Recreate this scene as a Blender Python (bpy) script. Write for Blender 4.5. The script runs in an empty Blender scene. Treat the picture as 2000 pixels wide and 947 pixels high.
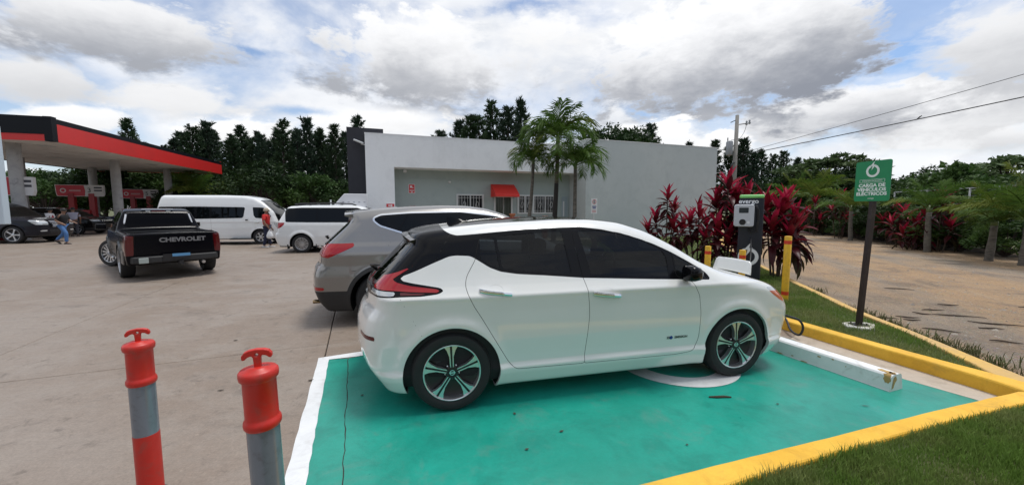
import bpy, bmesh, math, random
import numpy as np
from mathutils import Vector, Matrix
SC = bpy.context.scene
COL = SC.collection
R_ = math.radians
random.seed(7); np.random.seed(7)
# ---------------------------------------------------------------- camera
cam = bpy.data.cameras.new('camera'); cam.sensor_width = 36; cam.lens = 13.5; cam.clip_start = .05; cam.clip_end = 3000
camo = bpy.data.objects.new('camera', cam); COL.objects.link(camo)
camo.location = (0, 0, 1.62); camo.rotation_euler = (R_(90-5.07), 0, 0)
SC.camera = camo
SC.render.resolution_x, SC.render.resolution_y = 1024, 484
# ---------------------------------------------------------------- light and exposure
SUN_EL, SUN_AZ = 74, 72           # degrees; azimuth clockwise from +Y
SC.view_settings.view_transform = 'Standard'; SC.view_settings.look = 'None'
SC.view_settings.exposure = 0.2; SC.view_settings.gamma = 1
sun = bpy.data.lights.new('sun', 'SUN'); sun.energy = 2.2; sun.angle = R_(18); sun.color = (1, .965, .91)
suno = bpy.data.objects.new('sun', sun); COL.objects.link(suno)
suno.rotation_euler = (R_(90-SUN_EL), 0, R_(180-SUN_AZ)); suno.location = (0, 0, 40)
# ---------------------------------------------------------------- sky: Nishita seen through broken cloud
W = bpy.data.worlds.new('World'); SC.world = W; W.use_nodes = True
nt = W.node_tree; nt.nodes.clear()
class NB:
    """small node-building helper"""
    def __init__(s, t): s.t = t
    def n(s, typ, **k):
        o = s.t.nodes.new(typ)
        for a, b in k.items(): setattr(o, a, b)
        return o
    def put(s, sock, v):
        if hasattr(v, 'is_output') or isinstance(v, bpy.types.NodeSocket): s.t.links.new(v, sock)
        elif v is not None:
            try: sock.default_value = v
            except Exception: sock.default_value = (*v, 1) if len(v) == 3 else v
    def m(s, op, a, b=None, c=None, clamp=False):
        o = s.n('ShaderNodeMath', operation=op, use_clamp=clamp)
        for i, v in enumerate((a, b, c)):
            if v is not None: s.put(o.inputs[i], v)
        return o.outputs[0]
    def v(s, op, a, b=None):
        o = s.n('ShaderNodeVectorMath', operation=op); s.put(o.inputs[0], a)
        if b is not None: s.put(o.inputs[1] if op != 'SCALE' else o.inputs[3], b)
        return o.outputs['Value'] if op in ('LENGTH', 'DOT_PRODUCT') else o.outputs[0]
    def noise(s, vec, scale, detail=6, rough=.55, dist=0, lac=2):
        o = s.n('ShaderNodeTexNoise'); s.put(o.inputs['Vector'], vec)
        o.inputs['Scale'].default_value = scale; o.inputs['Detail'].default_value = detail
        o.inputs['Roughness'].default_value = rough; o.inputs['Distortion'].default_value = dist
        return o.outputs['Fac']
    def ss(s, x, a, b, lo=0, hi=1):
        o = s.n('ShaderNodeMapRange', interpolation_type='SMOOTHSTEP'); s.put(o.inputs[0], x)
        for i, q in enumerate((a, b, lo, hi)): s.put(o.inputs[i+1], q)
        return o.outputs[0]
    def mix(s, f, a, b):
        o = s.n('ShaderNodeMix', data_type='RGBA'); s.put(o.inputs[0], f); s.put(o.inputs[6], a); s.put(o.inputs[7], b)
        return o.outputs[2]
    def mul(s, f, a, b):
        o = s.n('ShaderNodeMix', data_type='RGBA', blend_type='MULTIPLY'); s.put(o.inputs[0], f); s.put(o.inputs[6], a); s.put(o.inputs[7], b)
        return o.outputs[2]
    def xyz(s, a):
        o = s.n('ShaderNodeSeparateXYZ'); s.put(o.inputs[0], a); return o.outputs
    def vec(s, x, y, z):
        o = s.n('ShaderNodeCombineXYZ')
        for i, q in enumerate((x, y, z)): s.put(o.inputs[i], q)
        return o.outputs[0]
    def ramp(s, f, stops):
        o = s.n('ShaderNodeValToRGB'); s.put(o.inputs[0], f); e = o.color_ramp.elements
        while len(e) < len(stops): e.new(.5)
        for q, (p, c) in zip(e, stops): q.position = p; q.color = (*c, 1) if len(c) == 3 else c
        return o.outputs[0]
b = NB(nt)
sky = b.n('ShaderNodeTexSky', sky_type='NISHITA'); sky.sun_disc = False
sky.sun_elevation = R_(SUN_EL); sky.sun_rotation = R_(SUN_AZ); sky.air_density = 1; sky.dust_density = 1.2; sky.altitude = 200
dirv = b.n('ShaderNodeTexCoord').outputs['Generated']
dx, dy, dz = b.xyz(dirv)
up = b.m('MAXIMUM', dz, 0.0)
cp = b.vec(dx, dy, b.m('MULTIPLY', dz, 2.1))
n1 = b.noise(cp, 2.3, 9, .55, .35)
n2 = b.noise(b.v('ADD', cp, (13.1, 4.2, 0)), 1.9, 6, .52, .2)
n3 = b.noise(b.v('ADD', cp, (3.7, 9.3, 5)), 6.5, 9, .62, .4)
warp = b.m('SUBTRACT', b.noise(b.v('ADD', cp, (1.7, 2.3, 0)), 5.0, 10, .62, .3), .5)
warp2 = b.m('SUBTRACT', b.noise(b.v('ADD', cp, (7.7, 1.3, 4)), 10.0, 9, .62, .25), .5)
warp3 = b.m('SUBTRACT', b.noise(b.v('ADD', cp, (2.1, .7, 1)), 24, 5, .6, .1), .5)
# single clouds in the broken cover, given as directions: a = x/y, e = z/y around +Y
ys = b.m('MAXIMUM', dy, .05); az = b.m('DIVIDE', dx, ys); el = b.m('DIVIDE', up, ys)
front = b.ss(dy, .05, .3)
def blob(px, py, rx, ry, rot=0, soft=.5, w=1.3):
    """cloud-shaped patch; returns its cover and its height inside the cloud (-1 base, +1 top)"""
    a0, e0, ra, re = (px-1000)/780, (405-py)/790, rx/780, ry/790
    c, s_ = math.cos(R_(rot)), math.sin(R_(rot))
    da, de = b.m('SUBTRACT', az, a0), b.m('SUBTRACT', el, e0)
    u = b.m('DIVIDE', b.m('ADD', b.m('MULTIPLY', da, c), b.m('MULTIPLY', de, s_)), ra)
    v = b.m('DIVIDE', b.m('SUBTRACT', b.m('MULTIPLY', de, c), b.m('MULTIPLY', da, s_)), re)
    r = b.m('SQRT', b.m('ADD', b.m('MULTIPLY', u, u), b.m('MULTIPLY', v, v)))
    r = b.m('ADD', r, b.m('ADD', b.m('MULTIPLY', warp, w*1.5), b.m('ADD', b.m('MULTIPLY', warp2, w*.9), b.m('MULTIPLY', warp3, w*.5))))
    return b.m('MULTIPLY', b.ss(r, 1, 1-soft), front), b.m('ADD', b.m('ADD', v, b.m('MULTIPLY', warp, .9)), b.m('ADD', b.m('MULTIPLY', warp2, .75), b.m('MULTIPLY', warp3, .22)))
# thin high cover with openings
gap = None
for q in ((1785,95,110,45,24,.7,1.3),(1500,275,75,35,-14,.7,1.2),(580,212,110,16,-4,.9,1.2),(1255,215,80,24,-18,.9,1.3),(1010,12,150,25,5,.9,1.3),(480,95,120,14,-8,.9,1.2)):
    g_, _v = blob(*q); gap = g_ if gap is None else b.m('MAXIMUM', gap, g_)
cover = b.m('MULTIPLY_ADD', b.ss(n1, .36, .56), .75, .25)
cover = b.m('MULTIPLY', cover, b.m('SUBTRACT', 1, b.m('MULTIPLY', gap, .85)))
ccol = b.mix(b.ss(n2, .38, .66), (.80, .82, .86), (.56, .60, .67))
ccol = b.mix(b.m('MULTIPLY', b.ss(n3, .46, .70), .6), ccol, (.86, .87, .89))
for (q, dk, wh) in (((330,190,300,60,-4,.7,1.),.22,.6),((60,150,220,70,-6,.7,1.),.4,.4),((205,55,300,85,-9,.45,1.1),.75,.6),((450,255,200,40,0,.5,1.),.12,1.),((820,120,270,120,-6,.45,1.1),.72,.85),((700,235,230,40,0,.6,1.),.15,1.),
                    ((1080,60,240,80,0,.9,1.),.08,.9),((1900,262,330,44,2,.6,1.),.35,.7),((1850,205,210,80,8,.3,1.2),.3,1.),((1620,215,330,70,8,.5,1.),.72,.8),((1960,80,210,150,12,.6,1.),.5,.6),((1430,100,350,165,13,.3,1.15),.88,1.),
                    ((1316,258,84,50,0,.3,1.3),.12,1.),((1424,275,62,46,0,.3,1.3),.1,1.),((1235,262,66,32,0,.3,1.3),.1,1.),((130,225,190,34,0,.5,.9),.12,.9)):
    m_, v_ = blob(*q)
    lit = b.ss(v_, -.2, .6)
    base = tuple(1-(1-c)*dk for c in (.20, .225, .285)); base = tuple(x*.88 for x in base)
    top = tuple(.64+.28*wh*k for k in (1., 1., 1.)); top = (top[0], top[1]+.005, top[2]+.02)
    mid = tuple((p+q_)*.5 for p, q_ in zip(base, top))
    shade = b.mix(b.ss(v_, -.62, .22), (*base, 1), (*mid, 1)); shade = b.mix(lit, shade, (*top, 1))
    ccol = b.mix(m_, ccol, shade); cover = b.m('MAXIMUM', cover, m_)
low = b.m('MULTIPLY', b.ss(el, .30, .12), b.ss(n3, .40, .55)); ccol = b.mix(b.m('MULTIPLY', low, .7), ccol, (.88, .89, .905, 1)); cover = b.m('MAXIMUM', cover, b.m('MULTIPLY', low, .95))
skyc = b.v('MULTIPLY', b.v('SCALE', sky.outputs[0], .12), (.88, 1, 1.12))
fin = b.mix(cover, skyc, ccol)
fin = b.mix(b.ss(dz, .03, -.02), fin, (.30, .31, .32))
bg = b.n('ShaderNodeBackground'); b.put(bg.inputs[0], fin); bg.inputs[1].default_value = 1.0
wo = b.n('ShaderNodeOutputWorld'); nt.links.new(bg.outputs[0], wo.inputs[0])
# ---------------------------------------------------------------- materials
MATS = {}
def mat(name, col, rough=.5, metal=0., spec=.5, col2=None, var=0., scale=6., bump=0., bscale=40., coat=0., rvar=0., emit=None, trans=0., rnd=0., stretch=None, dirt=None, dscale=1.5, damt=.5, lo=.35, hi=.65, sub=0., flake=0):
    """procedural material; col2/var mix a second colour by noise, rnd varies per object, dirt adds stains"""
    if name in MATS: return MATS[name]
    m = bpy.data.materials.new(name); m.use_nodes = True; t = m.node_tree; bs = t.nodes['Principled BSDF']; q = NB(t)
    co = q.n('ShaderNodeTexCoord').outputs['Object']
    if stretch: co = q.v('MULTIPLY', co, stretch)
    c = (*col, 1)
    if col2 is not None:
        f = q.ss(q.noise(co, scale, 8, .6), lo, hi); c = q.mix(f, (*col, 1), (*col2, 1))
    if var:
        k = q.m('MULTIPLY_ADD', q.noise(co, scale*3.1, 6, .65), 2*var, 1-var); c = q.mul(1., c, q.vec(k, k, k))
    if dirt is not None:
        f = q.m('MULTIPLY', q.ss(q.noise(co, dscale, 10, .68, .4), .48, .68), damt); c = q.mix(f, c, (*dirt, 1))
    if rnd:
        r = q.n('ShaderNodeObjectInfo').outputs['Random']; k = q.m('MULTIPLY_ADD', r, 2*rnd, 1-rnd); c = q.mul(1., c, q.vec(k, k, k))
    q.put(bs.inputs['Base Color'], c)
    r = rough
    if rvar: r = q.m('MULTIPLY_ADD', q.noise(co, scale*2, 6, .6), 2*rvar, rough-rvar)
    q.put(bs.inputs['Roughness'], r); bs.inputs['Metallic'].default_value = metal
    bs.inputs['Specular IOR Level'].default_value = spec
    if coat: bs.inputs['Coat Weight'].default_value = coat; bs.inputs['Coat Roughness'].default_value = .03
    if bump:
        bp = q.n('ShaderNodeBump'); bp.inputs['Strength'].default_value = min(1, bump*20) if bump < .05 else 1
        bp.inputs['Distance'].default_value = bump
        q.put(bp.inputs['Height'], q.noise(co, bscale, 8, .65)); t.links.new(bp.outputs[0], bs.inputs['Normal'])
    if emit: bs.inputs['Emission Color'].default_value = (*emit[:3], 1); bs.inputs['Emission Strength'].default_value = emit[3]
    if trans: bs.inputs['Transmission Weight'].default_value = trans
    MATS[name] = m; return m
def leafmat(name, col, col2, rough=.45, tr=.25, scale=.8, rnd=.2, tip=None):
    """foliage: two greens in drifts, a little light passing through"""
    m = bpy.data.materials.new(name); m.use_nodes = True; t = m.node_tree; q = NB(t); bs = t.nodes['Principled BSDF']
    co = q.n('ShaderNodeTexCoord').outputs['Object']
    c = q.mix(q.ss(q.noise(co, scale, 3, .6), .35, .65), (*col, 1), (*col2, 1))
    r = q.n('ShaderNodeObjectInfo').outputs['Random']; k = q.m('MULTIPLY_ADD', r, 2*rnd, 1-rnd)
    g = q.m('MULTIPLY_ADD', q.noise(co, scale*14, 2, .6), .9, .55)
    k = q.m('MULTIPLY', k, g)
    c = q.mul(1., c, q.vec(k, k, k))
    q.put(bs.inputs['Base Color'], c); bs.inputs['Roughness'].default_value = rough; bs.inputs['Specular IOR Level'].default_value = .18
    tb = q.n('ShaderNodeBsdfTranslucent'); q.put(tb.inputs[0], c)
    mx = q.n('ShaderNodeMixShader'); mx.inputs[0].default_value = tr
    t.links.new(bs.outputs[0], mx.inputs[1]); t.links.new(tb.outputs[0], mx.inputs[2])
    t.links.new(mx.outputs[0], t.nodes['Material Output'].inputs[0])
    MATS[name] = m; return m
# ---------------------------------------------------------------- objects
def tag(o, label=None, cat=None, group=None, kind=None):
    if label: o['label'] = label
    if cat: o['category'] = cat
    if group: o['group'] = group
    if kind: o['kind'] = kind
    return o
def thing(name, label, cat, loc=(0, 0, 0), rz=0, group=None, kind=None):
    o = bpy.data.objects.new(name, None); COL.objects.link(o); o.empty_display_size = .2
    o.location = loc; o.rotation_euler = (0, 0, rz)
    return tag(o, label, cat, group, kind)
def link(name, me, m=None, parent=None, loc=None, rot=None, sc=None):
    if m is not None and not me.materials: me.materials.append(m)
    o = bpy.data.objects.new(name, me); COL.objects.link(o)
    if parent: o.parent = parent
    if loc is not None: o.location = loc
    if rot is not None: o.rotation_euler = rot
    if sc is not None: o.scale = (sc,)*3 if not hasattr(sc, '__len__') else sc
    return o
def bev(o, w=.01, seg=2, ang=35):
    md = o.modifiers.new('Bevel', 'BEVEL'); md.width = w; md.segments = seg; md.limit_method = 'ANGLE'; md.angle_limit = R_(ang); return o
class MB:
    def __init__(s): s.v = []; s.f = []; s.mi = []
    def add(s, vs, fs, mi=0):
        n = len(s.v); s.v += [tuple(p) for p in vs]; s.f += [tuple(i+n for i in f) for f in fs]; s.mi += [mi]*len(fs); return s
    def box(s, c, d, rz=0, mi=0, M=None):
        x, y, z = d[0]/2, d[1]/2, d[2]/2; cs, sn = math.cos(rz), math.sin(rz)
        P = [(-x,-y,-z),(x,-y,-z),(x,y,-z),(-x,y,-z),(-x,-y,z),(x,-y,z),(x,y,z),(-x,y,z)]
        if M is not None: V = [tuple(M @ Vector(p) + Vector(c)) for p in P]
        else: V = [(c[0]+p[0]*cs-p[1]*sn, c[1]+p[0]*sn+p[1]*cs, c[2]+p[2]) for p in P]
        return s.add(V, [(0,3,2,1),(4,5,6,7),(0,1,5,4),(1,2,6,5),(2,3,7,6),(3,0,4,7)], mi)
    def prism(s, poly, z0, z1, mi=0, T=None):
        """polygon (x, y) from z0 to z1; T maps (x, y, z) to a point"""
        n = len(poly); T = T or (lambda x, y, z: (x, y, z))
        V = [T(x, y, z0) for x, y in poly]+[T(x, y, z1) for x, y in poly]
        return s.add(V, [tuple(range(n))[::-1], tuple(range(n, 2*n))]+[(i, (i+1) % n, n+(i+1) % n, n+i) for i in range(n)], mi)
    def lathe(s, prof, n=24, T=None, cap=True, mi=0):
        T = T or (lambda x, y, z: (x, y, z)); V = []
        for r, z in prof:
            for k in range(n):
                a = 2*math.pi*k/n; V.append(T(r*math.cos(a), r*math.sin(a), z))
        m = len(prof); Fc = [(i*n+k, i*n+(k+1) % n, (i+1)*n+(k+1) % n, (i+1)*n+k) for i in range(m-1) for k in range(n)]
        if cap: Fc += [tuple(range(n))[::-1], tuple(range((m-1)*n, m*n))]
        return s.add(V, Fc, mi)
    def tube(s, pts, r, n=8, mi=0, cap=True):
        P = [Vector(p) for p in pts]; V = []; m = len(P); rr = r if hasattr(r, '__len__') else [r]*m
        up = Vector((0, 0, 1)); prev = None
        for i, p in enumerate(P):
            d = (P[min(i+1, m-1)]-P[max(i-1, 0)]).normalized()
            if prev is None: a = d.cross(up if abs(d.z) < .9 else Vector((1, 0, 0))).normalized()
            else: a = (prev - d*prev.dot(d)).normalized()
            prev = a; c = d.cross(a)
            for k in range(n):
                t = 2*math.pi*k/n; V.append(tuple(p+(a*math.cos(t)+c*math.sin(t))*rr[i]))
        Fc = [(i*n+k, i*n+(k+1) % n, (i+1)*n+(k+1) % n, (i+1)*n+k) for i in range(m-1) for k in range(n)]
        if cap: Fc += [tuple(range(n))[::-1], tuple(range((m-1)*n, m*n))]
        return s.add(V, Fc, mi)
    def mesh(s, name, mats=(), smooth=False):
        me = bpy.data.meshes.new(name); me.from_pydata(s.v, [], s.f)
        for m in (mats if isinstance(mats, (list, tuple)) else [mats]): me.materials.append(m)
        if any(s.mi): me.polygons.foreach_set('material_index', s.mi)
        if smooth:
            me.polygons.foreach_set('use_smooth', [True]*len(me.polygons))
            if smooth is not True: me.set_sharp_from_angle(angle=R_(smooth))
        me.update(); return me
    def build(s, name, m, parent=None, smooth=False, loc=None, rot=None):
        return link(name, s.mesh(name, m, smooth), None, parent, loc, rot)
def cyl(c, r, z0, z1, n=24, T=None):
    return MB().lathe([(r, z0), (r, z1)], n, (lambda x, y, z: (c[0]+x, c[1]+y, z)) if T is None else T)
def struct(o): o['kind'] = 'structure'; return o
def text(name, s, size, m, parent, M, align='CENTER', ext=.001, bold=0., sx=1.):
    cu = bpy.data.curves.new(name, 'FONT'); cu.body = s; cu.size = size; cu.align_x = align; cu.align_y = 'CENTER'; cu.extrude = ext; cu.offset = bold; cu.resolution_u = 3
    tmp = bpy.data.objects.new('tmp', cu); COL.objects.link(tmp)
    dg = bpy.context.evaluated_depsgraph_get(); me = bpy.data.meshes.new_from_object(tmp.evaluated_get(dg)); bpy.data.objects.remove(tmp)
    me.transform(M @ Matrix.Diagonal((sx, 1, 1, 1))); me.materials.clear(); o = link(name, me, m, parent); return o
def frame(o, ex, ey):
    """matrix whose local x, y are the given directions, local z their cross product"""
    ex = Vector(ex).normalized(); ey = Vector(ey); ez = ex.cross(ey).normalized(); ey = ez.cross(ex)
    return Matrix(((ex.x, ey.x, ez.x, o[0]), (ex.y, ey.y, ez.y, o[1]), (ex.z, ey.z, ez.z, o[2]), (0, 0, 0, 1)))
# ---------------------------------------------------------------- vehicle bodies: implicit solid -> smooth shell -> split into parts
def smax(a, b, k):
    h = np.clip(.5 + .5*(a-b)/k, 0, 1)
    return b + (a-b)*h + k*h*(1-h)
def tab(pts, sm=.02, lo=None, hi=None):
    p = np.array(pts, float); a, b = p[0,0], p[-1,0]
    xs = np.linspace(a-.4, b+.4, 1600); ys = np.interp(xs, p[:,0], p[:,1])
    if sm > 0:
        dx = xs[1]-xs[0]; k = np.arange(-int(3*sm/dx)-1, int(3*sm/dx)+2)*dx
        g = np.exp(-.5*(k/sm)**2); g /= g.sum(); n = len(k)//2
        ys = np.convolve(np.pad(ys, n, mode='edge'), g, 'valid')
    return xs, ys, np.gradient(ys, xs)
class Car:
    def __init__(s, top, rear, front, plan, sect, bot=.2, belt=None, kr=.25, kf=.3, crown=.05, rk=.09, wheels=(), flare=.015, R=.36, axis=.55, ends=.45, ek=.08, extra=None, crease=None):
        s.top = tab(top, .035); s.rear = tab(rear, .02); s.front = tab(front, .02); s.plan = tab(plan, .06)
        s.sect = tab(sect, .006); s.bot = bot; s.kr, s.kf, s.crown, s.rk, s.ek = kr, kf, crown, rk, ek
        s.belt = tab(belt, .1) if belt else None
        s.wheels, s.flare, s.R, s.axis, s.ends = wheels, flare, R, axis, ends
        s.extra = extra
        s.x0 = s.rear[1].min(); s.x1 = s.front[1].max()
    def W(s, x, z):
        zz = z if s.belt is None else z - np.interp(x, s.belt[0], s.belt[1])
        w = np.interp(x, s.plan[0], s.plan[1]) - np.interp(zz, s.sect[0], s.sect[1])
        for wx, wz in s.wheels:
            r = np.hypot(x-wx, z-wz)
            w = w + s.flare*np.exp(-((r-s.R)/.055)**2)*(z < 1.1)
        if s.extra: w = w + s.extra(x, z)
        return w
    def f(s, p):
        x, y, z = p[...,0], np.abs(p[...,1]), p[...,2]
        t = np.interp(x, s.top[0], s.top[1]); g = np.interp(x, s.top[0], s.top[2])
        ft = (z + s.crown*y*y - t)/np.sqrt(1+g*g)
        fs = (y - s.W(x, z))
        fr = (np.interp(z, s.rear[0], s.rear[1]) + s.kr*y*y - x)/np.sqrt(1+np.interp(z, s.rear[0], s.rear[2])**2)
        ff = (x - np.interp(z, s.front[0], s.front[1]) + s.kf*y*y)/np.sqrt(1+np.interp(z, s.front[0], s.front[2])**2)
        fb = s.bot - z
        a = smax(ft, fs, s.rk); e = smax(fr, ff, .01)
        return smax(smax(a, e, s.ek), fb, .04)
    def grad(s, p):
        e = 2e-3; g = np.zeros_like(p)
        for i in range(3):
            d = np.zeros(3); d[i] = e
            g[..., i] = s.f(p+d) - s.f(p-d)
        return g/np.maximum(np.linalg.norm(g, axis=-1, keepdims=True), 1e-9)
    def shell(s, nx=170, nt=130, nc=42):
        a, b = s.x0+s.ends, s.x1-s.ends
        th = np.linspace(0, math.pi, nt)
        O, D = [], []
        for ph in np.linspace(math.pi/2, 0, nc, endpoint=False):
            O.append((a, -math.sin(ph), math.cos(ph)))
        for x in np.linspace(a, b, nx): O.append((x, 0, 1))
        for ph in np.linspace(0, math.pi/2, nc+1)[1:]: O.append((b, math.sin(ph), math.cos(ph)))
        org = np.zeros((len(O), nt, 3)); dr = np.zeros((len(O), nt, 3))
        for i, (x, dx, dc) in enumerate(O):
            org[i,:,0] = x; org[i,:,2] = s.axis
            dr[i,:,0] = dx; dr[i,:,1] = dc*np.sin(th); dr[i,:,2] = -dc*np.cos(th)
        lo = np.zeros(org.shape[:2]); hi = np.full(org.shape[:2], 3.)
        for _ in range(34):
            m = (lo+hi)/2; q = s.f(org + dr*m[..., None]) < 0
            lo = np.where(q, m, lo); hi = np.where(q, hi, m)
        P = org + dr*lo[..., None]; P[:, 0, 1] = 0; P[:, -1, 1] = 0
        P[0,:,1] = 0; P[-1,:,1] = 0
        N = s.grad(P)
        n, m = P.shape[:2]
        idx = np.arange(n*m).reshape(n, m)
        F = np.stack([idx[:-1,:-1], idx[:-1,1:], idx[1:,1:], idx[1:,:-1]], -1).reshape(-1, 4)
        return Shell(P.reshape(-1, 3), N.reshape(-1, 3), [tuple(q) for q in F.tolist()])
class Shell:
    def __init__(s, V, N, F): s.V, s.N, s.F = V, N, F
    def split(s, fn):
        """two shells: where fn > 0 and where fn <= 0, cut cleanly along fn = 0"""
        d = fn(s.V); V = [s.V]; N = [s.N]; nn = len(s.V); cache = {}; extraV = []; extraN = []
        pos, neg = [], []; sg = (d > 0).tolist(); dl = d.tolist()
        def cut(i, j):
            nonlocal nn
            k = (i, j) if i < j else (j, i)
            if k not in cache:
                t = dl[i]/(dl[i]-dl[j]); extraV.append(s.V[i]+(s.V[j]-s.V[i])*t)
                v = s.N[i]+(s.N[j]-s.N[i])*t; extraN.append(v/max(np.linalg.norm(v), 1e-9)); cache[k] = nn; nn += 1
            return cache[k]
        for f in s.F:
            c = [sg[i] for i in f]
            if all(c): pos.append(f); continue
            if not any(c): neg.append(f); continue
            a, b = [], []; n = len(f)
            for q in range(n):
                i, j = f[q], f[(q+1) % n]
                (a if sg[i] else b).append(i)
                if sg[i] != sg[j]:
                    k = cut(i, j); a.append(k); b.append(k)
            if len(a) > 2: pos.append(tuple(a))
            if len(b) > 2: neg.append(tuple(b))
        if extraV:
            V.append(np.array(extraV)); N.append(np.array(extraN))
        V = np.concatenate(V); N = np.concatenate(N)
        return Shell(V, N, pos), Shell(V, N, neg)
    def compact(s):
        if not s.F: return s
        u = sorted({i for f in s.F for i in f}); m = {k: i for i, k in enumerate(u)}
        return Shell(s.V[u], s.N[u], [tuple(m[i] for i in f) for f in s.F])
    def offset(s, d): return Shell(s.V + s.N*d, s.N, s.F)
    def mirror(s): return Shell(s.V*np.array([1,-1,1]), s.N*np.array([1,-1,1]), [f[::-1] for f in s.F])
    def join(s, o):
        n = len(s.V); return Shell(np.concatenate([s.V, o.V]), np.concatenate([s.N, o.N]), s.F + [tuple(i+n for i in f) for f in o.F])
    def both(s): c = s.compact(); return c.join(c.mirror())
    def boundary(s):
        e = {}
        for f in s.F:
            for q in range(len(f)):
                i, j = f[q], f[(q+1) % len(f)]
                k = (i, j) if i < j else (j, i); e[k] = None if k in e else (i, j)
        return [v for v in e.values() if v]
    def skirt(s, fn):
        """faces that turn the open edges inward: fn(V) gives the inner copy of each boundary vertex"""
        b = s.boundary(); u = sorted({i for q in b for i in q}); m = {k: i for i, k in enumerate(u)}; n = len(u)
        A = s.V[u]; B = fn(A)
        return np.concatenate([A, B]), [(m[j], m[i], m[i]+n, m[j]+n) for i, j in b]
def psdf(poly):
    P = np.array(poly, float); Q = np.roll(P, -1, 0)
    def f(q):
        d = np.full(len(q), 1e9); ins = np.zeros(len(q), bool)
        for (ax, ay), (bx, by) in zip(P, Q):
            ex, ey = bx-ax, by-ay; wx, wy = q[:,0]-ax, q[:,1]-ay
            t = np.clip((wx*ex+wy*ey)/max(ex*ex+ey*ey, 1e-12), 0, 1)
            d = np.minimum(d, (wx-ex*t)**2+(wy-ey*t)**2)
            if by != ay:
                ins ^= ((ay > q[:,1]) != (by > q[:,1])) & (q[:,0] < ex*(q[:,1]-ay)/(by-ay)+ax)
        return np.sqrt(d)*np.where(ins, 1, -1)
    return f
def rp(pts, r=.03, n=5):
    """polygon with rounded corners; a point (x, z, r) carries its own radius"""
    out = []; m = len(pts)
    for i in range(m):
        p = np.array(pts[i][:2], float); a = np.array(pts[i-1][:2], float); b = np.array(pts[(i+1) % m][:2], float)
        rr = pts[i][2] if len(pts[i]) > 2 else r
        la, lb = np.linalg.norm(a-p), np.linalg.norm(b-p); k = min(rr, la*.45, lb*.45)
        if k < 1e-4: out.append(tuple(p)); continue
        s, e = p+(a-p)/la*k, p+(b-p)/lb*k
        for t in np.linspace(0, 1, n): out.append(tuple((1-t)**2*s+2*t*(1-t)*p+t*t*e))
    return out
def side(poly, ymin=.3):
    f = psdf(poly); return lambda V: np.minimum(f(V[:, [0, 2]]), V[:, 1]-ymin)
def endview(poly, xlim, sgn):
    f = psdf(poly); return lambda V: np.minimum(f(V[:, [1, 2]]), sgn*(V[:, 0]-xlim))
def disc(cx, cz, R, ymin=.35): return lambda V: np.minimum(R-np.hypot(V[:,0]-cx, V[:,2]-cz), V[:,1]-ymin)
def spans(pts):
    """closed smooth curve through points"""
    P = np.array(pts, float); n = len(P); out = []
    for i in range(n):
        a, b, c, d = P[i-1], P[i], P[(i+1) % n], P[(i+2) % n]
        for t in np.linspace(0, 1, 5, endpoint=False):
            out.append(tuple(.5*((2*b)+(c-a)*t+(2*a-5*b+4*c-d)*t*t+(3*b-a-3*c+d)*t**3)))
    return out
LEAF = Car(
    top=[(-2.4,1.26),(-1.8,1.39),(-1.5,1.45),(-1.0,1.503),(-.4,1.535),(-.05,1.53),(.25,1.495),(.5,1.42),(.75,1.295),(1.0,1.145),(1.2,1.06),(1.32,1.025),(1.6,.965),(1.85,.895),(2.05,.81),(2.2,.7),(2.3,.5)],
    rear=[(.15,-1.98),(.24,-2.04),(.36,-2.12),(.5,-2.155),(.68,-2.15),(.78,-2.12),(.84,-2.07),(.98,-2.06),(1.03,-2.02),(1.33,-1.72),(1.36,-1.73),(1.42,-1.73),(1.6,-1.6)],
    front=[(.15,2.07),(.22,2.14),(.32,2.2),(.5,2.245),(.62,2.24),(.72,2.19),(.85,2.08),(1.0,1.9)],
    plan=[(-2.3,.74),(-2.05,.815),(-1.8,.862),(-1.4,.888),(-.9,.893),(.9,.893),(1.4,.888),(1.75,.865),(2.0,.815),(2.25,.73)],
    sect=[(.1,.11),(.2,.06),(.27,.028),(.315,.02),(.35,.038),(.42,.033),(.55,.017),(.70,.011),(.80,.009),(.89,.003),(.92,-.004),(.95,.018),(1.0,.048),(1.05,.072),(1.1,.093),(1.25,.15),(1.42,.235),(1.6,.34)],
    bot=.14, kr=.26, kf=.32, crown=.06, rk=.11, wheels=((-1.35,.32),(1.35,.32)), flare=.014, R=.385, axis=.6, ends=.5, ek=.1)
SUV = Car(
    top=[(-2.6,1.4),(-2.25,1.50),(-1.9,1.575),(-1.5,1.625),(-1.0,1.66),(-.5,1.678),(-.1,1.67),(.2,1.63),(.5,1.54),(.8,1.37),(1.1,1.17),(1.25,1.09),(1.5,1.04),(1.9,.99),(2.2,.92),(2.4,.82),(2.5,.6)],
    rear=[(.2,-2.2),(.35,-2.31),(.5,-2.36),(.68,-2.36),(.8,-2.33),(.86,-2.27),(1.0,-2.26),(1.1,-2.2),(1.46,-1.82),(1.5,-1.85),(1.6,-1.86),(1.8,-1.75)],
    front=[(.2,2.3),(.4,2.38),(.7,2.4),(.9,2.36),(1.05,2.25)],
    plan=[(-2.4,.85),(-2.1,.895),(-1.8,.925),(-1.3,.938),(0,.94),(1.3,.935),(1.9,.9),(2.2,.83),(2.5,.7)],
    sect=[(.15,.1),(.3,.05),(.45,.02),(.7,.0),(.85,.012),(.98,.0),(1.02,.008),(1.1,.04),(1.16,.07),(1.3,.12),(1.55,.22),(1.75,.33)],
    bot=.2, kr=.2, kf=.3, crown=.055, rk=.12, wheels=((-1.35,.36),(1.35,.36)), flare=.02, R=.43, axis=.65, ends=.5, ek=.1)
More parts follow.
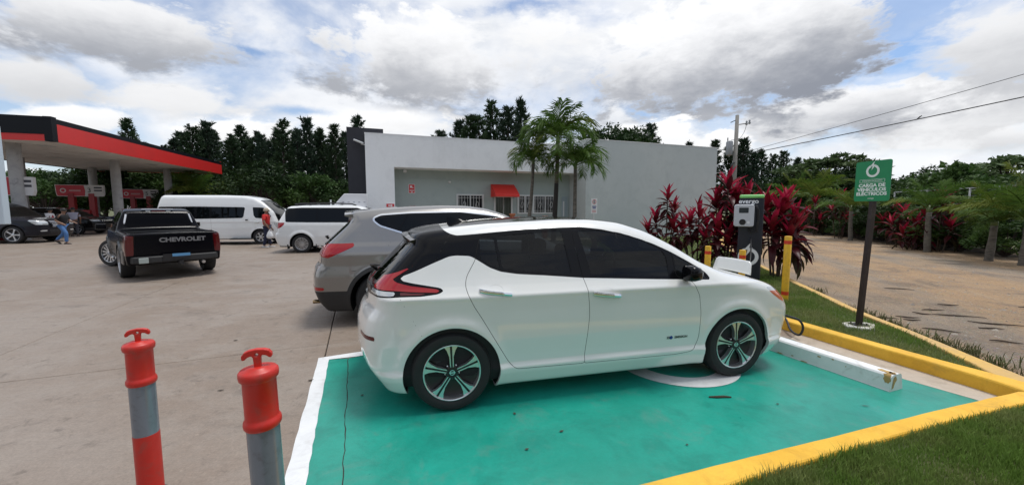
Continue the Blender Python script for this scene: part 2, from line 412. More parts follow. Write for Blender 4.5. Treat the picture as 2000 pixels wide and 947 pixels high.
# ---------------------------------------------------------------- ground, lot, pad, kerbs, grass, track
def groundmat(name, c1, c2, c3, s1=.25, s2=3., grain=60, rough=.85, bump=.004, stain=(.1,.09,.08), samt=.4, sscale=.9, gvar=.25, wet=0, band=None):
    m = bpy.data.materials.new(name); m.use_nodes = True; t = m.node_tree; q = NB(t); bs = t.nodes['Principled BSDF']
    co = q.n('ShaderNodeNewGeometry').outputs['Position']
    c = q.mix(q.ss(q.noise(co, s1, 8, .62, .3), .36, .64), (*c1, 1), (*c2, 1))
    c = q.mix(q.m('MULTIPLY', q.ss(q.noise(co, s2, 9, .68, .5), .45, .7), .7), c, (*c3, 1))
    st = q.v('MULTIPLY', co, (1, 1, 1)) if band is None else q.v('MULTIPLY', q.v('ADD', co, (0,0,0)), band)
    c = q.mix(q.m('MULTIPLY', q.ss(q.noise(st, sscale, 10, .7, .6), .52, .72), samt), c, (*stain, 1))
    fine = q.noise(co, grain, 4, .7); mid = q.noise(co, grain*.22, 6, .7)
    k = q.m('ADD', q.m('MULTIPLY_ADD', fine, 2*gvar, 1-gvar), q.m('MULTIPLY_ADD', mid, gvar*1.4, -gvar*.7)); c = q.mul(1., c, q.vec(k, k, k))
    q.put(bs.inputs['Base Color'], c)
    q.put(bs.inputs['Roughness'], q.m('MULTIPLY_ADD', q.noise(co, s2*1.3, 6, .6), wet, rough-wet*.5))
    bp = q.n('ShaderNodeBump'); bp.inputs['Distance'].default_value = bump; bp.inputs['Strength'].default_value = .8
    q.put(bp.inputs['Height'], q.m('ADD', q.noise(co, grain*.6, 8, .7), q.m('MULTIPLY', q.noise(co, s2*2, 4, .5), 1.5)))
    t.links.new(bp.outputs[0], bs.inputs['Normal']); MATS[name] = m; return m
def concmat():
    """power-floated slab: cloudy tone, trowel drag, dark blotches, pits and speckle"""
    m = bpy.data.materials.new('concrete'); m.use_nodes = True; t = m.node_tree; q = NB(t); bs = t.nodes['Principled BSDF']
    co = q.n('ShaderNodeNewGeometry').outputs['Position']
    c = q.mix(q.ss(q.noise(co, .35, 8, .62, .3), .36, .64), (.245,.188,.144,1), (.29,.24,.20,1))
    dr_ = q.v('MULTIPLY', co, (.85, 1.3, 1))
    c = q.mix(q.m('MULTIPLY', q.ss(q.noise(dr_, 1.5, 9, .7, .3), .42, .66), .6), c, (.315,.27,.23,1))
    c = q.mix(q.m('MULTIPLY', q.ss(q.noise(q.v('ADD', dr_, (5,3,0)), 1.1, 10, .72, .4), .54, .72), .7), c, (.12,.098,.08,1))
    c = q.mix(q.m('MULTIPLY', q.ss(q.noise(co, 5.5, 9, .74, .6), .54, .68), .6), c, (.12,.095,.075,1))
    c = q.mix(q.m('MULTIPLY', q.ss(q.noise(co, 13, 6, .7, .3), .60, .70), .5), c, (.36,.30,.24,1))
    k = q.m('MULTIPLY', q.m('MULTIPLY_ADD', q.noise(co, 70, 5, .75), .8, .47), q.m('MULTIPLY_ADD', q.noise(co, 18, 6, .7), .5, .75)); c = q.mul(1., c, q.vec(k, k, k))
    q.put(bs.inputs['Base Color'], c)
    q.put(bs.inputs['Roughness'], q.m('MULTIPLY_ADD', q.noise(co, 2.6, 7, .65), .35, .40))
    bp = q.n('ShaderNodeBump'); bp.inputs['Distance'].default_value = .006; bp.inputs['Strength'].default_value = .7
    q.put(bp.inputs['Height'], q.m('ADD', q.noise(co, 30, 9, .75), q.m('MULTIPLY', q.noise(dr_, 5, 6, .6), 1.2))); t.links.new(bp.outputs[0], bs.inputs['Normal']); MATS['concrete'] = m; return m
M_CONC = concmat()
M_CONC2 = groundmat('worn concrete strip', (.42,.35,.28), (.46,.40,.33), (.33,.27,.2), .8, 4, 80, .8, .002, (.16,.12,.08), .5, 2.2, .15)
M_JOINT = mat('joint filler', (.035,.03,.027), .95)
M_PAD = groundmat('green pad paint', (.009,.24,.178), (.014,.30,.228), (.008,.19,.145), .9, 3.2, 45, .33, .0015, (.10,.24,.20), .55, 2.8, .12, .28)
M_WHITE = groundmat('white line paint', (.66,.68,.69), (.72,.73,.74), (.6,.61,.62), 1.5, 6, 60, .6, .0008, (.35,.34,.32), .35, 5, .06)
M_YEL = groundmat('yellow kerb paint', (.72,.40,.028), (.78,.46,.045), (.62,.33,.02), 1.5, 6, 70, .7, .002, (.35,.22,.05), .45, 3.5, .12)
M_YEL2 = groundmat('faded yellow kerb paint', (.62,.39,.10), (.55,.36,.14), (.45,.31,.15), 1.5, 6, 70, .85, .003, (.28,.2,.11), .6, 4, .15)
def dirtmat():
    """compacted tan earth in the wheel lanes, grey gravel between, stones and damp patches"""
    m = bpy.data.materials.new('dirt and gravel'); m.use_nodes = True; t = m.node_tree; q = NB(t); bs = t.nodes['Principled BSDF']
    co = q.n('ShaderNodeNewGeometry').outputs['Position']; x, y, z = q.xyz(co)
    al = q.vec(q.m('ADD', q.m('MULTIPLY', x, .94), q.m('MULTIPLY', y, -.34)), q.m('MULTIPLY', q.m('ADD', q.m('MULTIPLY', x, .34), q.m('MULTIPLY', y, .94)), .16), 0)
    lane = q.ss(q.noise(al, .55, 7, .6, .4), .36, .56)
    c = q.mix(lane, (.285,.235,.185,1), (.40,.27,.16,1))
    c = q.mix(q.m('MULTIPLY', q.ss(q.noise(co, .8, 9, .7, .5), .45, .68), .75), c, (.185,.15,.12,1))
    c = q.mix(q.m('MULTIPLY', q.ss(q.noise(al, 2.6, 9, .7, .3), .5, .7), .55), c, (.42,.31,.205,1))
    vo = q.n('ShaderNodeTexVoronoi'); vo.inputs['Scale'].default_value = 26; q.put(vo.inputs['Vector'], co)
    st = q.m('MULTIPLY', q.ss(vo.outputs['Distance'], .34, .16), q.ss(q.noise(co, 1.7, 6, .6), .42, .62))
    c = q.mix(q.m('MULTIPLY', st, .6), c, q.mix(.5, vo.outputs['Color'], (.35,.31,.27,1)))
    k = q.m('MULTIPLY_ADD', q.noise(co, 30, 7, .8), 1.5, .25); c = q.mul(1., c, q.vec(k, k, k))
    q.put(bs.inputs['Base Color'], c); bs.inputs['Roughness'].default_value = .95; bs.inputs['Specular IOR Level'].default_value = .2
    bp = q.n('ShaderNodeBump'); bp.inputs['Distance'].default_value = .05; bp.inputs['Strength'].default_value = 1
    q.put(bp.inputs['Height'], q.m('ADD', q.noise(co, 16, 10, .75), q.m('MULTIPLY', st, .5))); t.links.new(bp.outputs[0], bs.inputs['Normal']); return m
M_DIRT = dirtmat()
M_SOIL = groundmat('soil under grass', (.05,.075,.018), (.07,.085,.025), (.09,.075,.035), .8, 5, 40, .95, .01, (.1,.075,.04), .4, 2, .3)
M_FIELD = groundmat('field', (.065,.085,.028), (.085,.095,.035), (.12,.10,.055), .08, .7, 9, .95, .02, (.14,.105,.06), .4, .2, .3)
TH = R_(21.6); E1 = np.array([math.cos(TH), math.sin(TH)]); E2 = np.array([-E1[1], E1[0]])
def UV(u, v, z=0): p = E1*u+E2*v; return (p[0], p[1], z)
# one sheet to the horizon
o = MB().add([(-900,-300,-.16),(900,-300,-.16),(900,1500,-.16),(-900,1500,-.16)], [(0,1,2,3)]).build('ground', M_FIELD); struct(o)
# concrete lot: cast slabs with open joints over a dark bed
lot = thing('concrete_lot', None, None, kind='structure')
o = MB().add([UV(-60,-9,-.03), UV(5.3,-9,-.03), UV(5.3,62,-.03), UV(-60,62,-.03)], [(0,1,2,3)]).build('joint_bed', M_JOINT, lot)
ucut = [5.26, 2.94]+[-.406-3.35*k for k in range(18)]; vcut = [-8.4, -3.9, .55]+[4.977+4.45*k for k in range(13)]
rs = random.Random(3)
for i in range(len(ucut)-1):
    for j in range(len(vcut)-1):
        if i > 2 and vcut[j+1] < 0: pass
        g_ = .0055; a0, a1, b0, b1 = ucut[i+1]+g_, ucut[i]-g_, vcut[j]+g_, vcut[j+1]-g_
        dz = rs.uniform(-.0012, .0012); k = .006
        T = lambda u, v, z: UV(u, v, z)
        V = [T(a0,b0,-.028),T(a1,b0,-.028),T(a1,b1,-.028),T(a0,b1,-.028),T(a0,b0,-k),T(a1,b0,-k),T(a1,b1,-k),T(a0,b1,-k),T(a0+k,b0+k,dz),T(a1-k,b0+k,dz),T(a1-k,b1-k,dz),T(a0+k,b1-k,dz)]
        MB().add(V, [(4,5,9,8),(5,6,10,9),(6,7,11,10),(7,4,8,11),(8,9,10,11),(0,1,5,4),(1,2,6,5),(2,3,7,6),(3,0,4,7)]).build('slab', M_CONC, lot)
# painted charging bay
PADL0, PADL1 = (-.86, .84), (-1.985, 3.98)
pad_pts = [(-.84,.88),(.62,1.86),(3.9,2.86),(3.95,3.10),(3.74,3.50),(3.46,4.62),(3.42,4.72),(-1.53,4.17),(-1.967,3.995)]
crack = ((-.994,2.124),(-1.776,4.035))
def split_line(poly, p, q):
    d = np.array(q)-np.array(p); n = np.array([-d[1], d[0]]); s = [float(np.dot(np.array(a)-p, n)) for a in poly]; A, B = [], []
    for i, a in enumerate(poly):
        c = poly[(i+1) % len(poly)]; (A if s[i] > 0 else B).append(a)
        if s[i]*s[(i+1) % len(poly)] < 0:
            t = s[i]/(s[i]-s[(i+1) % len(poly)]); x = (a[0]+(c[0]-a[0])*t, a[1]+(c[1]-a[1])*t); A.append(x); B.append(x)
    return A, B
pad = thing('charging_bay_paint', None, None, kind='structure')
rc = random.Random(5); P0, P1 = np.array(crack[0])-(np.array(crack[1])-np.array(crack[0]))*.9, np.array(crack[1])+(np.array(crack[1])-np.array(crack[0]))*.1
nseg = 60; wig = [P0+(P1-P0)*t/nseg for t in range(nseg+1)]; nrm = np.array([-(P1-P0)[1], (P1-P0)[0]]); nrm /= np.linalg.norm(nrm)
off = [rc.uniform(-.005, .005)+.003*math.sin(t*.7) for t in range(nseg+1)]
wL = [tuple(w+nrm*(o_+.0018+rc.uniform(0,.003))) for w, o_ in zip(wig, off)]; wR = [tuple(w+nrm*(o_-.0018-rc.uniform(0,.003))) for w, o_ in zip(wig, off)]
A, B_ = split_line(pad_pts, P0, P1)
inside = lambda p, poly: psdf(poly)(np.array([p]))[0] > 0
crL = [p for p in wL if inside(p, pad_pts)]; crR = [p for p in wR if inside(p, pad_pts)]
def sheet(poly, z, name, m, parent=None):
    bm = bmesh.new(); vs = [bm.verts.new((x, y, z)) for x, y in poly]; f = bm.faces.new(vs); bmesh.ops.triangulate(bm, faces=[f])
    for f in bm.faces:
        if f.normal.z < 0: f.normal_flip()
    me = bpy.data.meshes.new(name); bm.to_mesh(me); bm.free(); return link(name, me, m, parent)
left_poly = [(-.84,.88)]+crL+[(-1.967,3.995)]
right_poly = crR+[(-1.53,4.17),(3.42,4.72),(3.46,4.62),(3.74,3.50),(3.95,3.10),(3.9,2.86),(.62,1.86)]
sheet(left_poly, .004, 'paint_field', M_PAD, pad); sheet(right_poly, .004, 'paint_field', M_PAD, pad)
sheet(crL+crR[::-1], .0022, 'crack', M_JOINT, pad)
def ragged(pts, amp, step, seed):
    r = random.Random(seed); out = []
    for i in range(len(pts)-1):
        a, c = np.array(pts[i]), np.array(pts[i+1]); n = max(1, int(np.linalg.norm(c-a)/step)); d = (c-a)/np.linalg.norm(c-a); nn = np.array([-d[1], d[0]])
        for k in range(n): out.append(tuple(a+(c-a)*k/n+nn*r.uniform(-amp, amp)))
    return out+[pts[-1]]
brd = ragged([(-.99,.83),(-1.346,2.124),(-2.098,4.035),(-1.736,4.216),(-1.5,4.30),(3.3,4.86)], .004, .12, 1)+ragged([(3.3,4.78),(-1.45,4.21),(-1.69,4.085),(-1.967,3.993),(-1.214,2.124),(-.84,.88)], .005, .1, 2)
sheet(brd, .008, 'white_border', M_WHITE, pad)
# white charging emblem painted on the bay floor (broken ring with a bolt), mostly under the car
cx, cy, ro, ri = 1.72, 3.98, .63, .43
M_EMB = groundmat('emblem paint', (.60,.61,.61), (.66,.66,.66), (.5,.5,.49), 1.5, 5, 60, .55, .0006, (.3,.32,.3), .3, 3, .06)
V = []
for k in range(49):
    a = R_(118+304*k/48); V += [(cx+ri*math.cos(a), cy+ri*math.sin(a), .008), (cx+ro*math.cos(a), cy+ro*math.sin(a), .008)]
MB().add(V, [(2*k, 2*k+1, 2*k+3, 2*k+2) for k in range(48)]).build('emblem_ring', M_EMB, pad)
sheet([(1.62,4.85),(1.82,4.3),(1.72,4.28),(1.86,3.95),(1.55,4.4),(1.66,4.42)], .0085, 'emblem_bolt', M_EMB, pad)
# kerbs: rounded-edge concrete ribbons with a real step
def ribbon(name, inner, outer, h, m, z0=-.03, rd=.02, parent=None):
    """ribbon between two polylines of equal length, edges rounded"""
    n = len(inner); V = []; Fc = []
    for p, q in zip(inner, outer):
        p, q = np.array(p), np.array(q); d = (q-p)/np.linalg.norm(q-p)
        for w, z in ((p, z0), (p, h-rd), (p+d*rd*.35, h-rd*.35), (p+d*rd, h), (q-d*rd, h), (q-d*rd*.35, h-rd*.35), (q, h-rd), (q, z0)): V.append((w[0], w[1], z))
    for i in range(n-1):
        for k in range(7): Fc.append((i*8+k, i*8+k+1, i*8+8+k+1, i*8+8+k))
    Fc += [tuple(range(8))[::-1], tuple(range((n-1)*8, n*8))]
    me = MB().add(V, Fc).mesh(name, m); bm = bmesh.new(); bm.from_mesh(me); bmesh.ops.recalc_face_normals(bm, faces=bm.faces); bm.to_mesh(me); bm.free()
    return link(name, me, None, parent)
def lerp_pts(pts, n):
    P = np.array(pts); L = np.r_[0, np.cumsum(np.linalg.norm(np.diff(P, axis=0), axis=1))]; t = np.linspace(0, L[-1], n)
    return [(np.interp(k, L, P[:,0]), np.interp(k, L, P[:,1])) for k in t]
def wob(pts, a, seed): r = random.Random(seed); return [(x+r.uniform(-a, a), y+r.uniform(-a, a)) for x, y in pts]
near_in = [(-.87,1.49),(.669,1.965),(1.314,2.169),(2.09,2.405),(3.057,2.71),(3.80,2.93),(4.12,3.02)]
near_out = [(-.80,1.32),(.74,1.80),(1.38,2.03),(2.13,2.28),(3.10,2.585),(3.84,2.80),(4.4,2.97)]
k1 = ribbon('kerb', wob(lerp_pts(near_in, 40), .003, 1), wob(lerp_pts(near_out, 40), .003, 2), .13, M_YEL)
tag(k1, 'long yellow painted kerb between the green bay and the near lawn', 'kerb')
rear_in = [(2.32,9.2),(2.9,7.4),(3.30,6.13),(3.70,4.87),(3.92,4.165),(4.09,3.63),(4.205,3.22),(4.22,2.98)]
rear_out = [(2.46,9.24),(3.04,7.44),(3.45,6.17),(3.86,4.92),(4.075,4.21),(4.235,3.72),(4.38,3.36),(4.52,2.92)]
k2 = ribbon('kerb', wob(lerp_pts(rear_in, 60), .003, 3), wob(lerp_pts(rear_out, 60), .003, 4), .131, M_YEL)
tag(k2, 'yellow painted kerb behind the white wheel stop, below the green sign', 'kerb')
sec_in = [(12.5,22.3),(9.7,18.),(7.85,14.),(6.55,10.2),(5.62,7.37),(5.02,5.5),(4.83,4.6),(4.70,4.2),(4.50,3.65),(4.385,3.37)]
sec_out = [(12.62,22.22),(9.82,17.93),(7.97,13.95),(6.67,10.16),(5.73,7.33),(5.12,5.46),(4.935,4.55),(4.82,4.12),(4.66,3.58),(4.53,2.92)]
k3 = ribbon('kerb', wob(lerp_pts(sec_in, 70), .006, 5), wob(lerp_pts(sec_out, 70), .006, 6), .115, M_YEL2)
tag(k3, 'faded narrow yellow kerb along the dirt track edge', 'kerb')
sheet([(3.46,4.65),(3.72,4.86),(3.93,4.16),(4.10,3.63),(4.21,3.21),(4.2,3.0),(3.95,2.98),(3.94,3.13),(3.73,3.52)], .005, 'concrete_gutter', M_CONC2)
struct(bpy.data.objects['concrete_gutter'])
# dirt track with ruts
def grid_sheet(name, corner_fn, nx, ny, zfn, m):
    V = []; 
    for j in range(ny+1):
        for i in range(nx+1):
            x, y = corner_fn(i/nx, j/ny); V.append((x, y, zfn(x, y)))
    Fc = [(j*(nx+1)+i, j*(nx+1)+i+1, (j+1)*(nx+1)+i+1, (j+1)*(nx+1)+i) for j in range(ny) for i in range(nx)]
    return MB().add(V, Fc).build(name, m, smooth=True)
roadL = [(4.3,-2.),(4.50,2.9),(4.60,3.6),(4.80,4.15),(4.93,4.6),(5.1,5.5),(5.7,7.35),(6.65,10.2),(7.95,14.),(9.8,18.),(13.,23.),(20,40),(32,70)]
roadR = [(16,-2.),(16.0,6.),(16.,7.),(16.,8.),(16.1,9.),(16.2,10.),(16.4,11.),(16.9,13.),(17.6,16.),(18.3,20),(19.6,25),(27,42),(42,75)]
from mathutils import noise as mnoise
def rz(x, y): return .012*mnoise.noise((x*.9, y*.9, 0))+.03*mnoise.noise((x*.25, y*.25, 3))-.02
def road_pt(s, t):
    k = t*(len(roadL)-1); i = min(int(k), len(roadL)-2); f = k-i
    a = np.array(roadL[i])*(1-f)+np.array(roadL[i+1])*f; c = np.array(roadR[i])*(1-f)+np.array(roadR[i+1])*f
    p = a+(c-a)*s; return p[0], p[1]
struct(grid_sheet('dirt_track', road_pt, 60, 110, rz, M_DIRT))
# ---------------------------------------------------------------- lawns
lawn_near = [(-.80,1.30),(.74,1.79),(1.38,2.02),(2.13,2.27),(3.10,2.575),(3.84,2.79),(4.4,2.96),(4.3,-3.),(-.2,-3.)]
lawn_strip = [(4.37,3.41),(4.49,3.68),(4.69,4.22),(4.82,4.62),(5.01,5.52),(5.61,7.39),(6.54,10.22),(7.84,14.02),(9.69,18.02),(12.4,22.3),(11.8,22.6),(3.7,19.75),(1.6,17.6),(-.6,16.6),(1.2,12.4),(2.47,9.24),(3.05,7.44),(3.46,6.17),(3.87,4.92),(4.085,4.21),(4.245,3.72)]
def lawn(name, poly, z, label=None):
    bm = bmesh.new(); vs = [bm.verts.new((x, y, z)) for x, y in poly]; f = bm.faces.new(vs); bmesh.ops.triangulate(bm, faces=[f])
    for f in bm.faces:
        if f.normal.z < 0: f.normal_flip()
    me = bpy.data.meshes.new(name); bm.to_mesh(me); bm.free(); return struct(link(name, me, M_SOIL))
lawn('lawn', lawn_near, .105); lawn('lawn', lawn_strip, .085)
M_GRASS = leafmat('grass blades', (.145,.24,.045), (.24,.27,.095), .6, .35, 1.3, 0)
def grass(name, poly, n, z, h, w, seed, dens=None, xlim=None, lean=.6):
    """many single blades; dens(x, y) thins them"""
    r = np.random.RandomState(seed); P = np.array(poly); lo, hi = P.min(0), P.max(0)
    if xlim: lo = np.maximum(lo, xlim[0]); hi = np.minimum(hi, xlim[1])
    f = psdf(poly); pts = np.zeros((0, 2))
    while len(pts) < n:
        c = r.uniform(lo, hi, (n*2, 2)); c = c[f(c) > -.004]
        if dens is not None: c = c[r.rand(len(c)) < dens(c)]
        pts = np.concatenate([pts, c])
    pts = pts[:n]; a = r.uniform(0, 2*math.pi, n)
    clump = np.array([mnoise.noise((x*2.2, y*2.2, 1)) for x, y in pts]); hh = h*(.55+.9*r.rand(n))*(1+.55*clump)
    la = r.uniform(0, 2*math.pi, n); ll = hh*lean*r.rand(n)
    ww = w*(.6+.8*r.rand(n))
    z0 = np.full(n, z)
    dxy = np.stack([np.cos(a), np.sin(a)], 1)*ww[:, None]/2; lv = np.stack([np.cos(la), np.sin(la)], 1)*ll[:, None]
    V = np.zeros((n, 5, 3))
    V[:,0,:2] = pts-dxy; V[:,1,:2] = pts+dxy; V[:,0,2] = V[:,1,2] = z0
    V[:,2,:2] = pts+dxy*.75+lv*.35; V[:,3,:2] = pts-dxy*.75+lv*.35; V[:,2,2] = V[:,3,2] = z0+hh*.6
    V[:,4,:2] = pts+lv; V[:,4,2] = z0+hh
    i = np.arange(n)*5
    Fq = np.stack([i, i+1, i+2, i+3], 1).tolist(); Ft = np.stack([i+3, i+2, i+4], 1).tolist()
    me = bpy.data.meshes.new(name); me.from_pydata(V.reshape(-1, 3).tolist(), [], Fq+Ft); me.update()
    return tag(link(name, me, M_GRASS), kind='stuff')
dn = lambda c: np.clip(1.35-.28*np.hypot(c[:,0]-1.8, c[:,1]-1.6), .25, 1)
o = grass('grass', lawn_near, 66000, .103, .05, .005, 1, dn, ((.4,1.0),(4.6,3.1))); tag(o, 'short mown grass of the near lawn beside the yellow kerb', 'grass')
o = grass('grass', lawn_strip, 50000, .083, .05, .007, 2, None, ((2.4,3.3),(6.6,10.))); tag(o, 'mown grass strip around the green sign post and charger', 'grass')
o = grass('grass', lawn_strip, 16000, .083, .06, .016, 3, None, ((-.5,10.),(10.,20.))); tag(o, 'far lawn between the red leaved plants and the store', 'grass')
# weeds along the track edge
M_WEED = leafmat('roadside weed', (.075,.095,.03), (.12,.11,.055), .7, .2, 2., 0)
rw = np.random.RandomState(4); wp = []
edge = [(4.62,3.0),(4.72,3.6),(4.90,4.12),(5.02,4.6),(5.2,5.5),(5.8,7.4)]
for t in lerp_pts(edge, 40):
    for _ in range(5): wp.append((t[0]+abs(rw.normal(0,.16))+.02, t[1]+rw.normal(0,.08)))
mb = MB()
for x, y in wp:
    if mnoise.noise((x*1.3, y*1.3, 7)) < -.05: continue
    for k in range(9):
        a = rw.uniform(0, 6.28); h = rw.uniform(.04,.15); l = rw.uniform(.03,.12); w = .004; p = np.array([x+rw.normal(0,.04), y+rw.normal(0,.04), -.02])
        d = np.array([math.cos(a), math.sin(a), 0]); s_ = np.array([-d[1], d[0], 0])*w
        mb.add([p-s_, p+s_, p+d*l*.5+s_+(0,0,h*.8), p+d*l*.5-s_+(0,0,h*.8), p+d*l+(0,0,h)], [(0,1,2,3),(3,2,4)])
tag(mb.build('weeds', M_WEED), 'dry weeds growing along the outer side of the faded kerb', 'weeds', kind='stuff')
# loose stones on the track
rg = np.random.RandomState(11); mb = MB(); M_STONE = mat('track stone', (.36,.32,.27), .9, col2=(.2,.175,.15), scale=3, lo=.4, hi=.6)
for k in range(3600):
    t = rg.rand()**1.7*.72+.09; x, y = road_pt(rg.uniform(.02,.98), t); s_ = rg.uniform(.004,.02)*(1+1.2*(rg.rand() < .1)); zz = rz(x, y)
    if mnoise.noise((x*.5, y*.5, 2)) < -.15 and rg.rand() < .7: continue
    V = [(x+s_*math.cos(a)*rg.uniform(.7,1.2), y+s_*math.sin(a)*rg.uniform(.7,1.2), zz) for a in (0,1.26,2.5,3.77,5.0)]+[(x+rg.uniform(-.3,.3)*s_, y, zz+s_*rg.uniform(.4,.9))]
    mb.add(V, [(0,1,5),(1,2,5),(2,3,5),(3,4,5),(4,0,5)])
tag(mb.build('gravel', M_STONE), 'loose gravel scattered over the dirt track', 'gravel', kind='stuff')
# dead palm-leaf stalks lying on the track
M_TWIG = mat('dead stalk', (.045,.032,.024), .9, col2=(.085,.06,.04), scale=20)
twigs = [(6.82,6.10,.33,-.1),(6.42,5.89,.22,-.7),(6.80,5.72,.62,-.35),(6.90,5.33,.62,-.42),(6.53,5.11,.28,-.25),(5.76,5.03,.36,-.62),(6.02,4.55,.28,-.5),(5.99,5.69,.3,-.3),(5.9,5.54,.22,-.2),(5.6,5.66,.34,-.5),(7.86,7.68,.45,-.5),(7.6,5.4,.35,.1),(8.6,6.2,.4,-.3),(7.4,6.4,.3,-.2),(5.3,5.9,.25,-.7)]
for k, (x, y, l, a) in enumerate(twigs):
    r = random.Random(k); c = r.uniform(-.09,.09)*l; n = 7; P = []
    for i in range(n):
        t = i/(n-1)-.5; s_ = c*(1-4*t*t); P.append((x+math.cos(a)*t*l-math.sin(a)*s_, y+math.sin(a)*t*l+math.cos(a)*s_, rz(x, y)+.016+.003*math.sin(i*1.1+k)))
    o = MB().tube(P, [.005,.009,.011,.011,.009,.007,.003], 6).build('dead_stalk', M_TWIG, smooth=True)
    tag(o, 'dark dry curved stalk lying on the dirt track', 'stalk', 'dry stalks scattered on the track')
# dead leaves and scraps on bay and lot
M_DEAD = mat('dead leaf', (.05,.035,.02), .8)
def leaflet(x, y, l, w, a, z=.010):
    d = np.array([math.cos(a), math.sin(a)]); s_ = np.array([-d[1], d[0]]); P = []
    for t, k in ((-.5,.15),(-.2,.9),(.1,1),(.5,.1)): P += [(x+d[0]*t*l+s_[0]*k*w/2, y+d[1]*t*l+s_[1]*k*w/2, z+.006*abs(t)), (x+d[0]*t*l-s_[0]*k*w/2, y+d[1]*t*l-s_[1]*k*w/2, z+.002+.004*t*t)]
    return MB().add(P, [(0,1,3,2),(2,3,5,4),(4,5,7,6)])
o = MB().tube([(1.69,3.165,.012),(1.75,3.16,.014),(1.82,3.167,.013),(1.88,3.163,.011)], [.006,.01,.01,.006], 6).build('fallen_stick', M_DEAD); tag(o, 'short black stick lying on the green bay by the front wheel', 'stick')
for x, y, l, w, a in ((.36,2.66,.035,.02,.4),(-.55,3.0,.03,.02,1.2),(.02,2.9,.03,.02,2.),(.1,2.45,.03,.018,.3),(2.9,3.02,.06,.012,-.3),(2.2,3.05,.02,.02,0),(-1.3,3.2,.03,.02,1),(1.2,2.5,.02,.015,0)):
    tag(leaflet(x, y, l, w, a).build('fallen_leaf', M_DEAD), 'small dark dead leaf lying on the green bay', 'leaf', 'dead leaves on the green bay')
for x, y, l, w, a in ((-2.05,2.9,.05,.03,.4),(-1.9,3.5,.05,.03,.5),(-3.4,4.6,.05,.03,.2),(-2.6,3.3,.06,.02,.3),(-3.6,3.6,.05,.02,.2),(-1.75,2.6,.03,.02,.3)):
    tag(leaflet(x, y, l, w, a, .006).build('fallen_leaf', M_DEAD), 'small dark dead leaf on the bare concrete near the red posts', 'leaf', 'dead leaves on the concrete')
# ---------------------------------------------------------------- wheel stop
A_, B2 = np.array([2.70,4.95]), np.array([3.341,3.266]); L = np.linalg.norm(B2-A_); dd = (B2-A_)/L; ang = math.atan2(dd[1], dd[0])
M_STOP = groundmat('stop paint', (.70,.71,.715), (.76,.77,.77), (.62,.63,.63), 1.5, 6, 60, .55, .001, (.42,.38,.32), .5, 6, .05)
M_CHIP = groundmat('bare chipped concrete', (.42,.27,.10), (.48,.33,.13), (.3,.2,.08), 4, 12, 90, .9, .003, (.25,.15,.05), .5, 20, .2)
st = thing('wheel_stop', 'white concrete wheel stop with chipped yellow corner in the green bay', 'wheel stop', (A_[0], A_[1], .004), ang)
prof = [(0,0),(.004,.012),(.018,.130),(.032,.148),(.145,.148),(.16,.130),(.186,.012),(.19,0)]   # across (local y), z
mb = MB(); ns = 24; V = []
r = random.Random(2)
for i in range(ns+1):
    x = L*i/ns
    for y, z in prof:
        k = 1 if 0 < i < ns else .96
        V.append((x, y+r.uniform(-.0012,.0012), z*k))
m8 = len(prof); Fc = [(i*m8+k, i*m8+k+1, i*m8+m8+k+1, i*m8+m8+k) for i in range(ns) for k in range(m8-1)]+[tuple(range(m8)), tuple(range(ns*m8, (ns+1)*m8))[::-1]]
mb.add(V, Fc); o = mb.build('block', M_STOP, st); bev(o, .006, 2, 40)
def chip(pts3, name='chip'):
    bm = bmesh.new(); f = bm.faces.new([bm.verts.new(p) for p in pts3]); bmesh.ops.triangulate(bm, faces=[f]); bmesh.ops.recalc_face_normals(bm, faces=bm.faces)
    me = bpy.data.meshes.new(name); bm.to_mesh(me); bm.free(); return link(name, me, M_CHIP, st)
def onstop(x, s_, e=.0016):      # s_ = distance along the profile from the front bottom
    P = np.array(prof); Ls = np.r_[0, np.cumsum(np.linalg.norm(np.diff(P, axis=0), axis=1))]; y = np.interp(s_, Ls, P[:,0]); z = np.interp(s_, Ls, P[:,1])
    t = np.array([np.interp(s_+.002, Ls, P[:,0])-np.interp(s_-.002, Ls, P[:,0]), np.interp(s_+.002, Ls, P[:,1])-np.interp(s_-.002, Ls, P[:,1])]); t /= np.linalg.norm(t); n = np.array([-t[1], t[0]])
    return (x, y+n[0]*e, z+n[1]*e)
rr = random.Random(8)
for (x0, x1, s0, s1) in ((L-.13,L-.012,.165,.23),(L-.06,L-.004,.07,.17),(L-.05,L-.004,.18,.235),(.95,.98,.02,.03),(1.2,1.24,.10,.112),(1.33,1.35,.115,.13),(1.45,1.46,.09,.1),(.8,.86,.0,.012),(1.05,1.12,.0,.01)):
    n = 16; qs = [1+rr.uniform(-.35,.12) for _ in range(n)]; P = [onstop((x0+x1)/2, (s0+s1)/2, .0026)]
    for ring in (.33,.66,1.):
        for k in range(n): a = 6.283*k/n; P.append(onstop(min((x0+x1)/2+(x1-x0)/2*math.cos(a)*qs[k]*ring*1.15, L-.002), (s0+s1)/2+(s1-s0)/2*math.sin(a)*qs[k]*ring*1.15, .0026))
    F_ = [(0, 1+k, 1+(k+1) % n) for k in range(n)]+[(1+j*n+k, 1+j*n+n+k, 1+j*n+n+(k+1) % n, 1+j*n+(k+1) % n) for j in range(2) for k in range(n)]
    fix_o = MB().add(P, F_).build('chip', M_CHIP, st)
chip([(L+.003, .02, .02),(L+.003,.045,.03),(L+.003,.06,.07),(L+.003,.09,.10),(L+.003,.07,.138),(L+.003,.04,.125),(L+.003,.028,.07)])
V = []
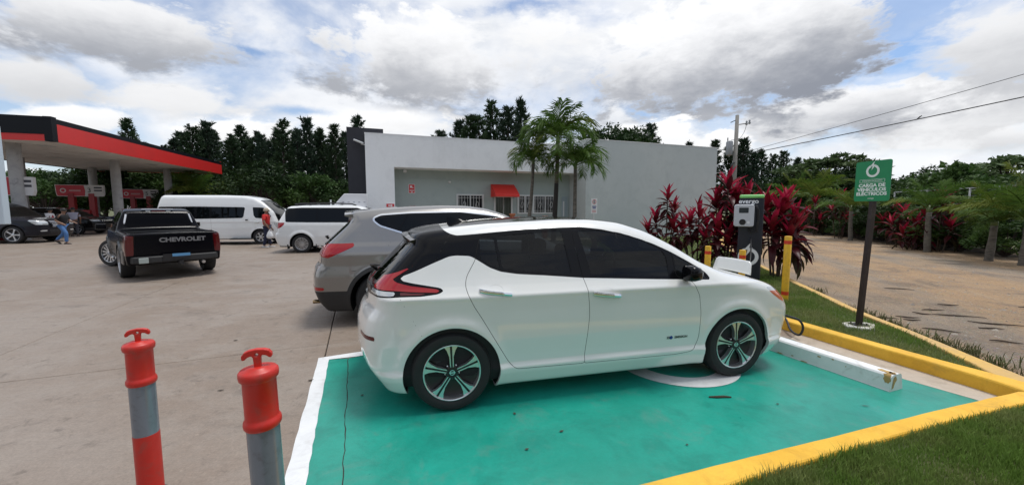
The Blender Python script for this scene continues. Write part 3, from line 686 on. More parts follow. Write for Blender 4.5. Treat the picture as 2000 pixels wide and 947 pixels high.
# ---------------------------------------------------------------- red rubber posts
M_RED = mat('red rubber post', (.52,.020,.012), .42, var=.14, scale=7, bump=.0008, bscale=70, dirt=(.30,.06,.045), dscale=14, damt=.55, rvar=.12)
M_REFL = mat('grey reflective band', (.19,.215,.25), .24, .25, dirt=(.11,.11,.11), dscale=18, damt=.5, var=.06, scale=14, bump=.0002, bscale=250)
def red_post(x, y, H, label, handle_rot, leanx=0, leany=0):
    t = thing('red_post', label, 'post', (x, y, 0), group='red rubber posts beside the bay'); t.rotation_euler = (leany, leanx, 0)
    r = .056
    MB().lathe([(.085,.0),(.09,.02),(.085,.045),(.07,.06),(.058,.07)], 40).build('base', mat('black rubber base', (.02,.02,.02), .8), t, 40)
    MB().lathe([(r,.06),(r,H-.575)], 40).build('lower_sleeve', M_RED, t, 40)
    MB().lathe([(r*.985,H-.58),(r*.985,H-.29)], 40).build('reflective_band', M_REFL, t, 40)
    MB().lathe([(r*.99,H-.298),(r*1.05,H-.298),(r*1.12,H-.291),(r*1.14,H-.280),(r*1.11,H-.269),(r*1.03,H-.263),(r*1.0,H-.255),(r*.995,H-.118),(r*1.05,H-.114),(r*1.15,H-.108),(r*1.19,H-.095),(r*1.17,H-.082),(r*1.06,H-.074),(r*.72,H-.070),(r*.68,H-.066),(r*.3,H-.064)], 40).build('head', M_RED, t, 60)
    # anchor-shaped grab handle with a drilled hole
    out = [(-.011,-.07),(-.013,-.03),(-.018,-.022),(-.03,-.026),(-.039,-.034),(-.047,-.036),(-.050,-.028),(-.049,-.018),(-.04,-.006),(-.025,.0),(0,.003)]
    poly = out+[(-x_, z_) for x_, z_ in out[::-1][1:]]
    hole = [(.0055*math.cos(a), -.019+.0055*math.sin(a)) for a in np.linspace(0, 6.283, 12, endpoint=False)]
    bm = bmesh.new(); ev = []
    for lp in (poly, hole):
        vs = [bm.verts.new((a, -.011, H+c)) for a, c in lp]; ev += [bm.edges.new((vs[i], vs[(i+1) % len(vs)])) for i in range(len(vs))]
    bmesh.ops.triangle_fill(bm, use_beauty=True, edges=ev)
    g = bmesh.ops.extrude_face_region(bm, geom=list(bm.faces)); bmesh.ops.translate(bm, verts=[v for v in g['geom'] if isinstance(v, bmesh.types.BMVert)], vec=(0,.022,0))
    bmesh.ops.recalc_face_normals(bm, faces=bm.faces)
    me = bpy.data.meshes.new('handle'); bm.to_mesh(me); bm.free(); o = link('handle', me, M_RED, t); o.rotation_euler = (0, 0, handle_rot); bev(o, .004, 3, 40)
    return t
red_post(-1.985, 1.985, .985, 'red post with one grey band, standing farther from the green bay', R_(35), 0, 0)
red_post(-.93, 1.40, 1.095, 'red post with grey band, standing close to the white line of the bay', R_(22), R_(-1.5), 0)
# ---------------------------------------------------------------- yellow steel posts with red bands
M_YP = mat('yellow steel post', (.74,.43,.02), .38, var=.1, scale=6, dirt=(.4,.24,.05), dscale=10, damt=.4, bump=.0004, bscale=60)
M_RB = mat('red reflective tape', (.62,.05,.02), .3, var=.2, scale=30)
def yellow_post(x, y, H, r, bands, label):
    t = thing('yellow_post', label, 'post', (x, y, .07), group='yellow posts round the charger')
    MB().lathe([(r,0),(r,H-.012),(r*.93,H-.003),(r*.6,H),(.001,H)], 32).build('tube', M_YP, t, 50)
    for z in bands: MB().lathe([(r+.0012,z-.03),(r+.0012,z+.03)], 32, cap=False).build('red_band', M_RB, t, True)
yellow_post(4.51, 6.25, 1.10, .052, (1.0,.16), 'tall yellow post with two red bands at the end of the lawn strip')
yellow_post(3.62, 7.05, .86, .052, (.74,.15), 'yellow post with red band among red leaved plants beyond the car bonnet')
yellow_post(4.08, 6.75, .82, .052, (.70,.15), 'short yellow post with red band directly before the charger')
# ---------------------------------------------------------------- green parking sign
M_POST = mat('dark brown steel', (.022,.013,.012), .45, var=.2, scale=12, dirt=(.06,.045,.035), dscale=6, damt=.5)
M_SIGN = mat('green sign face', (.012,.235,.09), .35, var=.05, scale=3)
M_SWHITE = mat('sign white', (.75,.8,.77), .5)
M_PLINTH = mat('whitewashed footing', (.62,.61,.57), .9, col2=(.42,.39,.34), scale=9, bump=.006, bscale=25)
sg = thing('charging_sign', 'green electric vehicle charging sign on a leaning brown post', 'sign', (4.49,4.86,.09), R_(2))
poly = [(-.20,-.04),(-.13,.11),(.02,.15),(.20,.11),(.24,.02),(.16,-.06),(.06,-.16),(-.06,-.14)]
o = MB().prism(poly, -.06, .03).build('footing', M_PLINTH, sg); bev(o, .012, 2)
lean = Matrix.Rotation(R_(2.0), 4, 'Y')
def L3(p): return tuple(lean @ Vector(p))
ph = 1.64
mb = MB(); mb.prism([(-.026,-.026),(.026,-.026),(.026,.026),(-.026,.026)], .03, ph, T=lambda x, y, z: L3((x, y, z))); o = mb.build('post', M_POST, sg); bev(o, .004)
o = MB().box((0,0,.036),(.17,.13,.012)).build('base_plate', M_POST, sg)
for x, y in ((-.065,-.045),(.065,-.045),(-.065,.045),(.065,.045)): cyl((x, y), .007, .03, .062, 8).build('bolt', M_POST, sg)
sw, sh_ = .41, .50; cz = 1.87
def rr_poly(w, h, r, n=6):
    out = []
    for sx, sy, a0 in ((1,1,0),(-1,1,90),(-1,-1,180),(1,-1,270)):
        for k in range(n+1): a = R_(a0+90*k/n); out.append((sx*(w/2-r)+r*math.cos(a), sy*(h/2-r)+r*math.sin(a)))
    return out
yaw = R_(-83)
SM = Matrix.Translation(Vector((.062-.035,.0,cz))) @ Matrix.Rotation(yaw, 4, 'Z') @ Matrix.Rotation(R_(90), 4, 'X')
mb = MB(); mb.prism(rr_poly(sw, sh_, .025), -.006, .006, T=lambda x, y, z: tuple(SM @ Vector((x, y, z)))); pl_ = mb.build('panel', M_SIGN, sg)
def sm_at(x, y): return SM @ Matrix.Translation((x, y, .0072))
text('lettering', 'CARGA DE', .056, M_SWHITE, pl_, sm_at(-.0,-.055), bold=.0022, sx=1.12)
text('lettering', 'VEHÍCULOS', .056, M_SWHITE, pl_, sm_at(-.0,-.107), bold=.0022, sx=1.12)
text('lettering', 'ELÉCTRICOS', .056, M_SWHITE, pl_, sm_at(0,-.159), bold=.0022, sx=1.12)
text('lettering', 'PARQUEO EXCLUSIVO', .022, M_SWHITE, pl_, sm_at(0,.002), sx=1.05)
text('lettering', 'evergo', .026, M_SWHITE, pl_, sm_at(0,-.214))
mb = MB()
for a, c, w, h in ((0,.021,.29,.003),(0,-.018,.29,.003),(-.1445,.0015,.003,.042),(.1445,.0015,.003,.042)):
    mb.prism([(a-w/2,c-h/2),(a+w/2,c-h/2),(a+w/2,c+h/2),(a-w/2,c+h/2)], .0065, .008, T=lambda x, y, z: tuple(SM @ Vector((x, y, z))))
mb.build('text_frame', M_SWHITE, pl_)
def power_icon(name, ro, ri, T, m, parent, z0, z1):
    mb = MB(); n = 30; A0, A1 = R_(60), R_(360+108)
    for k in range(n):
        a, c = A0-(A0-(A1-R_(360)))*0+0, 0
    pts = [R_(112)+ (R_(316))*k/n for k in range(n+1)]
    for k in range(n):
        a, c = pts[k], pts[k+1]
        q = [(ri*math.cos(a), ri*math.sin(a)), (ro*math.cos(a), ro*math.sin(a)), (ro*math.cos(c), ro*math.sin(c)), (ri*math.cos(c), ri*math.sin(c))]
        mb.prism(q, z0, z1, T=T)
    s_ = ro
    mb.prism([(.18*s_,1.55*s_),(-.42*s_,.78*s_),(-.08*s_,.78*s_),(-.2*s_,.12*s_),(.42*s_,.98*s_),(.08*s_,.98*s_)], z0, z1, T=T)
    return mb.build(name, m, parent)
power_icon('charging_emblem', .078, .052, lambda x, y, z: tuple(SM @ Vector((x, y+.125, z))), M_SWHITE, pl_, .0065, .008)
# ---------------------------------------------------------------- charging station
M_CHB = mat('charger navy body', (.010,.014,.026), .38, var=.15, scale=4)
M_CHG = mat('charger green cap', (.22,.60,.18), .4)
M_CHW = mat('charger pale housing', (.52,.55,.60), .3, var=.04)
M_BLK = mat('black plastic', (.012,.012,.014), .45, var=.1)
M_SCR = mat('dark screen', (.02,.028,.035), .12)
M_EVW = mat('charger lettering', (.78,.8,.82), .5)
cx, cy = 5.06, 8.15
ch = thing('ev_charger', 'dark blue vehicle charger with pale wall box and green cap', 'charger', (cx, cy, .08), R_(-27))
W2, D2, H2 = .44, .15, 1.75
T = lambda x, y, z: (x, y, z)
o = MB().prism(rr_poly(W2, D2, .03, 4), 0, H2).build('cabinet', M_CHB, ch, 40)
o = MB().prism(rr_poly(W2+.004, D2+.004, .032, 4), H2, H2+.075).build('cap', M_CHG, ch); bev(o, .03, 4, 50)
FM = frame((0,-D2/2,0), (1,0,0), (0,0,1))
def fm(x, z, d=0): return FM @ Matrix.Translation((x, z, d))
text('lettering', 'evergo', .13, M_EVW, ch, fm(-.06,H2-.065,.002), bold=.002)
wb = MB().prism(rr_poly(.36,.46,.045), 0, .15, T=lambda x, y, z: (-.14+x, -D2/2-z, 1.39+y)).build('wall_box', M_CHW, ch); bev(wb, .016, 3, 50)
MB().prism(rr_poly(.17,.11,.01), .15, .1535, T=lambda x, y, z: (-.15+x, -D2/2-z, 1.50+y)).build('screen', M_SCR, wb)
MB().lathe([(.058,.15),(.06,.158),(.055,.16),(.048,.153),(.02,.153)], 28, T=lambda x, y, z: (-.165+x, -D2/2-z, 1.255+y)).build('socket', M_BLK, wb, 40)
MB().prism(rr_poly(.05,.05,.006), .15, .152, T=lambda x, y, z: (-.06+x, -D2/2-z, 1.25+y)).build('card_reader', mat('card reader mark', (.75,.77,.8), .4), wb)
hk = MB()
for k in range(3):
    hk.tube([(.06+.012*k, -D2/2-.03-.012*k, 1.60), (.10+.015*k, -D2/2-.03, 1.5), (.115+.01*k, -D2/2-.03, 1.30), (.09+.01*k, -D2/2-.03, 1.15-.04*k), (.02, -D2/2-.03, 1.12-.05*k), (-.05, -D2/2-.03, 1.16-.04*k)], .011, 8)
hk.build('coiled_cable', M_BLK, ch, True)
power_icon('charging_emblem', .19, .125, lambda x, y, z: (-.02+x, -D2/2-z, .52+y), M_EVW, ch, .0, .003)
# charging lead from the charger to the nose of the car
P = [(cx-.05,cy-.12,1.0),(cx-.28,cy-.5,.55),(4.35,7.2,.16),(3.98,6.4,.13),(3.78,5.6,.155),(3.70,5.12,.155),(3.57,4.80,.07),(3.56,4.64,.06),(3.585,4.62,.16),(3.54,4.64,.25),(3.42,4.70,.29),(3.2,4.72,.36),(2.98,4.70,.55),(2.84,4.66,.72)]
def catmull(P, k=8):
    P = [np.array(p, float) for p in P]; out = []
    for i in range(len(P)-1):
        a, b_, c, d = P[max(i-1,0)], P[i], P[i+1], P[min(i+2,len(P)-1)]
        for t in np.linspace(0, 1, k, endpoint=False): out.append(tuple(.5*(2*b_+(c-a)*t+(2*a-5*b_+4*c-d)*t*t+(3*b_-a-3*c+d)*t**3)))
    return out+[tuple(P[-1])]
tag(MB().tube(catmull(P), .013, 8).build('charging_cable', M_BLK, smooth=True), 'black charging cable running over the kerb to the white car nose', 'cable')
# ---------------------------------------------------------------- vehicles: shared helpers
def paint(name, col, rough=.25, metal=0., coat=1., flake=0, spec=.5, dirt=None): return mat(name, col, rough, metal, spec, coat=coat, var=.02, scale=2, dirt=dirt, dscale=3, damt=.3)
M_GLASS = mat('tinted car glass', (.004,.005,.006), .02, spec=.22)
M_TRIM = mat('gloss black trim', (.004,.004,.005), .15, spec=.2)
M_RUB = mat('tyre rubber', (.014,.014,.015), .75, var=.15, scale=20)
M_PLAS = mat('black body plastic', (.018,.018,.019), .6, var=.1)
M_WELL = mat('wheel well', (.006,.006,.006), .95)
M_GAP = mat('panel gap', (.012,.012,.012), .9)
M_CHR = mat('chrome', (.80,.81,.82), .16, .85)
M_ALU = mat('machined alloy', (.72,.73,.74), .3, .9)
M_ALU2 = mat('silver alloy', (.55,.56,.58), .28, .9)
M_RIMD = mat('dark wheel pocket', (.016,.016,.018), .35)
M_TAIL = mat('red lamp lens', (.33,.004,.007), .1, coat=.4)
M_TAILD = mat('dark red lamp lens', (.085,.003,.005), .12, coat=.3)
M_LENS = mat('clear lamp lens', (.55,.57,.58), .08, .3, coat=.8)
M_AMB = mat('amber lamp lens', (.5,.09,.02), .12, coat=.6)
def shellmesh(name, sh, m):
    sh = sh.compact(); me = bpy.data.meshes.new(name); me.from_pydata(sh.V.tolist(), [], sh.F)
    me.materials.append(m); me.polygons.foreach_set('use_smooth', [True]*len(me.polygons)); me.update()
    me.normals_split_custom_set_from_vertices(sh.N.tolist()); return me
def emit_shell(name, sh, m, parent, mode='both', label=None):
    """mode both: one object for the two sides; pair: one object each"""
    out = []
    if not sh.F: return out
    if mode == 'both': out = [link(name, shellmesh(name, sh.both(), m), None, parent)]
    else:
        c = sh.compact(); out = [link(name, shellmesh(name, c.mirror(), m), None, parent), link(name, shellmesh(name, c, m), None, parent)]
    return out
def split_gap(sh, fn, gap):
    """inside piece, gap strip, rest"""
    ring, rest = sh.split(lambda V: fn(V)+gap)
    ins, strip = ring.split(fn)
    return ins, strip, rest
def wheel(parent, x, y, z, R, w, rim, style, outer=1, steer=0., nspoke=5):
    """tyre + rim; outer = +1 when the outside faces +y"""
    t = bpy.data.objects.new('wheel', None); COL.objects.link(t); t.parent = parent; t.location = (x, y, z); t.rotation_euler = (0, 0, steer); t.empty_display_size = .1
    T = lambda a, b_, c: (a, outer*c, b_)
    h = w/2; s = R-rim
    prof = [(rim*.93,-h*.8),(rim,-h*.92),(rim+s*.45,-h*1.02),(rim+s*.8,-h*.96),(R-.012,-h*.82),(R,-h*.6),(R,h*.6),(R-.012,h*.82),(rim+s*.8,h*.96),(rim+s*.45,h*1.02),(rim,h*.93),(rim*.965,h*.86)]
    mb = MB(); mb.lathe(prof, 56, T, cap=False); fix(mb.build('tyre', M_RUB, t, 30))
    d = h*.86
    mb = MB(); mb.lathe([(rim*.97,h*.87),(rim*1.0,h*.95),(rim*.985,h*.96),(rim*.955,h*.93),(rim*.945,h*.5),(rim*.9,-h*.5),(rim*.9,-h*.8)], 56, T, cap=False); r_ = mb.build('rim', M_ALU if style != 'alloy' else M_ALU2, t, 30); fix(r_)
    mb = MB(); mb.lathe([(rim*.945,h*.45),(rim*.8,h*.30),(.04,h*.36),(.001,h*.36)], 40, T, cap=False); fix(mb.build('backing', M_RIMD, t, 30))
    def spokepoly(pts, z0, z1, name, m, taper=0):
        mb = MB()
        for k in range(nspoke):
            a = 2*math.pi*k/nspoke+style_rot
            c_, s_ = math.cos(a), math.sin(a)
            mb.prism([(p[0]*c_-p[1]*s_, p[0]*s_+p[1]*c_) for p in pts], 0, 1, T=lambda x_, y_, q: T(x_, y_, (z0+(z1-z0)*q)-taper*(1-math.hypot(x_, y_)/rim)*0))
        o = mb.build(name, m, t); fix(o); return o
    style_rot = .35 if style == 'twin' else .1
    if style == 'twin':
        R1 = rim*.965
        for sg_ in (1, -1):
            pts = [(.042,.007*sg_),(R1*.6,.008*sg_),(R1*.995,.009*sg_),(R1*.96,.054*sg_),(R1*.82,.034*sg_),(R1*.58,.0165*sg_),(.05,.0145*sg_)]
            o = spokepoly(pts if sg_ > 0 else pts[::-1], h*.5, d, 'spoke_set', M_ALU)
        pts = [(.03,-.008),(R1*.93,-.009),(R1*.93,.009),(.03,.008)]
        spokepoly(pts, h*.45, d*.97, 'spoke_groove', M_RIMD)
        mb = MB(); mb.lathe([(.052,h*.45),(.052,d*.97),(.04,d*1.0),(.032,d*1.0),(.03,d*.97),(.001,d*.97)], 28, T); fix(mb.build('hub', M_RIMD, t, 30))
        mb = MB(); mb.lathe([(.021,d*.97),(.021,d*1.02),(.016,d*1.02),(.016,d*.97)], 24, T, cap=False); mb.prism([(-.024,-.004),(.024,-.004),(.024,.004),(-.024,.004)], d*.97, d*1.025, T=T); fix(mb.build('hub_badge', M_CHR, t))
        for k in range(5):
            a = 2*math.pi*(k+.5)/5+style_rot; mb = MB(); mb.lathe([(.008,h*.3),(.008,h*.62),(.004,h*.66)], 8, lambda p, q, r: T(p+.057*math.cos(a), q+.057*math.sin(a), r)); fix(mb.build('wheel_nut', M_CHR, t, True))
    else:
        n_ = nspoke; R1 = rim*.96; wd = {5:.045, 6:.04, 7:.03, 10:.02, 12:.016}.get(n_, .03)
        for dbl in ((-.5, .5) if n_ >= 7 else (0,)):
            off_ = dbl*2*math.pi/n_*.45
            mb = MB()
            for k in range(n_):
                a = 2*math.pi*k/n_+off_; c_, s_ = math.cos(a), math.sin(a)
                pts = [(.04,-wd*.6),(R1*.6,-wd*.55),(R1,-wd*.9),(R1,wd*.9),(R1*.6,wd*.55),(.04,wd*.6)]
                mb.prism([(p[0]*c_-p[1]*s_, p[0]*s_+p[1]*c_) for p in pts], h*.4, d*.92, T=T)
            fix(mb.build('spoke_set', M_ALU2, t))
        mb = MB(); mb.lathe([(.06,h*.4),(.06,d*.92),(.03,d*.97),(.001,d*.97)], 20, T); fix(mb.build('hub', M_ALU2, t, 30))
    return t
def fix(o):
    bm = bmesh.new(); bm.from_mesh(o.data); bmesh.ops.recalc_face_normals(bm, faces=bm.faces); bm.to_mesh(o.data); bm.free(); return o
def arch_cut(sh, root, arches, pm, lip=.028, well=.45):
    for cx_, cz_, R in arches:
        hole, sh = sh.split(disc(cx_, cz_, R))
        hole = hole.compact(); V, Fq = hole.skirt(lambda A: A*np.array([1,0,1])+np.stack([0*A[:,0], np.maximum(A[:,1]-lip, .3), 0*A[:,0]], 1))
        V2 = V.copy(); n = len(V)//2; inner = V[n:].copy(); inner2 = inner.copy(); inner2[:,1] = np.minimum(inner2[:,1], well)
        ctr = np.array([cx_, 0, cz_]); 
        bulge = inner.copy(); dv = (inner-ctr)*np.array([1,0,1]); bulge = inner+dv*.02; bulge[:,1] = inner[:,1]; inner2 = inner2+dv*.02
        W_ = np.concatenate([bulge, inner2])
        for s_, ff in ((1, 0), (-1, 1)):
            m_ = np.array([1, s_, 1])
            Fa = [f[::-1] if ff else f for f in Fq]
            MB().add((V*m_).tolist(), Fa).build('arch_lip', pm, root, True)
            mb = MB().add((W_*m_).tolist(), Fa); k = 24
            ring = [(cx_+(R*1.02)*math.cos(2*math.pi*i/k), s_*well, max(cz_-.06, cz_+(R*1.02)*math.sin(2*math.pi*i/k))) for i in range(k)]
            mb.add(ring, [tuple(range(k))]); mb.build('wheel_well', M_WELL, root)
    return sh
def surf(car, x, z):
    """outermost y of the body at side position (x, z)"""
    lo, hi = 0., 1.4
    for _ in range(40):
        m_ = (lo+hi)/2
        if car.f(np.array([[x, m_, z]]))[0] < 0: lo = m_
        else: hi = m_
    return lo
# ---------------------------------------------------------------- the white hatchback
leaf = thing('electric_hatchback', 'white electric hatchback with black roof charging in the green bay', 'car', (.6363,4.1002,.004), R_(13.58))
M_PEARL = paint('pearl white paint', (.74,.75,.73), .2)
M_BROOF = mat('black roof paint', (.005,.005,.006), .1, coat=.5)
def tint_glass(name, tint):
    """see-through dark glass: reflects by angle, lets a little of the cabin through"""
    m = bpy.data.materials.new(name); m.use_nodes = True; t = m.node_tree; t.nodes.clear(); q = NB(t)
    tr = q.n('ShaderNodeBsdfTransparent'); tr.inputs[0].default_value = (*tint, 1); gl = q.n('ShaderNodeBsdfGlossy'); gl.inputs['Roughness'].default_value = .01
    fr = q.n('ShaderNodeFresnel'); fr.inputs[0].default_value = 1.42; mx = q.n('ShaderNodeMixShader'); t.links.new(fr.outputs[0], mx.inputs[0]); t.links.new(tr.outputs[0], mx.inputs[1]); t.links.new(gl.outputs[0], mx.inputs[2])
    o = q.n('ShaderNodeOutputMaterial'); t.links.new(mx.outputs[0], o.inputs[0]); MATS[name] = m; return m
M_OPAQUE_GLASS = M_GLASS; M_GLASS = tint_glass('hatchback tinted glass', (.22,.24,.24))
sh = LEAF.shell(230, 170, 56)
M_CABIN = mat('cabin lining', (.02,.02,.022), .85); M_SEAT = mat('dark seat cloth', (.035,.035,.04), .9, var=.2, scale=9)
_, lin = LEAF.shell(90, 60, 24).split(lambda V: V[:,2]-.97); emit_shell('cabin_lining', lin.offset(-.05), M_CABIN, leaf)
for sy in (.37, -.37):
    seat = thing('front_seat', None, None); seat.parent = leaf; seat.location = (.18, sy, .38)
    o = MB().box((0,0,.08),(.52,.48,.18)).build('cushion', M_SEAT, seat); bev(o,.05,3); o = MB().box((-.33,0,.42),(.16,.48,.62)).build('backrest', M_SEAT, seat); o.rotation_euler = (0,R_(-14),0); bev(o,.06,3)
    o = MB().box((-.42,0,.80),(.10,.26,.18)).build('headrest', M_SEAT, seat); bev(o,.04,3)
o = MB().box((-.62,0,.46),(.5,1.25,.18)).build('rear_bench', M_SEAT, leaf); bev(o,.05,3); o = MB().box((-1.0,0,.80),(.16,1.25,.60)).build('rear_backrest', M_SEAT, leaf); o.rotation_euler = (0,0,0); bev(o,.05,3)
for sy in (.42, 0, -.42): o = MB().box((-1.06,sy,1.16),(.09,.24,.16)).build('rear_headrest', M_SEAT, leaf); bev(o,.035,3)
o = MB().box((.95,0,.84),(.5,1.35,.22)).build('dashboard', M_CABIN, leaf); bev(o,.06,3)
MB().tube([(.62+.05*math.cos(a)*.5, .37+.18*math.sin(a), .92+.17*math.cos(a)) for a in np.linspace(0, 6.283, 25)], .014, 8).build('steering_wheel', M_CABIN, leaf, True)
sh = arch_cut(sh, leaf, ((-1.345,.30,.385),(1.365,.295,.378)), M_PEARL, .03)
black_side = [(-1.385,1.62),(-1.40,1.446),(-1.342,1.409),(-1.283,1.393),(-1.113,1.404),(-.706,1.436),(-.191,1.452),(.026,1.427),(.272,1.373),(.506,1.293),(.676,1.214),(.826,1.133),(.944,1.064),(1.003,1.017),(1.02,.977),(1.012,.963),(.432,.99),(-.236,1.027),(-.557,1.058),(-.80,1.078),(-.941,1.101),(-1.033,1.137),(-1.139,1.205),(-1.184,1.231),(-1.303,1.238),(-1.357,1.231),(-1.483,1.182),(-1.607,1.13),(-1.719,1.09),(-1.734,1.078),(-1.719,1.058),(-1.643,1.039),(-1.429,.999),(-1.403,.977),(-1.448,.955),(-1.576,.943),(-1.745,.944),(-1.95,.935),(-2.4,.82),(-2.4,1.62)]
fn_black = psdf(rp(black_side, .02, 3)); FB = lambda V: np.where(V[:,0] < -1.35, fn_black(V[:,[0,2]]), np.minimum(fn_black(V[:,[0,2]]), V[:,1]-.3))
rdoor = rp([(-1.141,1.203),(-1.221,1.075),(-1.235,1.01),(-1.22,.949),(-1.17,.843),(-1.116,.758),(-.888,.363,.08),(-.83,.303,.09),(-.225,.294,.02),(-.19,.697),(-.194,.801),(-.217,.964),(-.238,1.046),(-.271,1.3),(-.277,1.432,.005),(-.706,1.418),(-1.09,1.388),(-1.12,1.30)], .03)
fdoor = rp([(-.225,.294,.02),(.70,.289,.1),(.87,.31,.09),(.917,.413,.08),(.92,.657),(.893,.827),(.81,.962),(.672,1.0),(.672,1.205),(.576,1.25),(.401,1.328),(.186,1.392),(-.032,1.425),(-.277,1.434,.005),(-.271,1.3),(-.238,1.046),(-.217,.964),(-.194,.801),(-.19,.697)], .03)
glass_r = [rp([(-1.10,1.372),(-.985,1.378),(-.952,1.135),(-1.032,1.155),(-1.10,1.205)], .012), rp([(-.957,1.382),(-.375,1.422),(-.335,1.062),(-.60,1.085),(-.80,1.105),(-.925,1.132)], .015)]
glass_f = [rp([(-.215,1.418),(-.15,1.05),(.60,1.008),(.605,1.17),(.56,1.245),(.401,1.325),(.186,1.385),(-.03,1.416)], .015)]
leaf_glass = []
for poly, gl in ((rdoor, glass_r), (fdoor, glass_f)):
    ins, strip, sh = split_gap(sh, side(poly, .4), .0042)
    emit_shell('panel_gap', strip.offset(-.003), M_GAP, leaf, 'pair')
    bl, wh = ins.split(FB)
    ds = emit_shell('door', wh, M_PEARL, leaf, 'pair')
    for gp in gl:
        g1, st1, bl = split_gap(bl, side(gp, .3), .006)
        for o, d in zip(emit_shell('window', g1.offset(-.004), M_GLASS, leaf, 'pair'), ds): o.parent = d
        for o, d in zip(emit_shell('window_seal', st1.offset(-.002), M_TRIM, leaf, 'pair'), ds): o.parent = d
    for o, d in zip(emit_shell('window_frame', bl, M_TRIM, leaf, 'pair'), ds): o.parent = d
    leaf_glass.append(ds)
# quarter window ahead of the mirror, windscreen, roof, bonnet, hatch
qf = rp([(.69,1.195),(.69,1.0),(.985,.975),(.99,1.0),(.92,1.06),(.80,1.135)], .015)
g1, sh = sh.split(side(qf, .4)); emit_shell('quarter_window', g1.offset(-.003), M_GLASS, leaf, 'pair')
topview = lambda poly, zmin: (lambda f: (lambda V: np.minimum(f(V[:,[0,1]]), V[:,2]-zmin)))(psdf(poly))
ws = topview(rp([(.20,-.8),(.20,.49),(.5,.565),(.8,.655),(1.1,.735),(1.2,.66),(1.245,.4),(1.26,-.8)], .04), .9)
g1, st1, sh = split_gap(sh, ws, .012); emit_shell('windscreen', g1, M_GLASS, leaf); emit_shell('windscreen_seal', st1, M_PLAS, leaf)
rf = topview(rp([(-1.32,-.8),(-1.325,.46),(-1.1,.525),(-.6,.54),(.05,.525),(.185,.49),(.185,-.8)], .03), 1.2)
g1, st1, sh = split_gap(sh, rf, .003); emit_shell('roof', g1, M_BROOF, leaf); emit_shell('roof_lining', g1.offset(-.03), M_CABIN, leaf); emit_shell('panel_gap', st1, M_GAP, leaf)
hd = topview(rp([(1.28,-.8),(1.27,.5),(1.22,.70),(1.5,.745),(1.75,.70),(1.98,.56),(2.07,.3),(2.10,-.8)], .05), .72)
g1, st1, sh = split_gap(sh, hd, .004); bon = emit_shell('bonnet', g1, M_PEARL, leaf); emit_shell('panel_gap', st1.offset(-.003), M_GAP, leaf)
# lamps
tl = rp([(-1.619,1.174),(-1.745,1.122),(-1.862,1.085),(-2.2,1.06),(-2.2,1.0),(-1.77,.988),(-1.661,.977),(-1.456,.965),(-1.436,.976),(-1.455,.989),(-1.66,1.019),(-1.761,1.046),(-1.792,1.066),(-1.765,1.085)], .01)
g1, sh = sh.split(side(tl, .63)); emit_shell('tail_lamp', g1.offset(.003), M_TAIL, leaf, 'pair')
g1, sh = sh.split(side(rp([(-2.2,.992),(-1.765,.98),(-1.785,.95),(-2.2,.952)], .006), .60)); emit_shell('reversing_lamp', g1.offset(.002), M_LENS, leaf, 'pair')
g1, sh = sh.split(side(rp([(-1.735,.975),(-1.53,.964),(-1.585,.953),(-1.735,.955)], .006), .60)); emit_shell('lower_tail_lamp', g1.offset(.002), M_TAILD, leaf, 'pair')
hl = rp([(1.665,.862),(1.845,.85),(2.0,.835),(2.15,.79),(2.12,.70),(1.97,.665),(1.867,.715),(1.749,.785)], .02)
g1, sh = sh.split(side(hl, .42)); am, cl = g1.split(side([(1.6,.9),(1.98,.815),(1.98,.5),(1.6,.6)], .3)); am2, cl2 = am.split(side(rp([(1.70,.825),(1.95,.80),(1.95,.69),(1.87,.72),(1.76,.785)], .01), .3))
emit_shell('indicator_lamp', am2, M_AMB, leaf, 'pair'); emit_shell('headlamp', cl.join(cl2) if False else cl, M_LENS, leaf, 'pair'); emit_shell('headlamp_surround', cl2, M_LENS, leaf, 'pair')
g1, sh = sh.split(side(rp([(-2.06,.642),(-1.932,.637),(-1.932,.605),(-2.06,.615)], .004), .4)); emit_shell('reflector', g1.offset(.002), M_TAILD, leaf, 'pair')
g1, sh = sh.split(side(rp([(-2.4,.40),(-2.12,.385),(-1.97,.27),(-1.9,.2),(-1.88,0),(-2.4,0)], .02), -.1)); emit_shell('rear_diffuser', g1, M_PLAS, leaf)
g1, sh = sh.split(endview(rp([(-.8,.62),(.42,.62),(.5,.55),(.42,.36),(-.8,.34)], .03), 1.8, 1)); emit_shell('front_grille', g1, M_PLAS, leaf)
g1, sh = sh.split(endview(rp([(-.8,.80),(.30,.80),(.26,.70),(-.8,.66)], .03), 1.9, 1)); emit_shell('charge_port', g1.offset(-.03), M_PLAS, leaf)
# rear bumper seam
seam = lambda V: np.minimum(np.minimum(.0035-np.abs((V[:,0]+1.74)-(V[:,2]-.941)*(-.53)), V[:,1]-.6), np.minimum(.943-V[:,2], V[:,2]-.60))
g1, sh = sh.split(seam); emit_shell('panel_gap', g1, mat('soft seam', (.25,.26,.25), .7), leaf)
# hatch: glass, then the rest of the black upper body
bl, sh = sh.split(FB)
rg_ = endview(rp([(-.9,1.315),(.575,1.315),(.655,1.275),(.64,1.06),(.57,1.035),(-.9,1.02)], .03), -1.3, -1)
g1, st1, bl = split_gap(bl, rg_, .006); emit_shell('rear_window', g1.offset(-.004), M_GLASS, leaf); emit_shell('rear_window_seal', st1.offset(-.002), M_TRIM, leaf)
ht = lambda V: .0035-np.abs((V[:,0]+1.335)*.85+(V[:,2]-1.41)*(-.52)) + 0*V[:,1]
hs = lambda V: np.minimum(ht(V), np.minimum(V[:,2]-1.16, 2-V[:,2]))
g1, bl = bl.split(hs); emit_shell('panel_gap', g1, M_GAP, leaf)
emit_shell('tailgate', bl, M_TRIM, leaf)
emit_shell('body', sh, M_PEARL, leaf)
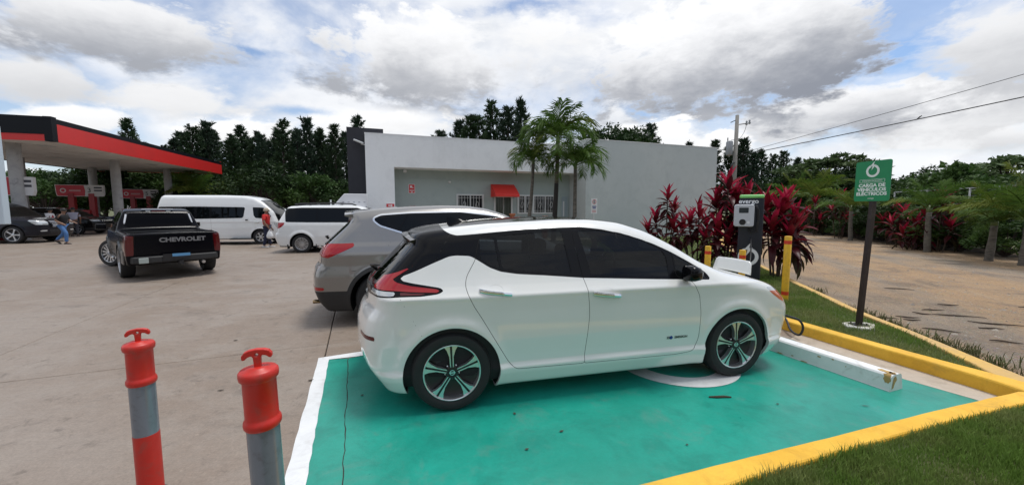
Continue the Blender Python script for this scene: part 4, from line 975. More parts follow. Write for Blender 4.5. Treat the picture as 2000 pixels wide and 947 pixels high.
# spoiler lip over the hatch glass
mb = MB(); n = 17; V = []
for i in range(n):
    y = -.60+1.2*i/(n-1); e = (y/.6)**2; x0 = -1.66+.04*e; zt_ = 1.408-.035*e
    V += [(x0+.10, y*.98, zt_+.012), (x0-.085+.05*e, y, zt_-.020), (x0-.09+.05*e, y, zt_-.034), (x0+.02, y*.98, zt_-.055), (x0+.10, y*.98, zt_-.06)]
Fc = [(i*5+k, i*5+k+1, i*5+5+k+1, i*5+5+k) for i in range(n-1) for k in range(4)]+[(0,1,2,3,4), tuple((n-1)*5+k for k in (4,3,2,1,0))]
fix(mb.add(V, Fc).build('spoiler', M_BROOF, leaf, 50))
# mirrors
for s_ in (-1, 1):
    mb = MB(); rings = []
    for x, r_, zc in ((.70,.72,1.045),(.715,.98,1.045),(.76,1.0,1.045),(.81,.86,1.04),(.845,.5,1.035)):
        ring = []
        for k in range(16):
            a = 2*math.pi*k/16; yy = .945+.085*r_*np.sign(math.cos(a))*abs(math.cos(a))**.6; zz = zc+.068*r_*np.sign(math.sin(a))*abs(math.sin(a))**.6
            ring.append((x-.02*(yy-.86)*2, s_*yy, zz))
        rings += ring
    Fc = [(i*16+k, i*16+(k+1) % 16, (i+1)*16+(k+1) % 16, (i+1)*16+k) for i in range(4) for k in range(16)]+[tuple(range(16))[::-1], tuple(range(64,80))]
    mi_ = fix(mb.add(rings, Fc).build('mirror', M_TRIM, leaf, True))
    mb = MB(); mb.tube([(.76, s_*.84, .985), (.755, s_*.88, .985), (.75, s_*.93, 1.0)], [.028,.024,.02], 10); fix(mb.build('mirror_stalk', M_TRIM, mi_, True))
# chrome handles
for k, (x0, z0, x1, z1) in enumerate(((-1.128,.968,-.869,.930),(-.162,.905,.093,.868))):
    for s_ in (-1, 1):
        n = 14; V = []
        for i in range(n):
            t = i/(n-1); x = x0+(x1-x0)*t; z = z0+(z1-z0)*t; y = surf(LEAF, x, z); e = .010+.016*math.sin(math.pi*min(max((t-.03)/.94, 0), 1))**.5; hh = .017*(1-.2*t)
            V += [(x, s_*(y-.01), z+hh*.6), (x, s_*(y+e), z+hh), (x, s_*(y+e+.006), z), (x, s_*(y+e), z-hh), (x, s_*(y-.01), z-hh*.6)]
        Fc = [(i*5+q, i*5+q+1, i*5+5+q+1, i*5+5+q) for i in range(n-1) for q in range(4)]+[(0,1,2,3,4), tuple((n-1)*5+q for q in (4,3,2,1,0))]
        h_ = fix(MB().add(V, Fc).build('handle', M_CHR, leaf_glass[k][0 if s_ < 0 else 1], 45))
        xc, zc = x0+(x1-x0)*.5, z0+(z1-z0)*.5+.004; ring = []
        for q in range(28):
            a = 2*math.pi*q/28; px_, pz_ = xc+.068*math.cos(a), zc+.054*math.sin(a); ring.append((px_, s_*(surf(LEAF, px_, pz_)+.001), pz_))
        cen = (xc, s_*(surf(LEAF, xc, zc)-.016), zc)
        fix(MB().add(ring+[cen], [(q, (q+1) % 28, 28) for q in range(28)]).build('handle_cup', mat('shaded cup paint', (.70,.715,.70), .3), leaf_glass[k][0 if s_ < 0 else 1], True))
# aerial fin, wiper, charge-port lid, badge
mb = MB(); V = []
for x, hw, h in ((-1.10,.004,.004),(-1.16,.03,.022),(-1.24,.036,.05),(-1.29,.024,.07),(-1.315,.012,.068)):
    zb = np.interp(x, LEAF.top[0], LEAF.top[1])-.006; V += [(x,-hw,zb),(x,-hw*.35,zb+h),(x,hw*.35,zb+h),(x,hw,zb)]
fix(mb.add(V, [(i*4+k, i*4+k+1, i*4+5+k, i*4+4+k) for i in range(4) for k in range(3)]+[(0,1,2,3),(19,18,17,16)]).build('aerial', M_TRIM, leaf, 50))
mb = MB(); mb.tube([(-1.99,-.02,1.05),(-2.03,-.03,1.085),(-1.975,-.16,1.105),(-1.93,-.30,1.12)], [.016,.014,.011,.006], 8); fix(mb.build('wiper', M_PLAS, leaf, True))
lid = []
for i in range(9):
    for j in range(7):
        u, v = i/8-.5, j/6; w = .28*(1-.10*v-.5*max(v-.82,0)**1.0); y = 2*u*w-.06
        lid.append((2.045-.14*abs(u)**2+.03*v, y, .872+.15*v))
Fl = [(j+i*7, j+i*7+1, j+i*7+8, j+i*7+7) for i in range(8) for j in range(6)]
o = MB().add(lid, Fl).build('charge_port_lid', M_PEARL, leaf, True); sd = o.modifiers.new('Solidify', 'SOLIDIFY'); sd.thickness = .018; fix(o)
yb = -(surf(LEAF, .69, .447)+.0012)
M_BADGE = mat('badge grey', (.10,.11,.11), .35, .6); M_BLUE = mat('badge blue', (.01,.05,.25), .35)
BM = frame((.69, yb, .446), (1,0,.0), (0,-.06,1))
text('zero_emission_badge', 'ZER   EMISSION', .030, M_BADGE, leaf_glass[1][0], BM, bold=.0008, sx=1.05)
mb = MB(); mb.lathe([(.017,0),(.015,.002),(.001,.002)], 16, lambda x, y, z: tuple(BM @ Vector((x-.062, y, z)))); mb.build('badge_dot', M_BLUE, leaf_glass[1][0])
text('model_badge', 'LEAF', .035, M_CHR, leaf, frame((-2.022,-.42,.93), (-.15,-1,0), (0,0,1)))
for x in (-1.35, 1.35):
    for s_ in (-1, 1): wheel(leaf, x, s_*.765, .317, .318, .215, .228, 'twin', s_)
o = MB().box((0,0,.21),(3.2,1.3,.12)).build('underbody', M_WELL, leaf)
M_GLASS = M_OPAQUE_GLASS
# ---------------------------------------------------------------- store building (frame: a along the front, d depth)
BT = R_(19.5); BE1 = np.array([math.cos(BT), math.sin(BT)]); BE2 = np.array([-BE1[1], BE1[0]])
def BP(a, d, z=0): p = BE1*a+BE2*d; return (p[0], p[1], z)
def bbox(a0, a1, d0, d1, z0, z1):
    V = [BP(a, d, z) for z in (z0, z1) for a, d in ((a0,d0),(a1,d0),(a1,d1),(a0,d1))]
    return MB().add(V, [(0,3,2,1),(4,5,6,7),(0,1,5,4),(1,2,6,5),(2,3,7,6),(3,0,4,7)])
def wallmat(name, c, c2, st): return groundmat(name, c, c2, tuple(x*.9 for x in c), .35, 1.4, 26, .85, .002, st, .35, .5, .05, band=(1.6,1.6,.35))
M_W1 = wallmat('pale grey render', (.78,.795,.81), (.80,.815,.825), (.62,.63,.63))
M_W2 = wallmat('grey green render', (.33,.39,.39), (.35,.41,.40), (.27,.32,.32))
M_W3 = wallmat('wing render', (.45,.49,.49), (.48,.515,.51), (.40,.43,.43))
M_W4 = wallmat('charcoal render', (.028,.029,.037), (.034,.035,.043), (.04,.04,.045))
bl = thing('store_building', 'low grey store with recessed front, red awning and barred windows', 'building', (0,0,0))
RD, FD, WD = 18.94, 17.94, 17.2
bbox(-.35,.83,FD,24,-.1,4.83).build('front_pier', M_W1, bl)
bbox(.83,10.05,FD,RD,3.44,4.83).build('fascia', M_W1, bl)
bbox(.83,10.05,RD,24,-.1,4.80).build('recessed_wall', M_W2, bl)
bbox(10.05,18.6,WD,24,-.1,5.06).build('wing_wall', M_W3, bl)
bbox(10.04,18.62,WD-.012,24.02,5.06,5.09).build('wing_coping', M_W1, bl)
bbox(-.36,10.04,FD-.012,24.02,4.83,4.86).build('coping', M_W1, bl)
bbox(.84,10.04,RD-.018,RD,3.015,3.045).build('wall_conduit', M_W2, bl)
bbox(-2.,10.05,FD-1.6,RD,-.1,.12).build('walkway', M_CONC2, bl)
M_ALF = mat('window aluminium', (.62,.64,.65), .4, .3); M_DARKG = mat('dark window glass', (.012,.014,.016), .05); M_BAR = mat('white window bars', (.55,.56,.56), .5)
def window(a0, a1, z0, z1, nb=8):
    w = thing('window', None, None); w.parent = bl
    o = bbox(a0,a1,RD-.006,RD-.002,z0,z1).build('pane', M_DARKG, w)
    mb = MB()
    am = (a0+a1)/2
    for q in ((a0-.05,a0+.03,z0-.05,z1+.05),(a1-.03,a1+.05,z0-.05,z1+.05),(am-.03,am+.03,z0,z1),(a0,a1,z1-.03,z1+.05),(a0,a1,z0-.05,z0+.03)):
        p = bbox(q[0],q[1],RD-.05-.001*len(mb.v)/8,RD,q[2],q[3]); mb.add(p.v, p.f)
    mb.build('frame', M_ALF, w)
    for k in range(nb):
        x = a0+.06+(a1-a0-.12)*k/(nb-1); MB().tube([BP(x,RD-.09,z0-.02), BP(x,RD-.09,z1+.02)], .009, 6).build('bar', M_BAR, w)
    for z in (z0+.12, z1-.14): MB().tube([BP(a0,RD-.09,z), BP(a1,RD-.09,z)], .009, 6).build('cross_bar', M_BAR, w)
    for c in ((a0+am)/2, (a1+am)/2):
        zc = z0+.42; mb = MB(); L_ = [BP(c+.07*math.sin(t)*(1+.3*math.sin(2*t)), RD-.095, zc+.15*math.cos(t)) for t in np.linspace(0, 6.283, 17)]; mb.tube(L_, .009, 5); mb.build('scroll', M_BAR, w)
    return w
window(3.83,5.14,1.38,2.28,9); window(7.05,7.80,1.38,2.28,6); window(7.92,9.24,1.38,2.28,9)
dr = thing('door', None, None); dr.parent = bl
M_DG = mat('door glass', (.05,.065,.05), .08)
bbox(5.79,6.65,RD-.03,RD-.02,.12,2.22).build('glass', M_DG, dr)
mb = MB()
for q in ((5.72,5.80,.12,2.26),(6.64,6.72,.12,2.26),(5.80,6.64,2.18,2.26),(5.80,6.64,.12,.3),(6.20,6.25,.3,2.18)): p = bbox(q[0],q[1],RD-.06-.0007*len(mb.v)/8,RD,q[2],q[3]); mb.add(p.v, p.f)
mb.build('frame', M_ALF, dr)
for k in range(9): x = 5.85+.74*k/8; MB().tube([BP(x,RD-.08,.3), BP(x,RD-.08,2.16)], .009, 6).build('bar', mat('dark door bars', (.12,.13,.12), .5), dr)
d2 = thing('door', None, None); d2.parent = bl
M_SD = mat('pale blue service door', (.27,.33,.36), .5)
bbox(9.50,9.95,RD-.05,RD,.12,2.32).build('frame', M_W2, d2); bbox(9.55,9.90,RD-.075,RD-.05,.12,2.26).build('leaf', M_SD, d2); bbox(9.62,9.70,RD-.09,RD-.075,.9,2.0).build('panel', M_ALF, d2)
# awning: sloped red canvas over a frame
M_AWN = mat('red awning canvas', (.62,.03,.022), .55, var=.08, scale=4, bump=.002, bscale=6)
a0, a1, zt, zb, pr = 5.55, 6.80, 2.84, 2.30, .85
aw = thing('awning', None, None); aw.parent = bl
def quadthick(pts, name, m, par):
    o = MB().add(pts, [(0,1,2,3)]).build(name, m, par); s_ = o.modifiers.new('Solidify', 'SOLIDIFY'); s_.thickness = .02; return o
n = 10; V = []
for i in range(n+1):
    a = a0+(a1-a0)*i/n
    for t in range(7):
        k = t/6; V.append(BP(a, RD-.02-pr*k, zt-(zt-zb)*(k**1.15)-.012*math.sin(math.pi*k)*math.sin(i*2.1)**2))
    V.append(BP(a, RD-.02-pr-.005, zb-.11))
MB().add(V, [(i*8+k, i*8+k+1, i*8+9+k, i*8+8+k) for i in range(n) for k in range(7)]).build('canvas', M_AWN, aw, 30)
for a in (a0, a1):
    MB().add([BP(a,RD-.02,zt), BP(a,RD-.02-pr*.5,zt-(zt-zb)*.45), BP(a,RD-.02-pr,zb), BP(a,RD-.025-pr,zb-.11), BP(a,RD-.02,zb-.11)], [(0,1,2,3,4)]).build('side_panel', M_AWN, aw)
# charcoal fin wall
fin_ = bbox(-1.08,.42,FD+.3,24.2,-.1,5.1).build('fin_wall', M_W4); tag(fin_, 'tall charcoal fin wall rising behind the white store corner', 'wall')
# wall fittings
def wallsign(name, label, a0, a1, z0, z1, d, cat='sign'):
    t = thing(name, label, cat, BP((a0+a1)/2, d, (z0+z1)/2), BT); return t
M_SR = mat('sign red', (.58,.03,.04), .45); M_SW = mat('sign white face', (.75,.75,.76), .5); M_SBL = mat('sign blue ink', (.03,.06,.25), .5); M_INK = mat('sign dark ink', (.05,.05,.06), .6)
def plate(t, w, h, m, th=.02, name='panel', x=0, z=0, y=0): return MB().box((x,-th/2-y,z),(w,th,h)).build(name, m, t)
t = wallsign('wall_sign', 'small red notice with white figures on the recessed grey wall', 1.50,1.80,2.33,2.76,RD-.004)
plate(t,.30,.43,M_SW); plate(t,.26,.39,M_SR,.006,'red_field',0,0,.02)
for x, z, w, h in ((-.03,.09,.10,.09),(.05,.05,.06,.03),(0,-.08,.2,.035),(0,-.16,.07,.04)): plate(t,w,h,M_SW,.004,'print',x,z,.026)
t = wallsign('arrow_sign', 'red arrow sign low on the white store corner', .45,.80,1.6,1.83,FD-.004)
plate(t,.36,.24,M_SW); plate(t,.33,.21,M_SR,.006,'red_field',0,0,.02)
MB().prism([(-.09,-.012),(.03,-.012),(.03,-.05),(.10,.01),(.03,.07),(.03,.032),(-.09,.032)], 0, .004, T=lambda x, y, z: (x, -.026-z, y+.02)).build('arrow', M_SW, t)
plate(t,.2,.03,M_SW,.004,'print',0,-.07,.026)
t = wallsign('security_camera', 'small white box camera under the recess soffit', 1.3,1.4,3.3,3.4,RD-.004,'camera')
o = MB().box((0,-.1,0),(.14,.2,.12)).build('housing', M_SW, t); bev(o,.015); MB().box((0,-.02,.08),(.05,.04,.08)).build('bracket', M_SW, t)
t = wallsign('wall_lamp', 'small round bulkhead lamp on the recessed grey wall', 3.4,3.5,2.85,2.95,RD-.004,'lamp')
MB().lathe([(.07,0),(.07,.03),(.05,.07),(.001,.08)], 16, lambda x, y, z: (x, -z, y)).build('body', M_ALF, t, True)
t = thing('floodlight', 'grey floodlight bracketed off the top of the white store corner', 'lamp', BP(-.35,FD+.1,4.35), BT)
MB().tube([(0,0,0),(-.16,-.02,.02)], .02, 8).build('arm', M_ALF, t); o = MB().box((-.3,-.02,.08),(.42,.16,.07)).build('head', M_ALF, t); o.rotation_euler = (0,R_(20),0); o.location = (0,0,-.06); bev(o,.02)
t = wallsign('no_parking_sign', 'white freestanding parking notice with red ring beside a palm trunk', 0,0,0,0,0)
t.location = BP(8.95,14.6,0); MB().box((0,.02,1.0),(.06,.03,2.0)).build('post', M_ALF, t); o = MB().box((0,-.005,1.72),(.30,.02,.66)).build('panel', M_SW, t)
MB().lathe([(.095,0),(.095,.003),(.075,.003),(.075,0)], 24, lambda x, y, z: (x, -.0155-z, 1.90+y), cap=False).build('red_ring', M_SR, o)
text('lettering', 'E', .17, M_INK, o, frame((0,-.017,1.90),(1,0,0),(0,0,1)), bold=.004)
for k in range(2): MB().box((0,-.0165,1.70-.07*k),(.2-.04*k,.003,.042)).build('print', M_SBL, o)
for k in range(3): MB().box((0,-.0165,1.53-.035*k),(.2,.003,.012)).build('print', M_SR, o)
# ice cabinet with a sloping front, printed all over with small marks
t = thing('ice_cabinet', 'white slope fronted cabinet printed with small grey marks beside the charcoal wall', 'cabinet', BP(-.87,16.5,.0), BT)
M_CAB = mat('cabinet white', (.68,.69,.72), .4)
o = MB().prism([(-.62,0),(.58,0),(.58,2.18),(-.25,2.18),(-.62,1.75)], -.35, .35, T=lambda x, y, z: (x, z, y)).build('body', M_CAB, t); bev(o, .02)
mm = mat('cabinet print', (.30,.31,.36), .5)
for i in range(6):
    for j in range(5):
        x = -.48+.19*i+(.04 if j % 2 else 0); z = 1.06+.2*j
        if x < -.3 and z > 1.75: continue
        MB().box((x,-.3515,z),(.075,.003,.03)).build('print', mm, o)
MB().box((-.75,-.1,1.8),(.05,.05,.3)).build('handle', M_ALF, t)
# clay urns by the windows
M_CLAY = mat('terracotta', (.34,.12,.06), .8, var=.2, scale=8)
for a, d, z, lab in ((1.25,RD-.45,1.36,'terracotta urn at the left end of the recessed wall'),(6.30,RD-1.2,1.25,'large terracotta urn in front of the store door'),(8.0,RD-1.3,1.12,'slim terracotta urn with white rim between the palms')):
    t = thing('urn', lab, 'urn', BP(a,d,.12)); h = z
    MB().lathe([(.10,0),(.12,.05),(.16,.25*h),(.19,.5*h),(.17,.68*h),(.10,.82*h),(.10,.88*h),(.15,.95*h),(.15,h),(.11,h),(.09,.9*h)], 20).build('body', M_CLAY, t, True)
    MB().lathe([(.152,h*.95),(.16,h*.97),(.152,h*.99)], 20, cap=False).build('rim', M_SW if 'white' in lab else M_CLAY, t, True)
# ---------------------------------------------------------------- fuel canopy
M_CRED = mat('canopy red fascia', (.60,.022,.02), .4, var=.05, scale=.6, dirt=(.4,.03,.03), dscale=.6, damt=.3)
M_CBLK = mat('canopy black fascia', (.004,.005,.008), .45, spec=.2)
M_SOF = groundmat('canopy soffit', (.72,.69,.65), (.66,.63,.60), (.52,.48,.44), .5, 1.8, 14, .7, .001, (.3,.26,.22), .5, .9, .06)
M_COLC = groundmat('canopy column', (.34,.34,.34), (.38,.375,.37), (.27,.27,.27), 1, 3, 30, .8, .001, (.08,.08,.08), .7, 1.6, .08)
cp0 = np.array([-22.3,19.0]); cdir = np.array([-.285,.9585]); cperp = np.array([-.9585,-.285])
def CP(s, w, z): p = cp0+cdir*s+cperp*w; return (p[0], p[1], z)
def cbox(s0, s1, w0, w1, z0, z1):
    V = [CP(s, w, z) for z in (z0, z1) for s, w in ((s0,w0),(s1,w0),(s1,w1),(s0,w1))]; return MB().add(V, [(0,3,2,1),(4,5,6,7),(0,1,5,4),(1,2,6,5),(2,3,7,6),(3,0,4,7)])
cn = thing('fuel_canopy', 'fuel station canopy with red and black fascia on round columns', 'canopy', (0,0,0))
Lc, Wc, Z0, Z1, Z2 = 18.8, 9.5, 4.86, 5.72, 6.02
fix(cbox(.02,Lc-.02,.02,Wc-.02,Z0+.05,Z0+.3).build('soffit', M_SOF, cn))
fix(cbox(.25,Lc,-.03,.02,Z0,Z1).build('red_fascia', M_CRED, cn)); fix(cbox(.25,Lc,-.028,.02,Z1,Z2-.05).build('black_band', M_CBLK, cn))
fix(cbox(-.03,.02,.25,Wc,Z0+.32,Z2).build('black_fascia', M_CBLK, cn)); fix(cbox(-.0,.02,.24,Wc,Z0,Z0+.32).build('red_underband', M_CRED, cn)); fix(cbox(-.06,.25,-.06,.25,Z0-.01,Z2+.01).build('corner_post', M_CBLK, cn))
fix(cbox(.02,Lc,Wc-.02,Wc+.02,Z0,Z2).build('rear_fascia', M_CBLK, cn)); fix(cbox(Lc-.02,Lc+.02,0,Wc,Z0,Z2).build('end_fascia', M_CRED, cn)); fix(cbox(.1,Lc-.1,.1,Wc-.1,Z0+.9,Z0+.95).build('roof_deck', M_CBLK, cn))
for s in (1.6, 8.9, 15.2):
    x, y, _ = CP(s, 2.6, 0); cyl((x, y), .26, -.02, Z0+.1, 28).build('column', M_COLC, cn, 40)
    x, y, _ = CP(s, 7.6, 0); cyl((x, y), .26, -.02, Z0+.1, 28).build('column', M_COLC, cn, 40)
for s in range(2, 18, 3):
    for w in (1.5, 5, 8): fix(cbox(s,s+.6,w,w+.6,Z0+.035,Z0+.06).build('light_panel', mat('soffit light glass', (.55,.55,.53), .3), cn))
# pump islands: red dispenser pillars carrying a number board
M_PUMP = mat('dispenser red', (.30,.014,.02), .4); M_BRD = mat('board red', (.48,.02,.035), .4); M_BRW = mat('board white', (.60,.58,.57), .45)
def dispenser(x, y, zc, w, h, num, label, rz_):
    t = thing('fuel_dispenser', label, 'fuel pump', (x, y, 0), rz_)
    for s_ in (-.19, .24): MB().box((s_*w,0,zc/2-.1),(.16*w/1.2*.9,.3,zc-.2)).build('pillar', M_PUMP, t)
    o = MB().box((.03*w,0,.75),(.9,.5,1.5)).build('pump_body', M_PUMP, t); bev(o,.03); MB().box((.03*w,-.26,1.1),(.6,.03,.5)).build('display', M_SCR, t)
    pts = [(-w/2-.02,h/2),(w/2,h/2),(w/2,-h*.3),(w/2-.06,-h/2),(-w/2+.08,-h/2),(-w/2+.02,-h*.3)]
    bd = MB().prism(pts, -.1, .1, T=lambda a, b_, z: (a, z, zc+b_)).build('board', M_BRW, t)
    k = .03; pts2 = [(-w/2+.02,h/2-k),(w*.09,h/2-k),(w*.115,0),(w*.10,-h/2+k),(-w/2+.1,-h/2+k),(-w/2+.05,-h*.28)]
    MB().prism(pts2, .1, .104, T=lambda a, b_, z: (a, -z, zc+b_)).build('red_field', M_BRD, bd)
    text('lettering', num, h*.55, M_INK, bd, frame((w*.2,-.106,zc+.02),(1,0,0),(0,0,1)), bold=.004)
    for q_ in (.27,.02): MB().box((w*.385,-.103,zc+h*q_),(w*.17,.006,h*.13)).build('print', M_INK, bd)
    MB().box((-w*.1,-.106,zc),(w*.24,.004,h*.14)).build('wordmark', mat('faint wordmark', (.50,.24,.25), .5), bd)
    MB().lathe([(h*.2,.104),(h*.2,.108),(h*.13,.108),(h*.13,.104)], 20, lambda a, b_, z: (a-w*.345, -z, zc+b_), cap=False).build('roundel', M_BRW, bd)
    return t
# board 3: pixels 130-200 at about 25 m; board 5: 250-306 at about 31 m
dispenser(-31.2,28.0,2.89,2.62,.82,'3','red fuel dispenser with number 3 board under the canopy',R_(20))
dispenser(-32.7,34.0,2.88,2.6,.80,'5','red fuel dispenser with number 5 board behind the canopy column',R_(20))
dispenser(-25.75,19.7,2.75,2.2,.95,'1','red fuel dispenser half hidden behind the white price totem',R_(20))
# white totem panel cut by the picture edge
t = thing('price_totem', 'plain white price totem panel hanging beside the canopy', 'sign', (-16.52,12.6,0), R_(20))
o = MB().box((-1.0,0,2.68),(2.0,.25,3.16)).build('panel', mat('totem white', (.50,.58,.64), .35), t); bev(o,.02)
for x in (-1.6,-.9): MB().box((x,0,.6),(.12,.12,1.25)).build('leg', M_ALF, t)
# ---------------------------------------------------------------- other vehicles
def pldist(pts):
    P = np.array(pts, float)
    def f(q):
        d = np.full(len(q), 1e9)
        for (ax, ay), (bx, by) in zip(P[:-1], P[1:]):
            ex, ey = bx-ax, by-ay; wx, wy = q[:,0]-ax, q[:,1]-ay; t = np.clip((wx*ex+wy*ey)/max(ex*ex+ey*ey, 1e-12), 0, 1)
            d = np.minimum(d, (wx-ex*t)**2+(wy-ey*t)**2)
        return np.sqrt(d)
    return f
def line_side(pts, w, ymin=.4): f = pldist(pts); return lambda V: np.minimum(w-f(V[:,[0,2]]), V[:,1]-ymin)
def vehicle(name, label, car, pose, pm, arches, windows, wheels, wscreen=None, rglass=None, lamps=(), lines=(), clad=None, doors=(), res=(120,90,30), chrome_dlo=False, mirror=None, handles=(), extra=None, group=None, z=0., gapw=.006, glass=None):
    root = thing(name, label, 'car' if 'van' not in name and 'pickup' not in name else ('van' if 'van' in name else 'pickup truck'), (pose[0], pose[1], z), R_(pose[2]), group)
    sh = car.shell(*res); sh = arch_cut(sh, root, arches, M_PLAS if clad else pm, .025); gm = glass or M_GLASS
    for poly in windows:
        fn = side(poly, .3)
        if chrome_dlo:
            fr_, sh = sh.split(lambda V: fn(V)+.022); g1, fr_ = fr_.split(fn); emit_shell('window_trim', fr_.offset(.002), M_CHR, root, 'pair')
        else: g1, fr_, sh = split_gap(sh, fn, .012); emit_shell('window_seal', fr_, M_TRIM, root, 'pair')
        for a, c, w in car_pillars.get(name, ()):
            p_, g1 = g1.split(line_side((a, c), w)); emit_shell('pillar', p_, M_TRIM, root, 'pair')
        emit_shell('window', g1.offset(-.003), gm, root, 'pair')
    if wscreen: g1, st1, sh = split_gap(sh, topview(wscreen, .8), .012); emit_shell('windscreen', g1, gm, root); emit_shell('windscreen_seal', st1, M_PLAS, root)
    if rglass: g1, st1, sh = split_gap(sh, rglass, .012); emit_shell('rear_window', g1.offset(-.003), gm, root); emit_shell('rear_window_seal', st1, M_PLAS, root)
    for nm, fn, m_ in lamps: g1, sh = sh.split(fn); emit_shell(nm, g1.offset(.002), m_, root, 'pair' if 'grille' not in nm and 'bumper' not in nm and 'plate' not in nm else 'both')
    for pts in lines: g1, sh = sh.split(line_side(pts, gapw/2)); emit_shell('panel_gap', g1, M_GAP, root, 'pair')
    if clad is not None: g1, sh = sh.split(clad); emit_shell('lower_cladding', g1, M_PLAS, root)
    for poly in doors:
        ins, strip, sh = split_gap(sh, side(poly, .4), gapw/2); emit_shell('panel_gap', strip.offset(-.002), M_GAP, root, 'pair'); emit_shell('door', ins, pm, root, 'pair')
    emit_shell('body', sh, pm, root)
    for (x, y, R, w, rim, style, ns, steer) in wheels:
        for s_ in (-1, 1): wheel(root, x, s_*y, R, R, w, rim, style, s_, steer, ns)
    if mirror:
        x, y, z_ = mirror
        for s_ in (-1, 1):
            o = MB().box((x, s_*(y+.11), z_),(.10,.20,.15)).build('mirror', pm if mirror_paint.get(name) else M_TRIM, root); bev(o,.035,3,30)
            MB().tube([(x, s_*(y-.05), z_-.05),(x, s_*(y+.06), z_-.03)], .022, 8).build('mirror_stalk', M_TRIM, root)
    for (x0, x1, z0) in handles:
        for s_ in (-1, 1):
            y = surf(car, (x0+x1)/2, z0); o = MB().box(((x0+x1)/2, s_*(y+.018), z0),(x1-x0,.035,.028)).build('handle', pm, root); bev(o,.01)
    MB().box((0,0,.32),((car.x1-car.x0)*.7,1.2,.16)).build('underbody', M_WELL, root)
    return root
car_pillars = {}; mirror_paint = {}
# --- grey sport utility behind the white hatchback
M_BRASS = mat('heat stained exhaust', (.35,.25,.14), .25, 1.)
M_GREIGE = mat('warm grey metallic', (.235,.228,.218), .28, .6, coat=1., var=.03)
dlo = rp([(-1.47,1.47,.05),(-1.36,1.52),(-.96,1.548),(-.23,1.562),(.376,1.49),(.85,1.22,.05),(.95,1.12,.04),(.3,1.145),(-.35,1.18),(-.914,1.237),(-1.142,1.31),(-1.368,1.385)], .03)
tlp = rp([(-2.5,1.13),(-2.2,1.135),(-1.70,1.15),(-1.715,1.10),(-2.036,.955),(-2.10,.965),(-2.5,1.03)], .015)
car_pillars['sport_utility'] = [((-.972,1.56),(-1.13,1.30),.012),((-.05,1.6),(.05,1.1),.03)]
suv = vehicle('sport_utility', 'warm grey sport utility parked behind the white hatchback', SUV, (-.75,6.52,16), M_GREIGE, ((-1.35,.36,.43),(1.35,.36,.42)), [dlo],
    [(-1.35,.80,.365,.235,.24,'alloy',5,0),(1.35,.80,.365,.235,.24,'alloy',5,0)],
    wscreen=rp([(.1,-.8),(.12,.55),(.5,.62),(.9,.70),(1.12,.74),(1.2,.6),(1.24,-.8)], .04),
    rglass=endview(rp([(-.9,1.44),(.60,1.44),(.70,1.38),(.72,1.16),(.62,1.12),(-.9,1.11)], .03), -1.5, -1),
    lamps=[('tail_lamp', side(tlp, .52), M_TAIL), ('reflector', side(rp([(-2.5,.565),(-2.1,.555),(-2.1,.515),(-2.5,.505)], .006), .52), M_TAIL), ('headlamp', side(rp([(1.8,.95),(2.5,.92),(2.5,.75),(2.1,.75)], .02), .4), M_LENS)],
    clad=lambda V: np.maximum(np.maximum(.475-V[:,2], np.where(V[:,0] < -1.5, .50-V[:,2], -1)), np.where(V[:,1] > .5, .055-np.abs(np.minimum(np.hypot(V[:,0]+1.35, V[:,2]-.36), np.hypot(V[:,0]-1.35, V[:,2]-.36))-.43), -1)),
    lines=[[(-1.13,1.30),(-1.26,1.12),(-1.27,1.0),(-1.2,.85),(-1.08,.72)],[(-1.5,1.14),(-2.3,1.145)],[(-2.4,.86),(-2.1,.84),(-1.95,.79),(-1.66,.77)]],
    res=(170,130,44), chrome_dlo=True, mirror=(.78,.90,1.18))
mb = MB(); V = []; n = 15
for i in range(n):
    y = -.66+1.32*i/(n-1); e = (y/.66)**2; x0 = -1.80+.05*e; zt_ = 1.600-.05*e
    V += [(x0+.16, y*.97, zt_+.01), (x0-.09, y, zt_-.022), (x0-.095, y, zt_-.04), (x0+.04, y*.97, zt_-.07), (x0+.16, y*.97, zt_-.06)]
fix(mb.add(V, [(i*5+k, i*5+k+1, i*5+5+k+1, i*5+5+k) for i in range(n-1) for k in range(4)]+[(0,1,2,3,4), tuple((n-1)*5+k for k in (4,3,2,1,0))]).build('spoiler', M_GREIGE, suv, 50))
MB().lathe([(.036,0),(.036,.16),(.03,.16),(.03,.02)], 20, lambda x, y, z: (-2.30+z, -.60+x, .315+y*.75), cap=False).build('exhaust_pipe', M_BRASS, suv, True)
MB().lathe([(.036,0),(.036,.16),(.03,.16),(.03,.02)], 20, lambda x, y, z: (-2.30+z, .60+x, .315+y*.75), cap=False).build('exhaust_pipe', M_BRASS, suv, True)
mb = MB(); mb.tube([(-2.17,.0,1.16),(-2.2,-.02,1.19),(-2.12,-.3,1.22)], [.02,.016,.007], 8); mb.build('wiper', M_PLAS, suv, True)
MB().tube([(-2.19,-.5,1.085),(-2.205,-.62,1.09),(-2.14,-.74,1.10)], .006, 6).build('lamp_strip', M_CHR, suv)
